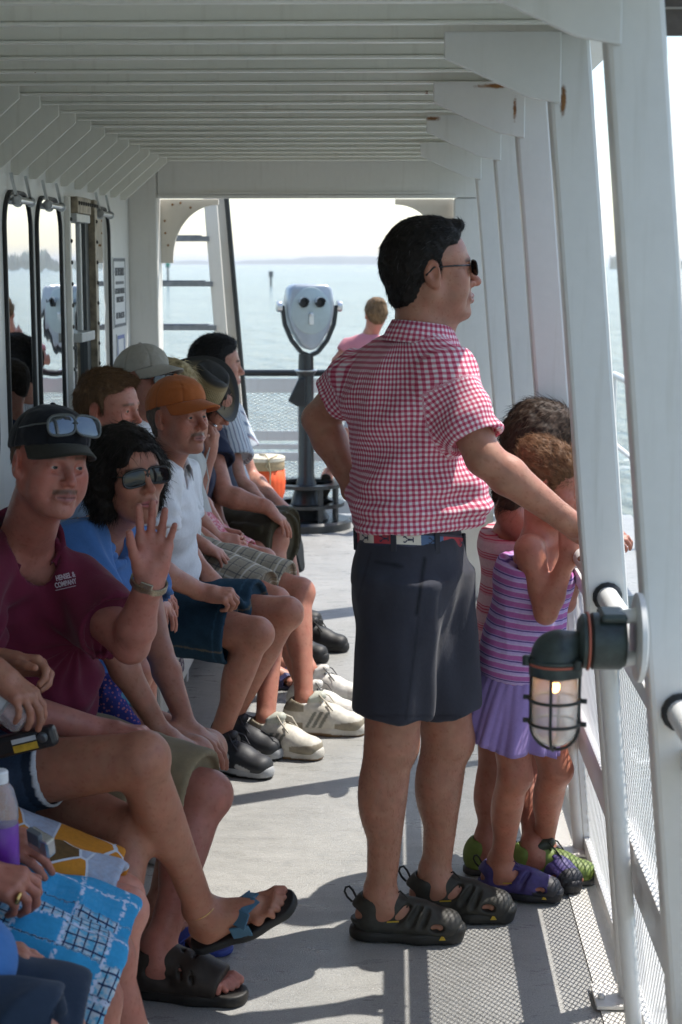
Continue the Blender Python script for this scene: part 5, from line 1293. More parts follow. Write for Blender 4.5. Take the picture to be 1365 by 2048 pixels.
ce = MB(); M_CE = simple('cap embroidery', (.42, .36, .16), .8); M_CW = simple('pale embroidery', (.42, .44, .50), .8)
def cap_text(root, h, st, size, u0, z0, mat, R_=.104, sx=1.0, arch=0.0, bold=.001):
    """letters set one by one round the front of the crown"""
    w = size * .62 * sx; n = len(st)
    for i, ch in enumerate(st):
        if ch == ' ': continue
        a = (u0 + (i - (n - 1) / 2) * w) / R_; a = -a; zz = z0 - arch * (i - (n - 1) / 2) ** 2
        k = math.sqrt(max(.02, 1 - ((zz - .036) / .097) ** 2)); d = nrm(h.d(math.cos(a), math.sin(a) * .85, (zz - .036) * 6.5))
        c = h.p(-.012 + .1125 * k * math.cos(a), .092 * k * math.sin(a), zz); ax = nrm(h.d(math.sin(a), -math.cos(a), 0)); ay = np.cross(d, ax) * 1.0
        text_obj('lettering', ch, size, c + d * .001, ax, ay, mat, root, bold=bold, sx=sx, extrude=.0006)
cap_text(cpE, hE, 'CWT', .021, -.006, .088, M_CE, sx=1.1); cap_text(cpE, hE, 'WATER POLO', .0095, -.006, .108, M_CW, R_=.10, arch=.00022)
FS, T = shirt_field(JE, 1.10, .035, .018, slL=.66, slR=.62, hem=-.04, slr=.072, slf=1.08, neck_r=.064, neckdrop=.045)
def polo_cols(v, c): return c * (1 + .10 * vnoise(v * V3((50, 50, 20))))[:, None]
sE = garment('shirt', FS, root, (.125, .012, .035), .0055, .006, (10, 10, 6), 7, None, polo_cols, None, 2, seat_folds(JE, .007))
ax = nrm(JE['shL'] - JE['shR']); cp = A(134, 1166, 3.60)
def on_surface(pt, fwd, field_obj):
    """slide a point along fwd onto the garment surface"""
    me = field_obj.data; n = len(me.vertices); co = np.zeros(n * 3); me.vertices.foreach_get('co', co); co = co.reshape(-1, 3)
    r = nrm(pt - V3((0, 0, EYE))); q = co - V3((0, 0, EYE)); t = q @ r; d = np.linalg.norm(q - t[:, None] * r, axis=1); m_ = (d < .012) & (np.abs(t - np.linalg.norm(pt - V3((0, 0, EYE)))) < .35)
    return V3((0, 0, EYE)) + r * (t[m_].min() - .004) if m_.any() else pt
M_EMB = simple('white embroidery', (.50, .44, .50), .8)
collar_piece(root, JE['neck'] - nrm(JE['head'] - JE['neck']) * .012, JE['head'] - JE['neck'], T['fw'], .076, (.125, .012, .035), gap=.5, point=.04, hgt=.040)
tp = on_surface(A(132, 1160, 3.6), None, sE); t2 = on_surface(A(152, 1156, 3.6), None, sE); axd = nrm(t2 - tp); axd = nrm(A(150, 1155.5, 3.6) - A(114, 1164, 3.6) + V3((0, -(tp[1] - t2[1]) * .0, 0)))
for s_, dz in (('HENSEL &', .0085), ('COMPANY', -.0075)): text_obj('lettering', s_, .0165, tp + V3((0, -.003, dz)), axd, np.cross(V3((0, -1, 0)), axd) * 1, M_EMB, sE, sx=.62, bold=.0004)
MB().bar(tp + V3((0, -.003, -.018)) - axd * .024, tp + V3((0, -.003, -.018)) + axd * .024, .0012, .0012).build('underline', M_EMB, sE)
pb = MB()
for k in range(2): pb.lathe([(.0055, 0), (.005, .002), (.001, .0025)], on_surface(A(72 + 2 * k, 1130 + 26 * k, 3.6), None, sE), 10, axis=(.2, -1, .1))
pb.build('button', simple('polo button', (.20, .10, .12), .4), sE)
garment('shorts', shorts_field(JE, 1.10, .018, frac=.98, legr=.098, flare=1.10, waist=.08), root, (.24, .19, .115), .006, .005, (9, 9, 6), 9, None, lambda v, c: c * (1 + .12 * vnoise(v * 40))[:, None], None, 2, leg_wrinkle(JE))
wd = nrm(JE['wrL'] - JE['elL']); wx = nrm(np.cross(wd, (0, -1, 0))); wy = np.cross(wd, wx); wc = JE['wrL'] - wd * .008
b = MB(); n_ = 40
for i in range(n_):
    a0, a1 = 2 * math.pi * i / n_, 2 * math.pi * (i + 1) / n_; Q = lambda a, r, z: wc + wx * (.038 * r * math.cos(a)) + wy * (.032 * r * math.sin(a)) + wd * z
    b.add([Q(a0, 1, -.008), Q(a1, 1, -.008), Q(a1, 1, .008), Q(a0, 1, .008), Q(a0, 1.1, -.007), Q(a1, 1.1, -.007), Q(a1, 1.1, .007), Q(a0, 1.1, .007)], [(4, 5, 6, 7), (0, 4, 7, 3), (1, 2, 6, 5), (0, 1, 5, 4), (3, 7, 6, 2)])
wt = b.build('wrist_watch', simple('watch bracelet', (.36, .32, .24), .3, .9, var=.3, vscale=300), root, smooth=False)
b = MB().bar(wc - V3((0, .036, 0)) - wx * .014, wc - V3((0, .036, 0)) + wx * .014, .006, .015, wd).build('clasp', simple('watch clasp', (.45, .42, .34), .25, .9), wt, bevel=.002)
for fr in (fE, fE2): open_sandal(fr, root, (.030, .022, .017), (.018, .016, .014))
bt = thing('bottle', 'small bottle with a white cap gripped over the knee of the maroon shirted man', 'bottle', A(288, 1495, 3.60))
bc_ = A(286, 1500, 3.62)
MB().lathe([(.026, -.12), (.029, -.11), (.029, -.03), (.014, -.005), (.013, .006)], bc_, 20).build('bottle_body', simple('frosted plastic', (.5, .52, .54), .25), bt, smooth=True)
MB().lathe([(.0155, .006), (.0155, .022), (.013, .024)], bc_, 20).build('bottle_cap', simple('white cap', (.72, .73, .74), .4), bt, autosmooth=True)

# ----------------------------------------------------------------- woman in blue T-shirt and sunglasses
J = dict(head=(258, 950, 4.02), neck=(205, 1060, 4.16), chest=(190, 1195, 4.22), pelvis=(165, 1410, 4.28), shR=(160, 1085, 4.02), elR=(222, 1290, 3.92), wrR=(322, 1462, 3.95),
         shL=(272, 1098, 4.36), elL=(318, 1300, 4.22), wrL=(375, 1455, 4.12), hipR=(180, 1440, 4.18), hipL=(200, 1430, 4.38), knR=(385, 1512, 4.02), knL=(412, 1498, 4.18), anR=(330, 1835, 3.98), anL=(352, 1815, 4.10))
fa, fb = gfr(318, 1892, (.95, -.25, 0), .016, sc=.9), gfr(345, 1868, (.95, -.2, 0), .016, sc=.9)
J['anR'] = fa.p(0, 0, .075); J['anL'] = fb.p(0, 0, .075)
root, JF, hF = base_person('dark curly-haired woman in a blue T-shirt and black sunglasses, behind the waving hand', J, ((.60, -.79, .04), (-.10, 0, 1), .96), (.42,.185,.125), .90, 0, .8,
    hands=dict(R=dict(d=(.85, -.1, -.5), n=(-.4, 0, -1), side=-1, s=.92, curl=(.35, .38, .4, .4), thumb=(.6, .2)), L=dict(d=(.85, -.1, -.5), n=(-.4, 0, -1), side=1, s=.92, curl=(.35, .38, .4, .4))),
    headkw=dict(fem=1, nose=.95, age=.2), col=dict(lips=(.42, .12, .13), brow=(.03, .02, .02), red=.5), feet=(fa, fb), eye=False, nk=.046)
glasses(root, hF, lw=.034, lh=.0205, z=.002, x=.101, wrap=.45, th=.0034)
def curly(root, h, colr, nm='hair', n=3400, length=.05, vol=.020, low=-.10, seed=4, side=.050, back=.03, curl=.55, face_x=.052, sw=.0016):
    F = Fld(); R = h.R(); s = h.s
    F.ell(h.p(-.02, 0, .032), V3((.100 + vol, .078 + vol, .090 + vol)) * s, R, 0)
    for y in (-1, 1): F.cap(h.p(-.02, y * (.07 + vol * .4), .01), h.p(-.03, y * .066, low), side * s, side * .8 * s, .03)
    F.cap(h.p(-.06, 0, 0), h.p(-.07, 0, low), .065 * s, .05 * s, .03, flat=h.y, ratio=.8)
    F.ell(h.p(.10, 0, -.035), V3((.105, .064, .098)) * s, R, .012, 's')
    v, f = F.mesh(.0045, None, 1); nn = vnormals(v, f); v = v + nn * (.005 * vnoise(v * 45) + .003 * vnoise(v * 120))[:, None]
    c = np.tile(V3(colr), (len(v), 1)) * (1 + .4 * vnoise(v * 80))[:, None]; r = np.random.RandomState(seed); idx = r.choice(len(v), min(n, len(v)), replace=False); l = h.loc(v[idx]); N_ = nn[idx]
    D = np.tile(h.d(-.35, 0, -.9), (len(idx), 1)) + np.outer(l[:, 1] * 3, h.y); D = D - .85 * N_ * np.sum(D * N_, 1, keepdims=True) + N_ * .12; D /= np.linalg.norm(D, axis=1, keepdims=True)
    sv, sf = strands('x', v[idx] - N_ * .002, D, length * s, sw, None, None, seed, droop=.25, jit=.4, curl=curl, nseg=3)
    lc = np.repeat(np.tile(V3(colr), (len(idx), 1)) * (.6 + 1.2 * r.rand(len(idx)))[:, None], 12, 0)
    V, Fc = join_pieces([(v, f), (sv, sf)]); return mk_mesh(nm, V, Fc, M_HAIRC, root, np.clip(np.concatenate([c, lc]), 0, 1))
curly(root, hF, (.016, .012, .010), vol=.014, low=-.070, side=.050, n=9000, length=.028, curl=.2, sw=.0008)
FS, T = shirt_field(JF, .92, 0, .014, .8, slL=.5, slR=.52, hem=-.03, slr=.066, slf=1.12, neck_r=.060, neckdrop=.03)
garment('shirt', FS, root, (.075, .19, .47), .0055, .005, (11, 11, 6), 12, None, None, None, 2, seat_folds(JF, .006))
garment('shorts', shorts_field(JF, .95, .012, frac=.38, legr=.100, flare=1.05, waist=.05), root, (.12, .38, .52), .006, .004, (10, 10, 7), 13)
for fr in (fa, fb): flipflop(fr, root, (.035, .06, .28), (.05, .07, .30), (.04, .07, .3), .016)
# patterned jacket tied at her waist, green towel behind
def dots(t, u, v, w, p):
    vo = N(t, 'ShaderNodeTexVoronoi', i_Scale=95.0); t.links.new(p, vo.inputs['Vector'])
    return mixc(t, math_(t, 'LESS_THAN', vo.outputs['Distance'], .30), (.055, .065, .30), (.50, .20, .28))
M_DOTS = weave_mat('purple dotted cloth', dots)
Fk = Fld(); q0 = A(205, 1375, 4.10); Fk.cap(A(165, 1372, 4.12), A(222, 1372, 4.06), .028, .030, .02); Fk.cap(A(200, 1372, 4.07), A(225, 1450, 4.05), .030, .036, .02); Fk.cap(A(215, 1390, 4.04), A(258, 1452, 4.06), .026, .030, .015)
tk = garment('dotted_wrap', Fk, None, (.05, .06, .3), .004, .006, (24, 24, 14), 21, M_DOTS, None, lambda v: np.concatenate([v[:, :2], v[:, 2:]], 1))
tag(tk, 'purple dotted cloth wrap tied at the waist of the blue shirted woman', 'wrap')
Ft = Fld(); Ft.cap(A(215, 1310, 4.52), A(262, 1430, 4.50), .045, .050, .03); Ft.cap(A(250, 1330, 4.56), A(275, 1400, 4.56), .030, .035, .02)
tw = garment('towel', Ft, None, (.30, .42, .16), .005, .006, (20, 20, 12), 22, None, lambda v, c: np.where((np.sin(v[:, 2] * 95 + v[:, 0] * 60) > .35)[:, None], V3((.62, .64, .56)), c))
tag(tw, 'green and white striped towel lying on the bench behind the blue shirted woman', 'towel')

# ----------------------------------------------------------------- boy in profile
J = dict(head=(219, 816, 4.92), neck=(188, 915, 4.98), chest=(172, 1030, 4.98), pelvis=(165, 1225, 4.98), shR=(168, 955, 4.78), elR=(195, 1110, 4.75), wrR=(285, 1180, 4.75), shL=(200, 950, 5.18), elL=(215, 1100, 5.2), wrL=(295, 1165, 5.1),
         hipR=(190, 1250, 4.88), hipL=(200, 1240, 5.08), knR=(272, 1345, 4.62), knL=(290, 1335, 4.80), anR=(250, 1590, 4.66), anL=(270, 1560, 4.8))
fa, fb = gfr(262, 1690, (.6, -.8, 0), .028), gfr(280, 1650, (.6, -.8, 0), .028)
J['anR'] = fa.p(0, 0, .075); J['anL'] = fb.p(0, 0, .075)
root, JG, hG = base_person('short brown-haired boy in profile sitting behind the woman in blue', J, ((.94, -.34, -.08), (0, 0, 1), .91), (.50,.205,.140), .86, hands=dict(R=dict(n=(0, 0, -1), side=-1, curl=(.4,) * 4, hi=False), L=dict(n=(0, 0, -1), side=1, curl=(.4,) * 4, hi=False)),
    col=dict(lips=(.42, .16, .14), brow=(.10, .06, .035), red=1.0), headkw=dict(fat=.35, nose=.95, age=0), res=.007, hres=.003)
hair_shell(root, hG, (.16, .088, .045), front=.062, nape=-.050, thick=.013, top=.004, n=9000, sw=.0007, slen=.020, seed=8, flow='fwd', fringe_x=.040, lift=.10, tuft=((.066, 0, .088), (.03, .055, .02)))
FS, T = shirt_field(JG, .88, 0, .015, slL=.5, slR=.5, hem=-.03, slr=.066); garment('shirt', FS, root, (.30, .40, .55), .007, .004, seed=15)
garment('shorts', shorts_field(JG, .9, .016, frac=.85, legr=.095, flare=1.1, waist=.05), root, (.05, .055, .07), .007, .004, seed=16)
for fr in (fa, fb): sneaker(fr, root, (.10, .10, .11), (.5, .5, .5), None)

# ----------------------------------------------------------------- man in the orange cap
J = dict(head=(357, 833, 5.22), neck=(327, 930, 5.34), chest=(312, 1035, 5.40), pelvis=(278, 1205, 5.46), shR=(312, 958, 5.16), elR=(300, 1135, 5.10), wrR=(405, 1184, 5.20), shL=(350, 950, 5.58), elL=(365, 1100, 5.62), wrL=(415, 1150, 5.55),
         hipR=(292, 1232, 5.36), hipL=(308, 1222, 5.58), knR=(512, 1268, 5.26), knL=(572, 1226, 5.46), anR=(398, 1490, 5.24), anL=(470, 1460, 5.44))
fa, fb = gfr(440, 1541, (.90, -.46, 0), .028, sc=.98), gfr(462, 1505, (.90, -.42, 0), .028, sc=.98)
J['anR'] = fa.p(-.005, 0, .08); J['anL'] = fb.p(-.005, 0, .08)
root, JH, hH = base_person('man in an orange cap, white polo and denim shorts, looking past the camera', J, ((.80, -.60, .02), (0, .0, 1), .97), (.42,.180,.118), 1.0, .01,
    hands=dict(R=dict(d=(.97, -.1, -.12), n=(-.25, .35, -1), side=-1, curl=(1.0, 1.05, 1.1, 1.1), spread=.03, thumb=(.4, .5)), L=dict(n=(0, 0, -1), side=1, curl=(.6,) * 4, hi=False)),
    col=dict(lips=(.36, .15, .13), brow=(.17, .12, .08), red=.6, stub=.25, tache=(.19, .11, .075)), headkw=dict(fat=.1, nose=1.1, age=1), res=.006, hres=.0026, iris=(.04, .055, .06))
cpH = cap_hat(root, hH, (.40, .115, .030), (.42, .12, .032), tilt=.22, brim=.080, droop=.034)
hair_shell(root, hH, (.13, .10, .075), front=.022, nape=-.055, thick=.006, n=1400, slen=.010, lift=.05, fringe_x=.016, greying=.3)
cap_text(cpH, hH, 'BEARS', .0165, .012, .098, simple('black stitching', (.02, .02, .02), .8), sx=.95); cap_text(cpH, hH, 'CLUB', .0125, .014, .081, simple('dark red stitching', (.16, .02, .015), .8), sx=1.0)
FS, T = shirt_field(JH, 1.04, .012, .017, slL=.55, slR=.55, hem=-.02, slr=.076, slf=1.1, neck_r=.060, neckdrop=.035)
garment('shirt', FS, root, (.70, .71, .73), .006, .006, (10, 10, 6), 18, None, None, None, 2, seat_folds(JH, .004))
collar_piece(root, JH['neck'] - nrm(JH['head'] - JH['neck']) * .010, JH['head'] - JH['neck'], T['fw'], .068, (.70, .71, .73), gap=.45, hgt=.036)
def denim_cols(J):
    def fn(v, c):
        c = c * (1 + .16 * vnoise(v * 60))[:, None]
        for s_ in 'RL':
            H, K = V3(J['hip' + s_]), V3(J['kn' + s_]); u = nrm(K - H); L = np.linalg.norm(K - H); t = (v - H) @ u
            q = cyl_pat(v, H, K, V3((0, .6, -1)), .1)[:, 0]; near = seg_dist(v, H, K) < .15
            st = (np.abs(np.abs(q) - .16) < .0035) & near; c[st] = c[st] * .3 + V3((.34, .27, .17)) * .35
            hm = np.abs(t - L * (.80 - .075)) < .003; c[hm & near & (t > L * .5)] *= 1.6
        return c
    return fn
garment('shorts', shorts_field(JH, 1.06, .018, frac=.80, legr=.108, flare=1.12, waist=.06), root, (.020, .052, .085), .0055, .005, (9, 9, 6), 19, M_DENIMC, denim_cols(JH), None, 2, leg_wrinkle(JH))
NBE = [([((.03, .012), (.03, .04), .020), ((.05, .02), (.05, .035), .018)], (.50, .50, .50)), ([((.022, .036), (.028, .014), .0045), ((.028, .014), (.046, .036), .0045), ((.046, .036), (.050, .014), .0045)], (.16, .02, .04)), ([((.10, .012), (.14, .0), .009)], (.42, .42, .43)), ([((-.05, .01), (-.01, .0), .010)], (.42, .42, .43))]
for fr in (fa, fb): sneaker(fr, root, (.022, .024, .030), (.36, .37, .38), None, None, (.03, .03, .04), toe_c=(.025, .027, .03), edge_c=(.012, .012, .013), tongue_c=(.02, .02, .025), emblem=NBE, sock=.05)

# ----------------------------------------------------------------- tan cap, plaid shorts
J = dict(head=(289, 762, 5.95), neck=(272, 850, 6.02), chest=(268, 950, 6.02), pelvis=(330, 1100, 6.02), shR=(250, 885, 5.80), elR=(270, 1020, 5.80), wrR=(395, 1085, 5.78), shL=(290, 880, 6.22), elL=(320, 1010, 6.25), wrL=(410, 1075, 6.15),
         hipR=(345, 1125, 5.92), hipL=(355, 1118, 6.12), knR=(548, 1205, 5.74), knL=(598, 1185, 5.98), anR=(535, 1425, 5.58), anL=(612, 1392, 5.84))
fa, fb = gfr(534, 1506, (.93, -.36, 0), .028, sc=1.02), gfr(612, 1465, (.99, -.10, 0), .028, sc=1.06)
J['anR'] = fa.p(-.005, 0, .08); J['anL'] = fb.p(-.005, 0, .08)
root, JT, hT = base_person('person in a tan cap, dark sunglasses, khaki plaid shorts and striped white sneakers', J, ((.86, -.50, .06), (0, 0, 1), 1.0), (.44,.185,.125), 1.0,
    hands=dict(R=dict(n=(0, 0, -1), side=-1, curl=(.4,) * 4, hi=False), L=dict(n=(0, 0, -1), side=1, curl=(.4,) * 4, hi=False)), eye=False, headkw=dict(fat=.3), res=.0065, hres=.003)
cpT = cap_hat(root, hT, (.36, .335, .285), (.36, .335, .285), tilt=.20, brim=.078, droop=.032)
glasses(root, hT, lw=.033, lh=.0205, z=.004, x=.103, th=.003)
hair_shell(root, hT, (.10, .07, .05), front=.02, nape=-.05, thick=.005, n=700, slen=.010, lift=.05, fringe_x=.015)
M_STI = simple('dark stitching', (.06, .055, .04), .8)
cap_text(cpT, hT, 'BOAT', .0135, .026, .094, M_STI, sx=.85); cap_text(cpT, hT, 'WATCH', .0095, .028, .080, M_STI, sx=.9)
b = MB(); Q = lambda u, z: hT.p(-.012 + .1125 * math.sqrt(max(.02, 1 - ((z - .036) / .097) ** 2)) * math.cos(-u / .104), .094 * math.sqrt(max(.02, 1 - ((z - .036) / .097) ** 2)) * math.sin(-u / .104), z)
b.tube([Q(-.014, .088), Q(-.006, .094), Q(-.002, .104), Q(.002, .108), Q(.005, .096), Q(.014, .099), Q(.022, .095), Q(.014, .091), Q(.002, .090)], .0012, 5).build('cap_emblem', M_STI, cpT)
FS, T = shirt_field(JT, 1.02, .01, .016, slL=.55, slR=.55, hem=-.02, slr=.074); garment('shirt', FS, root, (.62, .63, .64), .007, .005, seed=25)
collar_piece(root, JT['neck'] - nrm(JT['head'] - JT['neck']) * .01, JT['head'] - JT['neck'], T['fw'], .063, (.66, .67, .68))
def plaid_k(t, u, v, w, p):
    c = mixc(t, math_(t, 'MULTIPLY', band(t, u, .085, .45), .45), (.36, .32, .24), (.24, .215, .17)); c = mixc(t, math_(t, 'MULTIPLY', band(t, v, .085, .45), .45), c, (.24, .215, .17))
    for x in (u, v):
        c = mixc(t, math_(t, 'MULTIPLY', band(t, x, .0425, .10, .2, .03), .75), c, (.07, .075, .085)); c = mixc(t, math_(t, 'MULTIPLY', band(t, x, .085, .08, .62, .02), .8), c, (.60, .57, .50))
    return c
garment('shorts', shorts_field(JT, 1.04, .018, frac=.90, legr=.105, flare=1.12, waist=.06), root, (.4, .36, .3), .006, .005, (9, 9, 6), 26, weave_mat('khaki plaid', plaid_k), None, shorts_pat(JT), 2, leg_wrinkle(JT))
for fr in (fa, fb): sneaker(fr, root, (.56, .53, .46), (.56, .53, .47), (.26, .225, .165), (.20, .20, .17), (.52, .48, .40), edge_c=(.20, .12, .06), tongue_c=(.46, .47, .40), sock=.035)

# ----------------------------------------------------------------- blond one with clasped hands, pink skirt
J = dict(head=(352, 782, 6.38), neck=(345, 850, 6.45), chest=(345, 930, 6.45), pelvis=(375, 1070, 6.45), shR=(335, 880, 6.28), elR=(370, 1000, 6.22), wrR=(437, 1078, 6.25), shL=(360, 875, 6.62), elL=(395, 990, 6.6), wrL=(447, 1068, 6.4),
         hipR=(388, 1090, 6.36), hipL=(395, 1085, 6.54), knR=(512, 1140, 6.22), knL=(528, 1120, 6.42), anR=(590, 1350, 6.05), anL=(610, 1330, 6.25))
fa, fb = gfr(612, 1432, (.95, -.3, 0), .028, sc=.96), gfr(625, 1400, (.98, -.15, 0), .028, sc=.96)
J['anR'] = fa.p(-.005, 0, .08); J['anL'] = fb.p(-.005, 0, .08)
root, JB, hB = base_person('blond person in a pink skirt with clasped hands, face hidden by the orange cap', J, ((.85, -.5, -.1), (0, 0, 1), .92), (.48,.21,.145), .82, 0, .6,
    hands=dict(R=dict(d=(.9, .15, -.25), n=(-.1, .9, -.2), side=1, s=.85, curl=(.5, .55, .6, .6)), L=dict(d=(.85, -.3, -.2), n=(-.1, -.9, -.2), side=-1, s=.85, curl=(.5, .55, .6, .6))), eye=False, res=.006, hres=.0035)
curly(root, hB, (.42, .33, .18), n=2200, vol=.012, low=-.06, curl=.2, seed=31)
FS, T = shirt_field(JB, .85, 0, .013, .5, slL=.4, slR=.4, hem=-.03, slr=.06); garment('shirt', FS, root, (.42, .42, .40), .007, .004, seed=32)
def pinkp(t, u, v, w, p):
    n = noise(t, p, 75, 3); return mixc(t, ramp(t, n, [(.48, (0,) * 3), (.56, (1,) * 3)]), (.55, .12, .17), (.66, .42, .42))
garment('skirt', shorts_field(JB, .85, .014, frac=.78, legr=.084, flare=1.12, waist=.05, legk=.12), root, (.6, .2, .25), .006, .004, (12, 12, 9), 33, weave_mat('pink lace cloth', pinkp), None, shorts_pat(JB))
for fr in (fa, fb): sneaker(fr, root, (.62, .60, .56), (.5, .5, .5), None, None, (.10, .10, .10), toe_c=(.55, .52, .48), edge_c=(.015, .016, .018), emblem=[([((-.02, .02), (.05, .012), .003), ((.05, .012), (.07, .03), .003)], (.04, .04, .05))], sock=.03)

# ----------------------------------------------------------------- straw cowboy hat, chin on hand
J = dict(head=(418, 806, 6.78), neck=(392, 862, 6.90), chest=(372, 950, 6.95), pelvis=(372, 1085, 6.98), shR=(375, 895, 6.74), elR=(388, 1010, 6.62), wrR=(422, 905, 6.66), shL=(392, 890, 7.08), elL=(420, 990, 7.05), wrL=(445, 1060, 6.95),
         hipR=(385, 1100, 6.90), hipL=(392, 1098, 7.06), knR=(505, 1115, 6.75), knL=(515, 1105, 6.95), anR=(520, 1330, 6.5), anL=(540, 1310, 6.7))
fa, fb = gfr(535, 1372, (.95, -.3, 0), .016, sc=.9), gfr(548, 1352, (.98, -.15, 0), .016, sc=.9)
J['anR'] = fa.p(0, 0, .075); J['anL'] = fb.p(0, 0, .075)
root, JC, hC = base_person('person in a black-brimmed straw hat resting chin on a hand with a ring', J, ((.80, -.10, -.56), (.50, -.36, .79), .95), (.42,.185,.125), .88, 0, .6,
    hands=dict(R=dict(d=(.25, -.1, 1), n=(-.8, .2, .2), side=-1, s=.92, curl=(.6, .65, .7, .75), thumb=(.3, .5)), L=dict(n=(0, 0, -1), side=1, curl=(.4,) * 4, hi=False)), eye=False, res=.006, hres=.0035, feet=(fa, fb))
curly(root, hC, (.03, .02, .015), n=1500, vol=.006, low=-.09, seed=41)
FS, T = shirt_field(JC, .9, 0, .013, .6, slL=.35, slR=.35, hem=-.03, slr=.062); garment('shirt', FS, root, (.018, .022, .05), .007, .004, seed=42)
garment('shorts', shorts_field(JC, .9, .014, frac=.8, legr=.092, flare=1.1, waist=.05), root, (.10, .10, .09), .007, .004, seed=43)
for fr in (fa, fb): flipflop(fr, root, (.03, .03, .06), (.03, .03, .10), (.1, .1, .3))
def straw_mat():
    m, t, b = new_mat('open straw weave'); a = N(t, 'ShaderNodeAttribute', attribute_name='pat'); s = N(t, 'ShaderNodeSeparateXYZ'); t.links.new(a.outputs['Vector'], s.inputs[0])
    p_, q_ = math_(t, 'ADD', s.outputs[0], s.outputs[1]), math_(t, 'SUBTRACT', s.outputs[0], s.outputs[1])
    hole = math_(t, 'MULTIPLY', band(t, p_, .0125, .5, 0, .05), band(t, q_, .0125, .5, 0, .05)); hole = math_(t, 'MULTIPLY', hole, math_(t, 'LESS_THAN', s.outputs[2], .5))
    n = noise(t, geo_pos(t), 30, 4); rim = math_(t, 'MULTIPLY', math_(t, 'GREATER_THAN', s.outputs[2], .5), 1.0)
    c = mixc(t, ramp(t, n, [(.3, (0,) * 3), (.7, (1,) * 3)]), (.30, .22, .10), (.40, .31, .16)); sp = N(t, 'ShaderNodeMapRange'); t.links.new(s.outputs[2], sp.inputs[0]); sp.inputs[1].default_value = 1.0; sp.inputs[2].default_value = 1.6
    dk = mixc(t, sp.outputs[0], (.22, .16, .07), (.016, .015, .014)); c = mixc(t, rim, c, dk); c = mixc(t, hole, c, (.02, .017, .012)); t.links.new(c, b.inputs['Base Color']); b.inputs['Roughness'].default_value = .6
    bump(t, b, noise(t, geo_pos(t), 260, 2), .3, .002); return m
ht = Fr(A(408, 776, 6.70), (.80, -.02, -.60), (.46, -.44, .77), .86)
nu, prof = 56, []
for r, z, w in ((.001, .118, 1.7), (.035, .117, 1.7), (.062, .120, 1.7), (.072, .112, 1.7), (.078, .095, 1.55), (.086, .06, .2), (.090, .03, .2), (.093, .0, .2), (.094, -.012, 1.3), (.100, -.016, 1.5), (.125, -.016, 1.2), (.155, -.012, 1.4), (.180, -.008, 1.8), (.184, -.010, 1.8), (.180, -.014, 1.8), (.125, -.020, 1.8), (.092, -.018, 1.8)): prof.append((r, z, w))
V, Pt, Fc = [], [], []
for i, (r, z, w) in enumerate(prof):
    for k in range(nu):
        a = 2 * math.pi * k / nu; cx, cy = math.cos(a), math.sin(a); oval = 1.12
        zz = z + (max(0, r - .10) * 1.05 * abs(cy) ** 2.2 - max(0, r - .10) * .35 * abs(cx) ** 2 if r > .1 else 0)
        if i < 4: zz -= .030 * math.exp(-((cy * r) / .022) ** 2) * (1 if r < .07 else .4)
        V.append(ht.p(r * cx * oval, r * cy * (1 if r < .1 else .93), zz)); Pt.append((a * .088, z * 1.0, w))
for i in range(len(prof) - 1):
    for k in range(nu): k2 = (k + 1) % nu; Fc.append((i * nu + k, i * nu + nu + k, i * nu + nu + k2, i * nu + k2))
mk_mesh('straw_hat', np.array(V), np.array(Fc), straw_mat(), root, None, np.array(Pt))
st = tag(MB().tube([A(418, 900, 6.60), A(405, 940, 6.58), A(400, 985, 6.57), A(410, 992, 6.57), A(418, 960, 6.58), A(412, 925, 6.59), A(420, 895, 6.60)], .0026, 6).build('wrist_strap', simple('grey cord', (.45, .46, .44), .7), smooth=True), 'thin grey wrist strap looped from the ringed hand at the chin', 'strap')
MB().lathe([(.0098, -.002), (.0108, 0), (.0098, .002)], JC['wrR'] + V3((.02, -.02, .115)), 14, axis=(.6, -.2, .7)).build('ring', simple('silver ring', (.6, .6, .62), .2, 1), root, smooth=True)

# ----------------------------------------------------------------- navy shirt, olive cargo shorts
J = dict(head=(395, 772, 7.30), neck=(392, 850, 7.34), chest=(398, 930, 7.34), pelvis=(392, 1040, 7.34), shR=(412, 880, 7.14), elR=(448, 990, 6.98), wrR=(535, 1015, 6.98), shL=(420, 875, 7.55), elL=(440, 985, 7.6), wrL=(520, 1010, 7.45),
         hipR=(405, 1060, 7.24), hipL=(412, 1055, 7.44), knR=(548, 1080, 7.06), knL=(560, 1070, 7.30), anR=(552, 1250, 7.0), anL=(600, 1225, 7.1))
fa, fb = gfr(566, 1318, (.9, -.3, 0), .028), gfr(606, 1299, (.96, -.2, 0), .028)
J['anR'] = fa.p(-.005, 0, .08); J['anL'] = fb.p(-.005, 0, .08)
root, JN, hN = base_person('man in navy shirt and olive cargo shorts, head hidden behind the straw hat', J, ((.9, -.2, -.25), (.15, 0, 1), 1.0), (.45,.195,.13), 1.10, .02,
    hands=dict(R=dict(d=(.75, .0, -.7), n=(-.7, .1, -.6), side=-1, s=1.0, curl=(.25, .28, .3, .35), thumb=(.5, .2)), L=dict(n=(0, 0, -1), side=1, curl=(.4,) * 4, hi=False)), res=.0065, hres=.0035, eye=False, arm_g=1.15)
hair_shell(root, hN, (.03, .022, .016), front=.05, nape=-.05, thick=.008, n=900, slen=.012)
FS, T = shirt_field(JN, 1.08, .03, .017, slL=.5, slR=.45, hem=-.02, slr=.080); garment('shirt', FS, root, (.012, .018, .045), .007, .005, seed=52)
def olive_cols(v, c): return c * (1 + .22 * vnoise(v * 45))[:, None]
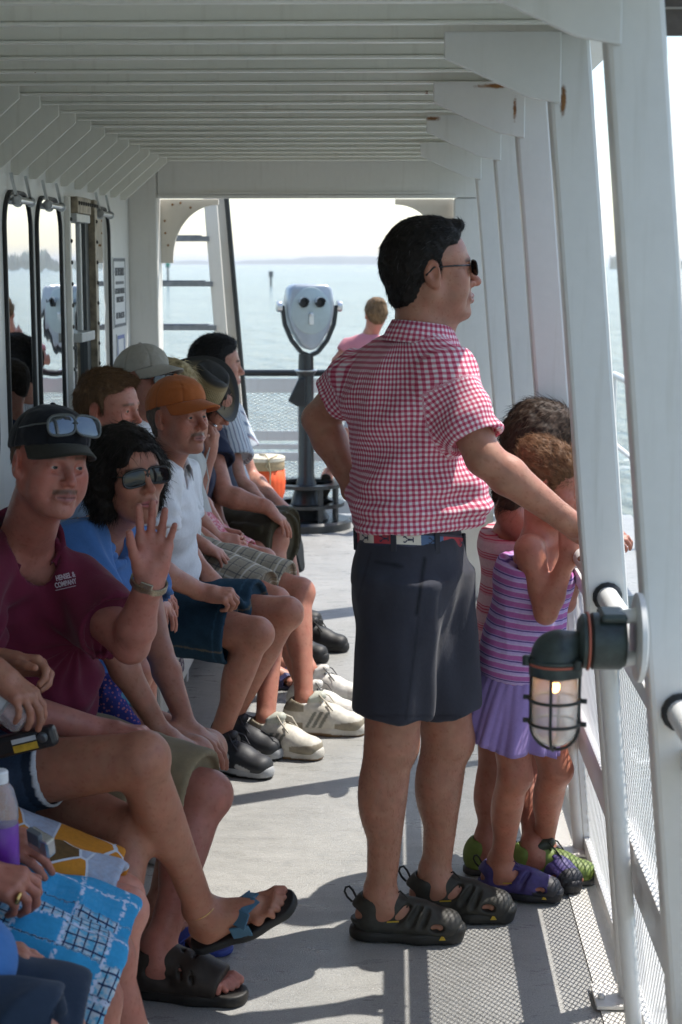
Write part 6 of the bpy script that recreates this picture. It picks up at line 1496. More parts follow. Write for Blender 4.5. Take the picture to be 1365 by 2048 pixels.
FO = shorts_field(JN, 1.15, .020, frac=1.14, legr=.118, flare=1.10, waist=.06); kd = nrm(JN['knR'] - JN['hipR']); FO.box(JN['hipR'] + (JN['knR'] - JN['hipR']) * .66 + V3((0, -.125, 0)), (.085, .016, .075), np.array([kd, nrm(np.cross((0, 0, 1), kd)), np.cross(kd, nrm(np.cross((0, 0, 1), kd)))]), .01, .006)
garment('shorts', FO, root, (.052, .046, .026), .006, .006, (9, 9, 7), 53, None, olive_cols, None, 2, leg_wrinkle(JN, .005))
for fr in (fa, fb): sneaker(fr, root, (.012, .012, .013), (.015, .015, .016), None, None, (.02, .02, .02))

# ----------------------------------------------------------------- striped shirt, black hair
J = dict(head=(434, 730, 7.72), neck=(428, 812, 7.80), chest=(432, 885, 7.82), pelvis=(425, 1035, 7.85), shR=(445, 838, 7.66), elR=(478, 962, 7.52), wrR=(545, 1030, 7.45), shL=(455, 832, 8.0), elL=(500, 950, 8.0), wrL=(560, 1010, 7.8),
         hipR=(435, 1050, 7.76), hipL=(440, 1045, 7.95), knR=(560, 1040, 7.60), knL=(565, 1060, 7.95), anR=(572, 1035, 7.95), anL=(560, 1210, 7.9))
fb = gfr(560, 1250, (.95, -.2, 0), .028); J['anL'] = fb.p(-.005, 0, .08)
fa = Fr(A(585, 1060, 7.82), (.15, -.05, -1), (-.75, .25, 0), 1.0); J['anR'] = fa.p(-.005, 0, .08)
root, JS_, hS = base_person('black-haired man in a blue and white striped shirt at the far end of the bench', J, ((.93, .25, -.05), (0, 0, 1), 1.08), (.46,.22,.155), 1.0, .01,
    hands=dict(R=dict(n=(0, 0, -1), side=-1, curl=(.4,) * 4, hi=False), L=dict(n=(0, 0, -1), side=1, curl=(.4,) * 4, hi=False)), res=.0065, hres=.003, eye=False, col=dict(lips=(.45, .17, .15), brow=(.02, .015, .012)))
hair_shell(root, hS, (.010, .009, .009), front=.064, nape=-.055, thick=.016, top=.010, n=2600, slen=.02, seed=61, fringe_x=.044, lift=.1)
def stripes_b(t, u, v, w, p):
    c = mixc(t, band(t, u, .0165, .30, 0, .06), (.60, .64, .68), (.22, .27, .36)); return mixc(t, math_(t, 'MULTIPLY', band(t, u, .033, .08, .3, .03), .7), c, (.30, .20, .22))
def pat_str(v):
    u = cyl_pat(v, JS_['pelvis'], JS_['chest'], V3((0, 1, 0)), .14); S, E_ = JS_['shR'], JS_['elR']; mk = (seg_dist(v, S, E_) < .1) & ((v - S) @ nrm(E_ - S) > .02); u[mk] = cyl_pat(v, S, E_, V3((0, 1, 0)), .08)[mk]
    return np.concatenate([u, np.zeros((len(v), 1))], 1)
FS, T = shirt_field(JS_, 1.04, .01, .018, slL=.6, slR=.68, hem=-.03, slr=.082, slf=1.15); garment('shirt', FS, root, (.6, .6, .6), .006, .006, (10, 10, 6), 62, weave_mat('striped shirting', stripes_b), None, pat_str)
garment('shorts', shorts_field(JS_, 1.0, .018, frac=.85, legr=.1, flare=1.1, waist=.05), root, (.03, .03, .035), .007, .004, seed=63)
for fr in (fa, fb): sneaker(fr, root, (.012, .012, .013), (.010, .010, .011), None, None, (.02, .02, .02))
# ----------------------------------------------------------------- the two girls at the rail
def w3(x, y, z): return np.array([x, y, z], float)
def dress(root, J, g, colr, mat, patfn, skirt, hem_len=.2, flare=1.5, add=.010, strap=True, straps_c=None, seed=0, sk_from=.02):
    F = Fld(); T = torso_ops(F, J, g, 0, add, 0, .6); up, fw, lat = T['up'], T['fw'], T['lat']
    ch = T['ch']; top = ch + up * .030; F.cut(top + fw * .0, up + fw * .15, top - .3, top + .3, .006)
    for sd in ('shL', 'shR'): F.cap(V3(J[sd]) - up * .02 - (V3(J[sd]) - ch) * .05, V3(J[sd]) - up * .09, .036 * g, .036 * g, .008, 's')
    pe = T['pe']; F.cut(pe - up * sk_from, -up, pe - .3, pe + .3, .006)
    o = garment('dress', F, root, colr, .0045, .003, (16, 16, 10), seed, mat, None, patfn)
    if strap:
        b = MB()
        for sd, y in (('shL', 1), ('shR', -1)):
            S = V3(J[sd]); base = ch + lat * y * .050 * g; q = [base + fw * .070 * g + up * .015, base + lat * y * .012 + fw * .035 + up * .085 * g, base + lat * y * .012 - fw * .025 + up * .085 * g, base - fw * .075 * g + up * .01]
            b.tube(q, .0042, 6)
        b.build('strap', simple('dress strap', straps_c or colr, .8), o, smooth=True)
    if skirt is not None:
        n, m_ = 150, 18; V = []
        lh = T['lh']; f2 = nrm(np.cross(lh, up))
        for j in range(m_):
            t = j / (m_ - 1)
            for i in range(n):
                a = 2 * math.pi * i / n; r = (.098 * g + add) * (1 + (flare - 1) * t ** .8); w = 1 + (.085 * t * math.sin(13 * a + 1.2 * math.sin(3 * a)) + .05 * t * math.sin(7 * a + 2) + .035 * t * math.sin(29 * a + 2 * math.sin(5 * a))) + .02 * (1 - t) * math.sin(31 * a)
                V.append(pe - up * (sk_from - .01 + hem_len * t + .006 * t * math.sin(5 * a)) + lh * (1.42 * r * w * math.sin(a)) + f2 * (r * w * math.cos(a) * 1.1))
        Fc = [(j * n + i, j * n + (i + 1) % n, (j + 1) * n + (i + 1) % n, (j + 1) * n + i) for j in range(m_ - 1) for i in range(n)]
        s = mk_mesh('skirt', np.array(V), np.array(Fc), M_CLOTH, root, np.tile(V3(skirt), (len(V), 1))); so = s.modifiers.new('Solid', 'SOLIDIFY'); so.thickness = .003
    return T
J = dict(head=(1104, 968, 4.20), neck=(1082, 1062, 4.22), chest=(1070, 1150, 4.22), pelvis=(1040, 1325, 4.22), shR=(1060, 1098, 4.11), elR=(1092, 1226, 4.06), wrR=(1138, 1112, 4.07), shL=(1112, 1094, 4.36), elL=(1130, 1205, 4.36), wrL=(1150, 1100, 4.30),
         hipR=(1022, 1400, 4.16), hipL=(1072, 1396, 4.28), knR=(1030, 1552, 4.13), anR=(1004, 1740, 4.16), knL=(1112, 1540, 4.26), anL=(1092, 1705, 4.25))
fa, fb = gfr(1000, 1792, (.96, -.28, 0), .026, sc=.80), gfr(1084, 1752, (.45, -.90, 0), .026, sc=.80)
J['anR'] = fa.p(0, 0, .075); J['anL'] = fb.p(0, 0, .075)
root, J2, h2 = base_person('small girl in a purple striped sundress holding a hand to her mouth', J, ((.86, -.30, -.30), (.2, 0, 1), .86), (.43,.165,.105), .64, hands=dict(R=dict(d=(.05, .1, 1), n=(.3, .8, .1), side=1, s=.72, curl=(.5, .5, .55, .6)), L=dict(n=(0, -1, 0), side=-1, s=.72, curl=(.4,) * 4, hi=False)),
    headkw=dict(fem=.6, fat=.5, nose=.75, child=1), col=dict(lips=(.42, .15, .14), brow=(.10, .06, .04), red=1.0), feet=(fa, fb), res=.005, hres=.0026, look=(.8, -.1, -.5), leg_g=.74, arm_g=.72, nk=.046)
def stripes_p(t, u, v, w, p):
    c = mixc(t, band(t, v, .0270, .46, 0, .04), (.46, .36, .62), (.42, .13, .36)); c = mixc(t, band(t, v, .0270, .12, .36, .03), c, (.09, .045, .22)); return mixc(t, math_(t, 'MULTIPLY', band(t, v, .0270, .10, -.3, .03), .5), c, (.62, .50, .66))
M_PSTR = weave_mat('purple striped jersey', stripes_p)
def tor_pat(J, R_=.10):
    def fn(v): return np.concatenate([cyl_pat(v, J['pelvis'], J['chest'], V3((0, 1, 0)), R_), np.zeros((len(v), 1))], 1)
    return fn
J2d = dict(J2); dress(root, J2d, .74, (.42, .2, .45), M_PSTR, tor_pat(J2), (.30, .21, .46), hem_len=.185, flare=1.42, straps_c=(.36, .25, .52), seed=71, sk_from=.045)
def bun(root, h, colr, seed, long_to=None, n=8000):
    """brown hair gathered up loosely"""
    F = Fld(); R = h.R(); s = h.s
    F.ell(h.p(-.016, 0, .034), V3((.104, .086, .093)) * s, R, 0); F.ell(h.p(-.075, 0, .085), V3((.045, .05, .036)) * s, R, .03)
    F.cap(h.p(-.06, 0, 0), h.p(-.065, 0, -.035), .058 * s, .044 * s, .03, flat=h.y, ratio=.85)
    F.ell(h.p(.105, 0, -.030), V3((.100, .072, .092)) * s, R, .012, 's')
    for y in (-1, 1): F.ell(h.p(.0, y * .09, -.01), V3((.022, .02, .032)) * s, R, .006, 's')
    if long_to is not None:
        for q, r0, r1 in long_to: F.cap(h.p(-.065, 0, .0), q, r0, r1, .05)
    v, f = F.mesh(.004, None, 1); nn = vnormals(v, f); v = v + nn * (.004 * vnoise(v * 50) + .002 * vnoise(v * 130))[:, None]
    c = np.tile(V3(colr), (len(v), 1)) * (1 + .5 * vnoise(v * V3((120, 120, 45))))[:, None]; r = np.random.RandomState(seed); idx = r.choice(len(v), min(n, len(v)), replace=False); N_ = nn[idx]; l = h.loc(v[idx])
    D = np.tile(h.d(-.9, 0, .25), (len(idx), 1)) if long_to is None else np.tile(h.d(-.75, 0, -.65), (len(idx), 1)); D = D - N_ * np.sum(D * N_, 1, keepdims=True) + .06 * N_; D /= np.linalg.norm(D, axis=1, keepdims=True) + 1e-9
    sv, sf = strands('x', v[idx] - N_ * .001, D, .026 * s if long_to is None else .035, .0007, None, None, seed, droop=.1, jit=.25, curl=.25, nseg=3)
    lc = np.repeat(np.tile(V3(colr), (len(idx), 1)) * (.6 + 1.3 * r.rand(len(idx)))[:, None], 12, 0); V, Fc = join_pieces([(v, f), (sv, sf)])
    return mk_mesh('hair', V, Fc, M_HAIRC, root, np.clip(np.concatenate([c, lc]), 0, 1))
bun(root, h2, (.17, .085, .04), 72)
for fr in (fa, fb): river_sandal('sandal', fr, root, (.062, .045, .165), (.014, .014, .018), (.45, .30, .02), holes=((.030, .090), (.085, .130)))

J = dict(head=(1100, 884, 4.50), neck=(1062, 985, 4.52), chest=(1040, 1085, 4.52), pelvis=(1035, 1290, 4.52), shR=(1020, 1018, 4.42), elR=(1085, 1120, 4.36), wrR=(1185, 1090, 4.36), shL=(1080, 1012, 4.66), elL=(1130, 1110, 4.68), wrL=(1190, 1080, 4.6),
         hipR=(1000, 1370, 4.45), hipL=(1052, 1370, 4.58), knR=(988, 1545, 4.42), anR=(972, 1700, 4.40), knL=(1062, 1540, 4.52), anL=(1064, 1700, 4.46))
fa, fb = gfr(974, 1748, (.99, -.10, 0), .026, sc=.84), gfr(1066, 1762, (.98, -.16, 0), .026, sc=.84)
J['anR'] = fa.p(0, 0, .075); J['anL'] = fb.p(0, 0, .075)
root, J1, h1 = base_person('taller dark-haired girl in a pink striped top and green shoes, half behind the post', J, ((.92, .30, -.18), (.08, 0, 1), .87), (.40,.155,.10), .74, hands=dict(R=dict(n=(0, .3, -1), side=-1, s=.8, curl=(.7,) * 4, hi=False), L=dict(n=(0, 0, -1), side=1, s=.8, curl=(.6,) * 4, hi=False)),
    headkw=dict(fem=.8, child=.6), feet=(fa, fb), res=.0055, hres=.003, eye=False, leg_g=.76, arm_g=.72, nk=.046)
def stripes_r(t, u, v, w, p):
    c = mixc(t, band(t, v, .050, .34, .1, .03), (.62, .42, .45), (.60, .30, .34)); a = math_(t, 'MULTIPLY', band(t, v, .050, .44, 0, .02), band(t, v, .0075, .36, 0, .1)); return mixc(t, a, c, (.50, .05, .10))
dress(root, J1, .80, (.6, .3, .35), weave_mat('pink striped jersey', stripes_r), tor_pat(J1), (.58, .36, .40), hem_len=.16, flare=1.15, straps_c=(.55, .30, .34), seed=74, sk_from=.06)
bun(root, h1, (.055, .032, .020), 75, long_to=[(A(1022, 1005, 4.40), .07, .03), (A(1010, 985, 4.50), .07, .035)], n=4200)
for fr in (fa, fb): sneaker(fr, root, (.17, .235, .045), (.07, .07, .068), None, None, (.02, .022, .01), edge_c=(.03, .03, .03), tongue_c=(.03, .035, .02), emblem=[([((.06, .03), (.10, .05), .006), ((.09, .012), (.13, .03), .005)], (.03, .03, .012))])

# ----------------------------------------------------------------- bare legs crossed, blue flip-flop
J = dict(head=w3(-1.05, 3.56, 1.24), neck=w3(-1.08, 3.60, 1.07), chest=w3(-1.08, 3.60, .87), pelvis=w3(-1.03, 3.55, .55), shR=w3(-1.08, 3.42, 1.02), elR=(-170, 1390, 3.30), wrR=(-8, 1342, 3.28), shL=w3(-1.06, 3.80, 1.02), elL=(-110, 1345, 3.62), wrL=(6, 1322, 3.40),
         hipR=w3(-.98, 3.46, .55), hipL=w3(-.98, 3.64, .54), knR=(284, 1518, 3.34), anR=(436, 1792, 3.56), knL=(262, 1668, 3.42), anL=(318, 2080, 3.46))
fa = Fr(A(440, 1862, 3.56), nrm(A(630, 1786, 3.52) - A(440, 1862, 3.56)), (.25, -.45, 1), .93); fb = Fr(w3(-.60, 3.08, .018), (.95, -.3, 0), (0, 0, 1), .93); J['anR'] = fa.p(-.004, 0, .078); J['anL'] = fb.p(0, 0, .075)
def bruise(v, c):
    b = A(203, 1558, 3.27); d = np.linalg.norm((v - b) * V3((1, .5, 1)), axis=1); w = np.clip(1.25 - d / .013, 0, 1)[:, None] * .55; return c * (1 - w) + V3((.10, .055, .065)) * w
root, JD, hD = base_person('person in denim shorts with bare crossed legs, gold anklet and blue-strapped flip-flop', J, ((.95, -.2, 0), (0, 0, 1), 1.0), (.36,.155,.098), .92, 0, .5, hands=dict(R=dict(d=(.75, -.25, -.55), n=(-.45, .2, -.8), side=-1, s=.98, curl=(.5, .5, .55, .6), spread=.12), L=dict(d=(.95, -.1, -.1), n=(-.1, -.6, -.8), side=1, s=.95, curl=(.8, .85, .9, .95))),
    back=(-.75, .0, -.5), feet=(fa, fb), res=.0055, hres=.0035, col=dict(brow=(.05, .03, .02)), colfn=bruise, leg_g=1.0)
curly(root, hD, (.05, .035, .025), n=400, vol=.012, seed=81)
FS, T = shirt_field(JD, .95, 0, .014, .4, slL=.5, slR=.5, hem=-.03, slr=.064); garment('shirt', FS, root, (.40, .40, .42), .009, .004, seed=82)
def fray(v, c):
    c = c * (1 + .2 * vnoise(v * 60))[:, None]
    for s_ in 'R':
        H, K = JD['hip' + s_], JD['kn' + s_]; u = nrm(K - H); t = (v - H) @ u / np.linalg.norm(K - H); c[(t > .545) & (seg_dist(v, H, K) < .14)] = (.50, .52, .55); m_ = (t > .50) & (t < .545) & (seg_dist(v, H, K) < .14); c[m_] *= .45
    return c
garment('shorts', shorts_field(JD, .97, .014, frac=.56, legr=.092, flare=1.04, waist=.06), root, (.045, .075, .13), .0055, .004, (9, 9, 7), 83, M_DENIMC, fray)
flipflop(fa, root, (.014, .016, .018), (.045, .13, .21), (0, 0, 0), .024, .12, top_c=(.018, .020, .022)); flipflop(fb, root, (.014, .016, .018), (.045, .13, .21), (0, 0, 0), .018)
ad = nrm(JD['anR'] - JD['knR']); ax_ = nrm(np.cross(ad, (0, 1, 0))); ay_ = np.cross(ad, ax_); ac = JD['anR'] - ad * .012
MB().tube([ac + ax_ * .040 * math.cos(a) + ay_ * .040 * math.sin(a) + ad * .012 * math.cos(a + 2.4) for a in np.linspace(0, 2 * math.pi, 40)], .0011, 5, cap=False).build('anklet', M_GOLD, root, smooth=True)
# crumpled clear bottle under that hand
def clear_mat(name, c=(.86, .88, .90), r=.06):
    m, t, b = new_mat(name); b.inputs['Base Color'].default_value = (*c, 1); b.inputs['Roughness'].default_value = r; b.inputs['Transmission Weight'].default_value = .8; b.inputs['IOR'].default_value = 1.25; bump(t, b, noise(t, geo_pos(t), 60, 3), .6, .006); return m
M_CLEAR = clear_mat('clear plastic')
bo = thing('bottle', 'crumpled clear plastic bottle held in a hand at the left edge over the denim shorts', 'bottle', A(15, 1410, 3.28))
MB().lathe([(.004, -.052), (.030, -.050), (.036, -.04), (.035, -.01), (.033, .0), (.036, .012), (.036, .05), (.030, .08), (.015, .11), (.013, .13)], A(14, 1412, 3.27), 24, axis=(-.75, .1, .55)).build('bottle_body', M_CLEAR, bo, smooth=True)
MB().lathe([(.0355, .0), (.0362, .002), (.0362, .03), (.0355, .032)], A(14, 1412, 3.27), 24, axis=(-.75, .1, .55)).build('bottle_label', simple('frosted label', (.45, .46, .48), .4), bo, smooth=True)
dv_ = thing('camcorder', 'small black gadget with white and yellow label lying on the denim lap', 'camera', A(60, 1478, 3.32))
ga, gb = A(-30, 1502, 3.30), A(114, 1468, 3.30); gu = nrm(np.cross(nrm(gb - ga), (0, 1, 0)) * -1); gu = gu if gu[2] > 0 else -gu
MB().bar(ga, gb, .034, .044, gu).build('camera_body', simple('black plastic casing', (.016, .017, .019), .4), dv_, bevel=.010)
gd = nrm(gb - ga); gn = np.cross(gu, gd); gn = gn if gn[1] < 0 else -gn; gc = ga + (gb - ga) * .58
MB().bar(gc - gd * .026 - gu * .008 + gn * .0168, gc + gd * .026 - gu * .008 + gn * .0168, .003, .015, gu).build('label', simple('yellow sticker', (.55, .34, .03), .5, var=.25, vscale=60), dv_)
MB().bar(gc - gd * .026 + gu * .008 + gn * .0168, gc + gd * .026 + gu * .008 + gn * .0168, .003, .010, gu).build('label', simple('white sticker', (.50, .52, .54), .5), dv_)
MB().lathe([(.011, 0), (.011, .004), (.004, .0045)], gb - gd * .026 + gu * .004 + gn * .017, 16, axis=gn).build('dial', simple('grey dial', (.10, .11, .12), .3, .5), dv_, smooth=True)

# ----------------------------------------------------------------- patchwork shorts, child
J = dict(head=w3(-1.02, 3.16, 1.02), neck=w3(-1.06, 3.20, .88), chest=w3(-1.06, 3.20, .76), pelvis=w3(-1.00, 3.20, .53), shR=w3(-1.05, 3.10, .84), elR=w3(-.98, 3.06, .66), wrR=w3(-.86, 3.08, .60), shL=w3(-1.05, 3.32, .84), elL=w3(-.98, 3.36, .66), wrL=w3(-.86, 3.30, .60),
         hipR=w3(-.96, 3.13, .52), hipL=w3(-.96, 3.27, .52), knR=(244, 1822, 3.14), knL=(238, 1795, 3.27), anR=w3(-.56, 3.10, .1), anL=w3(-.58, 3.24, .1))
root, JK, hK = base_person('child in orange, light blue and brown patchwork shorts, only the lap in view at left', J, ((.95, -.1, 0), (0, 0, 1), .88), (.52,.225,.165), .80, hands=dict(R=dict(n=(0, 0, -1), side=-1, s=.75, curl=(.4,) * 4, hi=False), L=dict(n=(0, 0, -1), side=1, s=.75, curl=(.4,) * 4, hi=False)), res=.007, hres=.0035, leg_g=.88)
hair_shell(root, hK, (.12, .08, .05), n=300, seed=85); FS, T = shirt_field(JK, .78, 0, .013, slL=.5, slR=.5, hem=-.02, slr=.06); garment('shirt', FS, root, (.5, .5, .5), .009, .004, seed=86)
def patch_o(t, u, v, w, p):
    mp = N(t, 'ShaderNodeMapping'); t.links.new(p, mp.inputs[0]); mp.inputs['Scale'].default_value = (1, .8, 1.25); mp.inputs['Location'].default_value = (.03, .02, .05)
    vo = N(t, 'ShaderNodeTexVoronoi', i_Scale=9.5); t.links.new(mp.outputs[0], vo.inputs['Vector']); ve = N(t, 'ShaderNodeTexVoronoi', feature='DISTANCE_TO_EDGE', i_Scale=9.5); t.links.new(mp.outputs[0], ve.inputs['Vector'])
    s = N(t, 'ShaderNodeSeparateColor'); t.links.new(vo.outputs['Color'], s.inputs[0]); r = N(t, 'ShaderNodeValToRGB'); r.color_ramp.interpolation = 'CONSTANT'; e = r.color_ramp.elements
    e[0].position = 0; e[0].color = (.62, .24, .02, 1); e[1].position = .42; e[1].color = (.36, .47, .66, 1)
    q = e.new(.68); q.color = (.06, .04, .02, 1); q = e.new(.82); q.color = (.58, .20, .02, 1)
    t.links.new(s.outputs[0], r.inputs[0]); c = mixc(t, math_(t, 'MULTIPLY', noise(t, p, 90, 3), .5), r.outputs[0], (.30, .16, .05)); return mixc(t, math_(t, 'LESS_THAN', ve.outputs['Distance'], .022), c, (.55, .60, .68))
garment('shorts', shorts_field(JK, .9, .016, frac=.95, legr=.108, flare=1.12, waist=.05), root, (.5, .3, .1), .006, .005, (9, 9, 7), 87, weave_mat('patchwork cloth', patch_o), None, shorts_pat(JK), 2, leg_wrinkle(JK))
for x, y in ((-.56, 3.10), (-.58, 3.24)): sneaker(Fr(w3(x, y, .024), (.95, -.2, 0), sc=.8), root, (.2, .2, .22), (.5, .5, .5), None)

# ----------------------------------------------------------------- teal board shorts, hands with ring, camera and bottle
J = dict(head=w3(-1.02, 2.86, 1.30), neck=w3(-1.06, 2.88, 1.12), chest=w3(-1.07, 2.88, .90), pelvis=w3(-1.02, 2.88, .55), shR=w3(-1.06, 2.69, 1.05), elR=w3(-.92, 2.62, .76), wrR=(-62, 1745, 2.76), shL=w3(-1.05, 3.06, 1.05), elL=w3(-.92, 3.08, .78), wrL=(-42, 1668, 2.98),
         hipR=w3(-.96, 2.80, .54), hipL=w3(-.96, 2.97, .54), knR=(178, 2000, 2.83), knL=(208, 1915, 3.02), anR=w3(-.50, 2.80, .1), anL=w3(-.47, 2.98, .1))
root, JQ, hQ = base_person('person in bright blue patchwork board shorts with a gold ring, holding a bottle and camera', J, ((.95, -.1, 0), (0, 0, 1), 1.0), (.38,.145,.100), 1.0, .02, hands=dict(R=dict(d=(.96, -.05, -.22), n=(-.15, .35, -.9), side=-1, s=1.02, curl=(.75, .8, .85, .9), spread=.10, thumb=(.5, .3)), L=dict(d=(.95, -.1, -.2), n=(.0, .35, -.9), side=1, s=1.0, curl=(.35, .4, .5, .6), spread=.08, thumb=(.35, .2))), res=.006, hres=.0035, feet=[Fr(w3(x, y, .018), (.95, -.2, 0)) for x, y in ((-.50, 2.80), (-.47, 2.98))], col=dict(brow=(.08, .05, .03)))
hair_shell(root, hQ, (.08, .05, .03), n=300, seed=91); FS, T = shirt_field(JQ, 1.04, .02, .015, slL=.5, slR=.5, hem=-.02, slr=.074); garment('shirt', FS, root, (.25, .3, .4), .009, .004, seed=92)
def patch_b(t, u, v, w, p):
    cu, cv = math_(t, 'FLOOR', math_(t, 'DIVIDE', u, .088)), math_(t, 'FLOOR', math_(t, 'DIVIDE', v, .088)); cb = N(t, 'ShaderNodeCombineXYZ'); t.links.new(cu, cb.inputs[0]); t.links.new(cv, cb.inputs[1]); t.links.new(w, cb.inputs[2]); wn_ = N(t, 'ShaderNodeTexWhiteNoise'); t.links.new(cb.outputs[0], wn_.inputs['Vector']); k = wn_.outputs['Value']
    teal, navy = (.035, .29, .56), (.012, .022, .055)
    g = math_(t, 'MAXIMUM', band(t, u, .0185, .16, 0, .03), band(t, v, .0185, .16, 0, .03)); wn = noise(t, p, 85, 3); pl = mixc(t, ramp(t, wn, [(.4, (0,) * 3), (.6, (1,) * 3)]), (.46, .54, .62), (.10, .38, .60)); pl = mixc(t, g, pl, (.012, .025, .09))
    c = mixc(t, math_(t, 'LESS_THAN', k, .24), teal, navy); c = mixc(t, math_(t, 'GREATER_THAN', k, .66), c, pl)
    ed = math_(t, 'MAXIMUM', band(t, u, .088, .10, .5, .02), band(t, v, .088, .10, .5, .02)); return mixc(t, math_(t, 'MULTIPLY', ed, ramp(t, noise(t, p, 110, 2), [(.45, (0,) * 3), (.52, (1,) * 3)])), c, (.52, .60, .78))
garment('shorts', shorts_field(JQ, 1.08, .018, frac=1.05, legr=.104, flare=1.26, waist=.06, legk=.015), root, (.1, .35, .55), .006, .013, (8, 8, 7), 93, weave_mat('blue patchwork cloth', patch_b), None, shorts_pat(JQ), 2, leg_wrinkle(JQ, .006))
for x, y in ((-.50, 2.80), (-.47, 2.98)): flipflop(Fr(w3(x, y, .018), (.95, -.2, 0)), root, (.05, .05, .05), (.1, .1, .1), (0, 0, 0))
MB().lathe([(.0105, -.003), (.0118, -.002), (.0118, .002), (.0105, .003)], A(38, 1797, 2.73), 18, axis=(.9, -.1, -.3)).build('ring', M_GOLD, root, smooth=True)
cm = thing('camera', 'small silver compact camera held between fingers above the orange shorts', 'camera', A(82, 1688, 2.94))
MB().bar(A(62, 1672, 2.95), A(104, 1697, 2.92), .022, .040, (.2, -.5, .8)).build('camera_body', simple('silver casing', (.55, .56, .58), .25, .8), cm, bevel=.004)
MB().bar(A(58, 1668, 2.935), A(82, 1682, 2.92), .012, .032, (.2, -.5, .8)).build('screen', simple('grey screen', (.10, .11, .12), .15), cm, bevel=.002)
pbt = thing('bottle', 'drink bottle with a purple label and white cap standing at the left edge', 'bottle', A(2, 1610, 2.86)); pc = A(2, 1690, 2.86)
MB().lathe([(.028, -.06), (.032, -.05), (.032, .045), (.034, .052), (.033, .075), (.026, .105), (.016, .120), (.014, .135)], pc, 28).build('bottle_body', M_CLEAR, pbt, smooth=True)
MB().lathe([(.0325, -.045), (.0332, -.044), (.0332, .040), (.0325, .041)], pc, 28).build('label', simple('purple label', (.13, .018, .28), .35, var=.15), pbt, smooth=True)
MB().lathe([(.0165, .118), (.0175, .120), (.0175, .138), (.015, .141)], pc, 28).build('cap', simple('white screw cap', (.70, .71, .72), .4), pbt, autosmooth=True)

# ----------------------------------------------------------------- nearest person, blue shirt and navy shorts
J = dict(head=w3(-1.00, 2.36, 1.30), neck=w3(-1.03, 2.38, 1.12), chest=w3(-1.01, 2.40, .90), pelvis=w3(-.97, 2.42, .56), shR=w3(-1.03, 2.20, 1.05), elR=w3(-.93, 2.10, .78), wrR=w3(-.76, 2.18, .70), shL=w3(-1.00, 2.60, 1.05), elL=w3(-.86, 2.66, .80), wrL=(-62, 1905, 2.56),
         hipR=w3(-.92, 2.32, .53), hipL=w3(-.92, 2.50, .53), knR=(55, 2105, 2.36), knL=(95, 2062, 2.55), anR=w3(-.52, 2.36, .1), anL=w3(-.50, 2.54, .1))
root, JA, hA = base_person('nearest seated person, only blue shirt hem, fingertips and navy shorts in the bottom left corner', J, ((.95, -.1, 0), (0, 0, 1), 1.0), (.42,.18,.12), 1.0, .06, hands=dict(R=dict(n=(0, 0, -1), side=-1, curl=(.4,) * 4, hi=False), L=dict(d=(.98, 0, -.15), n=(0, .2, -1), side=1, curl=(.35,) * 4)), res=.007, hres=.0035, col=dict(brow=(.08, .05, .03)))
hair_shell(root, hA, (.08, .05, .03), n=300, seed=95); FS, T = shirt_field(JA, 1.05, .06, .02, slL=.5, slR=.5, hem=-.06, slr=.076); FS.ell(w3(-.725, 2.44, .585), (.13, .16, .080), None, .06); garment('shirt', FS, root, (.045, .16, .42), .007, .007, (9, 9, 6), 96)
garment('shorts', shorts_field(JA, 1.05, .018, frac=1.12, legr=.100, flare=1.16, waist=.05, legk=.015), root, (.018, .032, .060), .007, .012, (8, 8, 7), seed=97)
for x, y in ((-.52, 2.36), (-.50, 2.54)): sneaker(Fr(w3(x, y, .028), (.95, -.2, 0)), root, (.2, .2, .22), (.5, .5, .5), None)

# ----------------------------------------------------------------- girl in pink on the viewer step
J = dict(head=(752, 628, 10.55), neck=(742, 668, 10.58), chest=(735, 715, 10.58), pelvis=(735, 800, 10.58), shR=(762, 690, 10.5), elR=(775, 730, 10.45), wrR=(770, 770, 10.4), shL=(697, 690, 10.62), elL=(672, 722, 10.58), wrL=(708, 742, 10.45),
         hipR=(748, 825, 10.55), hipL=(722, 825, 10.55), knR=(738, 900, 10.35), knL=(690, 888, 10.5), anR=(722, 1010, 10.2), anL=(664, 948, 10.58))
fa = Fr(A(720, 1030, 10.2), (.3, .9, -.1), (0, 0, 1), .78); fb = Fr(A(652, 962, 10.60), nrm(V3((-.15, .75, -.95))), (.2, .65, .8), .78); J['anL'] = fb.p(0, 0, .075); J['anR'] = fa.p(0, 0, .075)
root, JP, hP = base_person('brown-haired child in a pink top climbing on the viewer step behind the gingham shirt', J, ((-.2, .95, 0), (0, 0, 1), .84), (.50,.22,.15), .66, hands=dict(R=dict(n=(0, 0, -1), side=-1, s=.7, curl=(.5,) * 4, hi=False), L=dict(n=(0, 0, -1), side=1, s=.7, curl=(.5,) * 4, hi=False)), res=.008, hres=.006, eye=False, feet=(fa, fb), leg_g=.72)
bun(root, hP, (.20, .12, .06), 99, n=1200); FS, T = shirt_field(JP, .68, 0, .012, slL=.45, slR=.45, hem=-.02, slr=.058); garment('shirt', FS, root, (.62, .24, .28), .008, .003, seed=98)
garment('shorts', shorts_field(JP, .7, .012, frac=.6, legr=.085, waist=.04), root, (.5, .5, .52), .008, .003, seed=99)
for fr in (fa, fb): flipflop(fr, root, (.06, .05, .04), (.3, .3, .28), (0, 0, 0), .012)

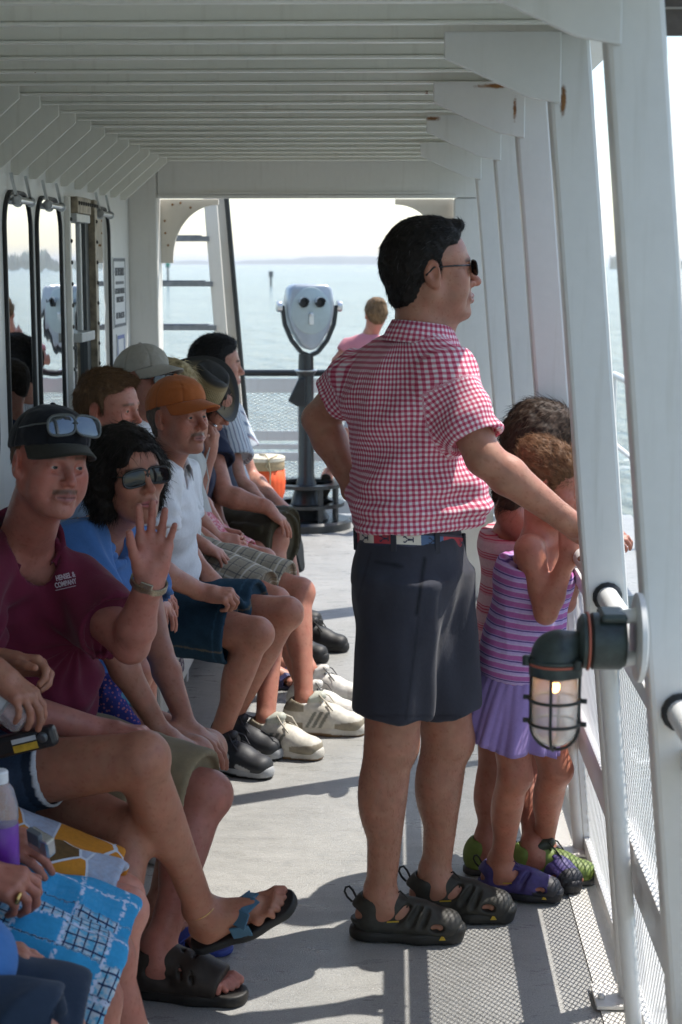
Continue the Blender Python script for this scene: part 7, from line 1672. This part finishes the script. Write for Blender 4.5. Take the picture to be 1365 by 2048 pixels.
# ================================================================= VIEWER, BAG, LAMP
YV = 10.45
def vp(px, py, dy=0): return A(px, py, YV + dy)
cx, pm = vp(613, 900)[0], 3340 / YV
vw = thing('viewer', 'silver and black coin-operated viewer on a black stepped pedestal at the bow', 'viewer', (cx, YV, 0))
zf = lambda py: A(613, py, YV)[2]
def ringm(r0, r1, z0, z1, n=48):
    b = MB(); b.lathe([(r0, z0), (r1, z0), (r1, z1), (r0, z1), (r0, z0)], (cx, YV, 0), n); return b
MB().lathe([(.285, 0), (.285, .045), (.27, .060), (.0, .062)], (cx, YV, 0), 48).build('base', M_BLACKP, vw, autosmooth=True)
MB().lathe([(.150, .06), (.125, .10), (.10, zf(1004)), (.062, zf(962)), (.050, zf(950)), (.049, zf(742)), (.0, zf(741))], (cx, YV, 0), 40).build('column', M_BLACKP, vw, autosmooth=True)
for py in (1006, 967): ringm(.17, .245, zf(py) - .012, zf(py) + .010).build('step_ring', M_BLACKP, vw, autosmooth=True)
for a in (-1.1, -.45, .6, 1.9, 3.4): MB().bar((cx + .215 * math.cos(a), YV + .215 * math.sin(a), .05), (cx + .215 * math.cos(a), YV + .215 * math.sin(a), zf(967)), .035, .018, (math.cos(a), math.sin(a), 0)).build('step_post', M_BLACKP, vw, bevel=.003)
MB().lathe([(.049, zf(742) - .03), (.066, zf(742) - .004), (.068, zf(742) + .006), (.05, zf(742) + .01), (.047, zf(708)), (.0, zf(707))], (cx, YV, 0), 36).build('swivel', M_BLACKP, vw, autosmooth=True)
MB().lathe([(.069, zf(742) - .001), (.072, zf(742) + .001), (.072, zf(742) + .006), (.066, zf(742) + .009)], (cx, YV, 0), 36).build('collar', M_STEEL, vw, autosmooth=True)
vf = Fr(vp(619, 632), (.24, -.97, 0), (0, 0, 1)); lt = -vf.y            # vf.x looks at the camera, lt to the right in the picture
VP_ = lambda u, w, d=0: vf.c + lt * u + vf.z * w + vf.x * d
for sg in (-1, 1):
    pts = [VP_(0, -.25), VP_(sg * .055, -.225), VP_(sg * .115, -.15), VP_(sg * .158, -.05), VP_(sg * .172, .06)]
    b = MB()
    for i in range(4): b.bar(pts[i], pts[i + 1] + (pts[i + 1] - pts[i]) * .06, .060 - .006 * i, .026, np.cross(nrm(pts[i + 1] - pts[i]), vf.x))
    b.build('yoke_arm', M_BLACKP, vw, bevel=.006)
    MB().lathe([(.034, 0), (.036, .006), (.034, .030), (.022, .036), (.0, .037)], VP_(sg * .176, .06), 24, axis=lt * sg).build('knob', M_STEEL, vw, autosmooth=True)
M_HOUS = simple('silver painted casting', (.34, .375, .41), .34, .35, var=.05, bstr=.08, bscale=60)
prof = [(-.105, .200), (.105, .200), (.135, .170), (.150, .085), (.142, .0), (.115, -.085), (.060, -.175), (.022, -.212), (-.022, -.212), (-.060, -.175), (-.115, -.085), (-.142, 0), (-.150, .085), (-.135, .170)]
MB().prism(prof, VP_(0, 0, -.02), lt, vf.z, .19).build('housing', M_HOUS, vw, bevel=.028).data.polygons.foreach_set('use_smooth', np.ones(16, bool))
fp = MB(); n = 48
fp.lathe([(.0, 0), (.118, 0), (.124, -.003), (.126, -.010)][::-1], VP_(.004, .035, .082), n, axis=vf.x); V_ = np.array(fp.v); q = V_ - VP_(.004, .035, .082); fp.v = [tuple(VP_(.004, .035, .082) + x + vf.z * (x @ vf.z) * .17) for x in q]
fp.build('face_plate', simple('grey green face plate', (.38, .44, .44), .4, .3, var=.05), vw, autosmooth=True)
for u in (-.052, .052):
    MB().lathe([(.030, 0), (.030, .020), (.026, .034), (.020, .036), (.018, .012)], VP_(u, .085, .083), 24, axis=vf.x).build('eyepiece', M_BLACK, vw, autosmooth=True)
    b = MB(); b.lathe([(.034, 0), (.034, .044)], VP_(u, .088, .083), 24, axis=vf.x); keep = [(f) for f in b.f if np.mean([(V3(b.v[i]) - VP_(u, .088, .083)) @ vf.z for i in f]) > .004 and len(f) == 4]; b.f = keep; b.mi = [0] * len(keep); h_ = b.build('eye_hood', M_HOUS, vw); h_.modifiers.new('s', 'SOLIDIFY').thickness = .004
MB().bar(VP_(.004, -.052, .088), VP_(.004, .018, .088), .030, .020, vf.x).lathe([(.013, 0), (.013, .016), (.004, .018)], VP_(.006, .012, .09), 14, axis=vf.x).build('coin_slot', M_STEEL, vw, bevel=.003)
bx = MB(); bx.prism([(-.115, -.06), (-.045, .085), (-.0, .085), (-.0, -.095), (-.055, -.095)], vp(613, 782, -.01), (1, 0, 0), (0, 0, 1), .10); bx.build('coin_box', M_BLACKP, vw, bevel=.008)
# orange bag on a low locker
YB_ = 9.75; bcx = A(530, 950, YB_); zb0, zb1 = A(530, 1008, YB_)[2], A(530, 908, YB_)[2]; rb = 42.5 / 3340 * YB_
bl = thing('deck_box', 'low white deck box hidden behind the seated men, under the orange bag', 'box', (bcx[0], YB_, 0)); MB().box((bcx[0] - .17, YB_ - .15, .001), (bcx[0] + .06, YB_ + .15, zb0 - .002)).build('box_body', M_WHITE, bl, bevel=.01)
bag = thing('canvas_bag', 'bright orange canvas bag with a cream lid and cord beside the viewer', 'bag', (bcx[0], YB_, zb0)); H = zb1 - zb0
b = MB().lathe([(.0, 0), (rb * .66, .002), (rb * .80, .015), (rb * .97, H * .25), (rb * .99, H * .45), (rb * .93, H * .70)], (bcx[0], YB_, zb0), 72); r = np.random.RandomState(2)
vv = np.array(b.v); an = np.arctan2(vv[:, 1] - YB_, vv[:, 0] - bcx[0]); k = 1 + .022 * np.sin(an * 9 + vv[:, 2] * 30) + .012 * np.sin(an * 23); vv[:, 0] = bcx[0] + (vv[:, 0] - bcx[0]) * k; vv[:, 1] = YB_ + (vv[:, 1] - YB_) * k; b.v = [tuple(x) for x in vv]
b.build('sack', simple('orange canvas', (.80, .10, .018), .7, var=.12, bstr=.3, bscale=90), bag, smooth=True)
MB().lathe([(rb * .935, H * .70), (rb * .96, H * .72), (rb * .96, H * .86), (rb * .95, H * .87)], (bcx[0], YB_, zb0), 48).build('band', simple('tan webbing', (.34, .25, .14), .8, var=.2, vscale=120), bag, autosmooth=True)
MB().lathe([(rb * .95, H * .87), (rb * .985, H * .885), (rb * .985, H * .945), (rb * .9, H * .965), (0, H * 1.0)], (bcx[0], YB_, zb0), 48).build('lid', simple('cream canvas', (.60, .54, .42), .7, var=.15, vscale=60), bag, autosmooth=True)
cd = MB(); fx_ = bcx[0] + rb * .25; fy = YB_ - rb * .99
cd.tube([(fx_ - .06, YB_ - .02, zb0 + H * 1.0), (fx_ - .02, YB_ - rb * .6, zb0 + H * 1.01), (fx_, fy, zb0 + H * .93), (fx_ + .012, fy - .006, zb0 + H * .70), (fx_ + .010, fy - .006, zb0 + H * .35), (fx_ + .006, fy - .002, zb0 + H * .2)], .0045, 6).tube([(fx_ + .05, YB_ - rb * .5, zb0 + H * 1.0), (fx_ + .01, fy, zb0 + H * .95), (fx_ - .014, fy - .006, zb0 + H * .80), (fx_ + .01, fy - .006, zb0 + H * .70)], .0045, 6)
cd.build('cord', simple('khaki cord', (.36, .30, .18), .8), bag, smooth=True)

# bulkhead lamp on the near post
YL = 2.60; L_ = lambda px, py, dy=0: A(px, py, YL + dy); mpp = YL / 3340
lp = thing('caged_lamp', 'green caged bulkhead lamp with a glowing bulb bracketed off the near post', 'lamp', L_(1112, 1380))
M_GRN = simple('weathered green enamel', (.030, .042, .038), .45, .1, var=.5, vscale=40, bstr=.3, bscale=120); M_GASK = simple('red gasket', (.40, .10, .06), .6); M_RUSTG = simple('dark iron cage', (.030, .034, .030), .55, .2, var=.4, vscale=80)
fc = L_(1278, 1275); bxc = L_(1212, 1282)
MB().lathe([(.066, -.006), (.072, -.004), (.072, .004), (.066, .006)], fc, 36, axis=(1, 0, .0)).build('flange', M_PIPE, lp, autosmooth=True)
for dz in (.038, -.032): MB().tube([fc + V3((.0, 0, dz)), bxc + V3((.02, 0, dz))], .012, 12).build('conduit', M_PIPE, lp, autosmooth=True)
MB().lathe([(.0, -.028), (.040, -.028), (.046, -.022), (.046, .022), (.040, .030), (.0, .030)], bxc, 32, axis=(1, 0, 0)).build('junction_box', M_GRN, lp, autosmooth=True)
MB().box(bxc + V3((-.012, -.036, .036)), bxc + V3((.030, .036, .050))).build('box_cap', M_GRN, lp, bevel=.006)
MB().lathe([(.044, -.0315), (.0475, -.031), (.0475, -.028), (.044, -.0275)], bxc, 32, axis=(1, 0, 0)).build('gasket', M_GASK, lp, autosmooth=True)
MB().lathe([(.0, -.044), (.036, -.044), (.044, -.038), (.044, -.032)], bxc, 32, axis=(1, 0, 0)).build('box_cover', M_GRN, lp, autosmooth=True)
tc = L_(1112, 1318)
Fh = Fld(); Fh.ell(tc + V3((0, 0, .004)), (.040, .040, .042), None, .01); Fh.cap(tc + V3((.012, 0, .020)), bxc + V3((-.04, 0, -.006)), .024, .022, .015); Fh.cone(tc + V3((0, 0, -.022)), tc + V3((0, 0, .004)), .040, .040, .006); Fh.cut(tc + V3((0, 0, -.006)), (0, 0, -1), k=.002)
v, f = Fh.mesh(.0022); mk_mesh('hood', v, f, M_GRN, lp)
MB().lathe([(.044, -.004), (.047, -.002), (.047, .002), (.040, .004)], tc, 36).build('hood_rim', M_GRN, lp, autosmooth=True)
for a in (3.3, 5.4, .9): MB().lathe([(.007, -.008), (.007, .006), (.003, .008)], tc + V3((.048 * math.cos(a), .048 * math.sin(a), 0)), 10).build('lug', M_GRN, lp, autosmooth=True)
MB().lathe([(.040, -.0085), (.0445, -.008), (.0445, -.0045), (.040, -.004)], tc, 36).build('gasket', M_GASK, lp, autosmooth=True)
MB().lathe([(.038, -.026), (.043, -.025), (.043, -.009), (.038, -.0085)], tc, 36).build('ring', M_GRN, lp, autosmooth=True)
zt_, zb_ = tc[2] - .026, L_(1112, 1492)[2]; gh = zt_ - zb_; gc_ = V3((tc[0], tc[1], 0)); R0 = .0350
m, t, b = new_mat('lamp glass'); b.inputs['Base Color'].default_value = (.95, .97, .95, 1); b.inputs['Roughness'].default_value = .10; b.inputs['Transmission Weight'].default_value = .80; b.inputs['IOR'].default_value = 1.35
pr = [(R0, zt_), (R0, zb_ + .034)] + [(R0 * math.cos(a), zb_ + .034 - .032 * math.sin(a)) for a in np.linspace(.2, math.pi / 2, 8)]
go = MB().lathe(pr, gc_, 40).build('glass', m, lp, smooth=True); go.modifiers.new('s', 'SOLIDIFY').thickness = .002
me_, te, be = new_mat('glowing bulb'); be.inputs['Emission Color'].default_value = (1, .42, .12, 1); be.inputs['Emission Strength'].default_value = 18; be.inputs['Base Color'].default_value = (.8, .5, .3, 1)
Fb = Fld(); Fb.ell(tc + V3((0, 0, -.046)), (.0075, .0075, .010), None, 0); v, f = Fb.mesh(.0014); mk_mesh('bulb', v, f, me_, lp)
MB().lathe([(.013, -.026), (.013, -.036), (.009, -.038)], tc, 20).build('socket', simple('lamp socket', (.5, .5, .48), .4), lp, autosmooth=True)
Rc = R0 + .0045
for a in (math.radians(255), math.radians(345), math.radians(75), math.radians(165)):
    d = V3((math.cos(a), math.sin(a), 0)); P = [gc_ + d * (Rc) + V3((0, 0, zt_ + .004)), gc_ + d * Rc + V3((0, 0, zb_ + .036))] + [gc_ + d * Rc * math.cos(q) + V3((0, 0, zb_ + .036 - .042 * math.sin(q))) for q in np.linspace(.2, 1.52, 7)]
    MB().tube(P, .0026, 8).build('cage_bar', M_RUSTG, lp, smooth=True)
for fz in (.66, .335):
    MB().tube([gc_ + V3((Rc * 1.04 * math.cos(a), Rc * 1.04 * math.sin(a), zb_ + gh * fz)) for a in np.linspace(0, 2 * math.pi, 40)], .0027, 8, cap=False).build('cage_ring', M_RUSTG, lp, smooth=True)
    for a in (math.radians(345), math.radians(165)): MB().tube([gc_ + V3((Rc * math.cos(a), Rc * math.sin(a), zb_ + gh * fz)), gc_ + V3(((Rc + .012) * math.cos(a), (Rc + .012) * math.sin(a), zb_ + gh * fz))], .0042, 8).build('cage_lug', M_RUSTG, lp, smooth=True)
# small lamp flange farther along, behind the man's arm
YF = 5.45
q = A(1012, 870, YF); fl = thing('lamp_bracket', 'white round lamp flange and black fitting on a far post behind the gingham sleeve', 'lamp', q)
MB().lathe([(.058, -.005), (.062, 0), (.058, .005)], q, 28, axis=(1, 0, 0)).build('flange', M_PIPE, fl, autosmooth=True); MB().tube([q, q - V3((.06, 0, 0))], .012, 10).build('conduit', M_PIPE, fl, autosmooth=True)
MB().lathe([(0, -.04), (.035, -.038), (.038, 0), (.030, .02), (0, .022)], q - V3((.075, 0, .0)), 20).build('fitting', M_BLACK, fl, autosmooth=True)
# ----------------------------------------------------------------- sea haze
m = bpy.data.materials.new('haze air'); m.use_nodes = True; t = m.node_tree; t.nodes.remove(t.nodes['Principled BSDF'])
pv = t.nodes.new('ShaderNodeVolumePrincipled'); pv.inputs['Color'].default_value = (.95, .97, 1.0, 1); pv.inputs['Density'].default_value = 2.2e-4; pv.inputs['Anisotropy'].default_value = 0.3
t.links.new(pv.outputs[0], t.nodes['Material Output'].inputs['Volume'])
hz = MB().box((-29000, -29000, -5.6), (29000, 29000, 26)).build('haze', m); tag(hz, kind='stuff')
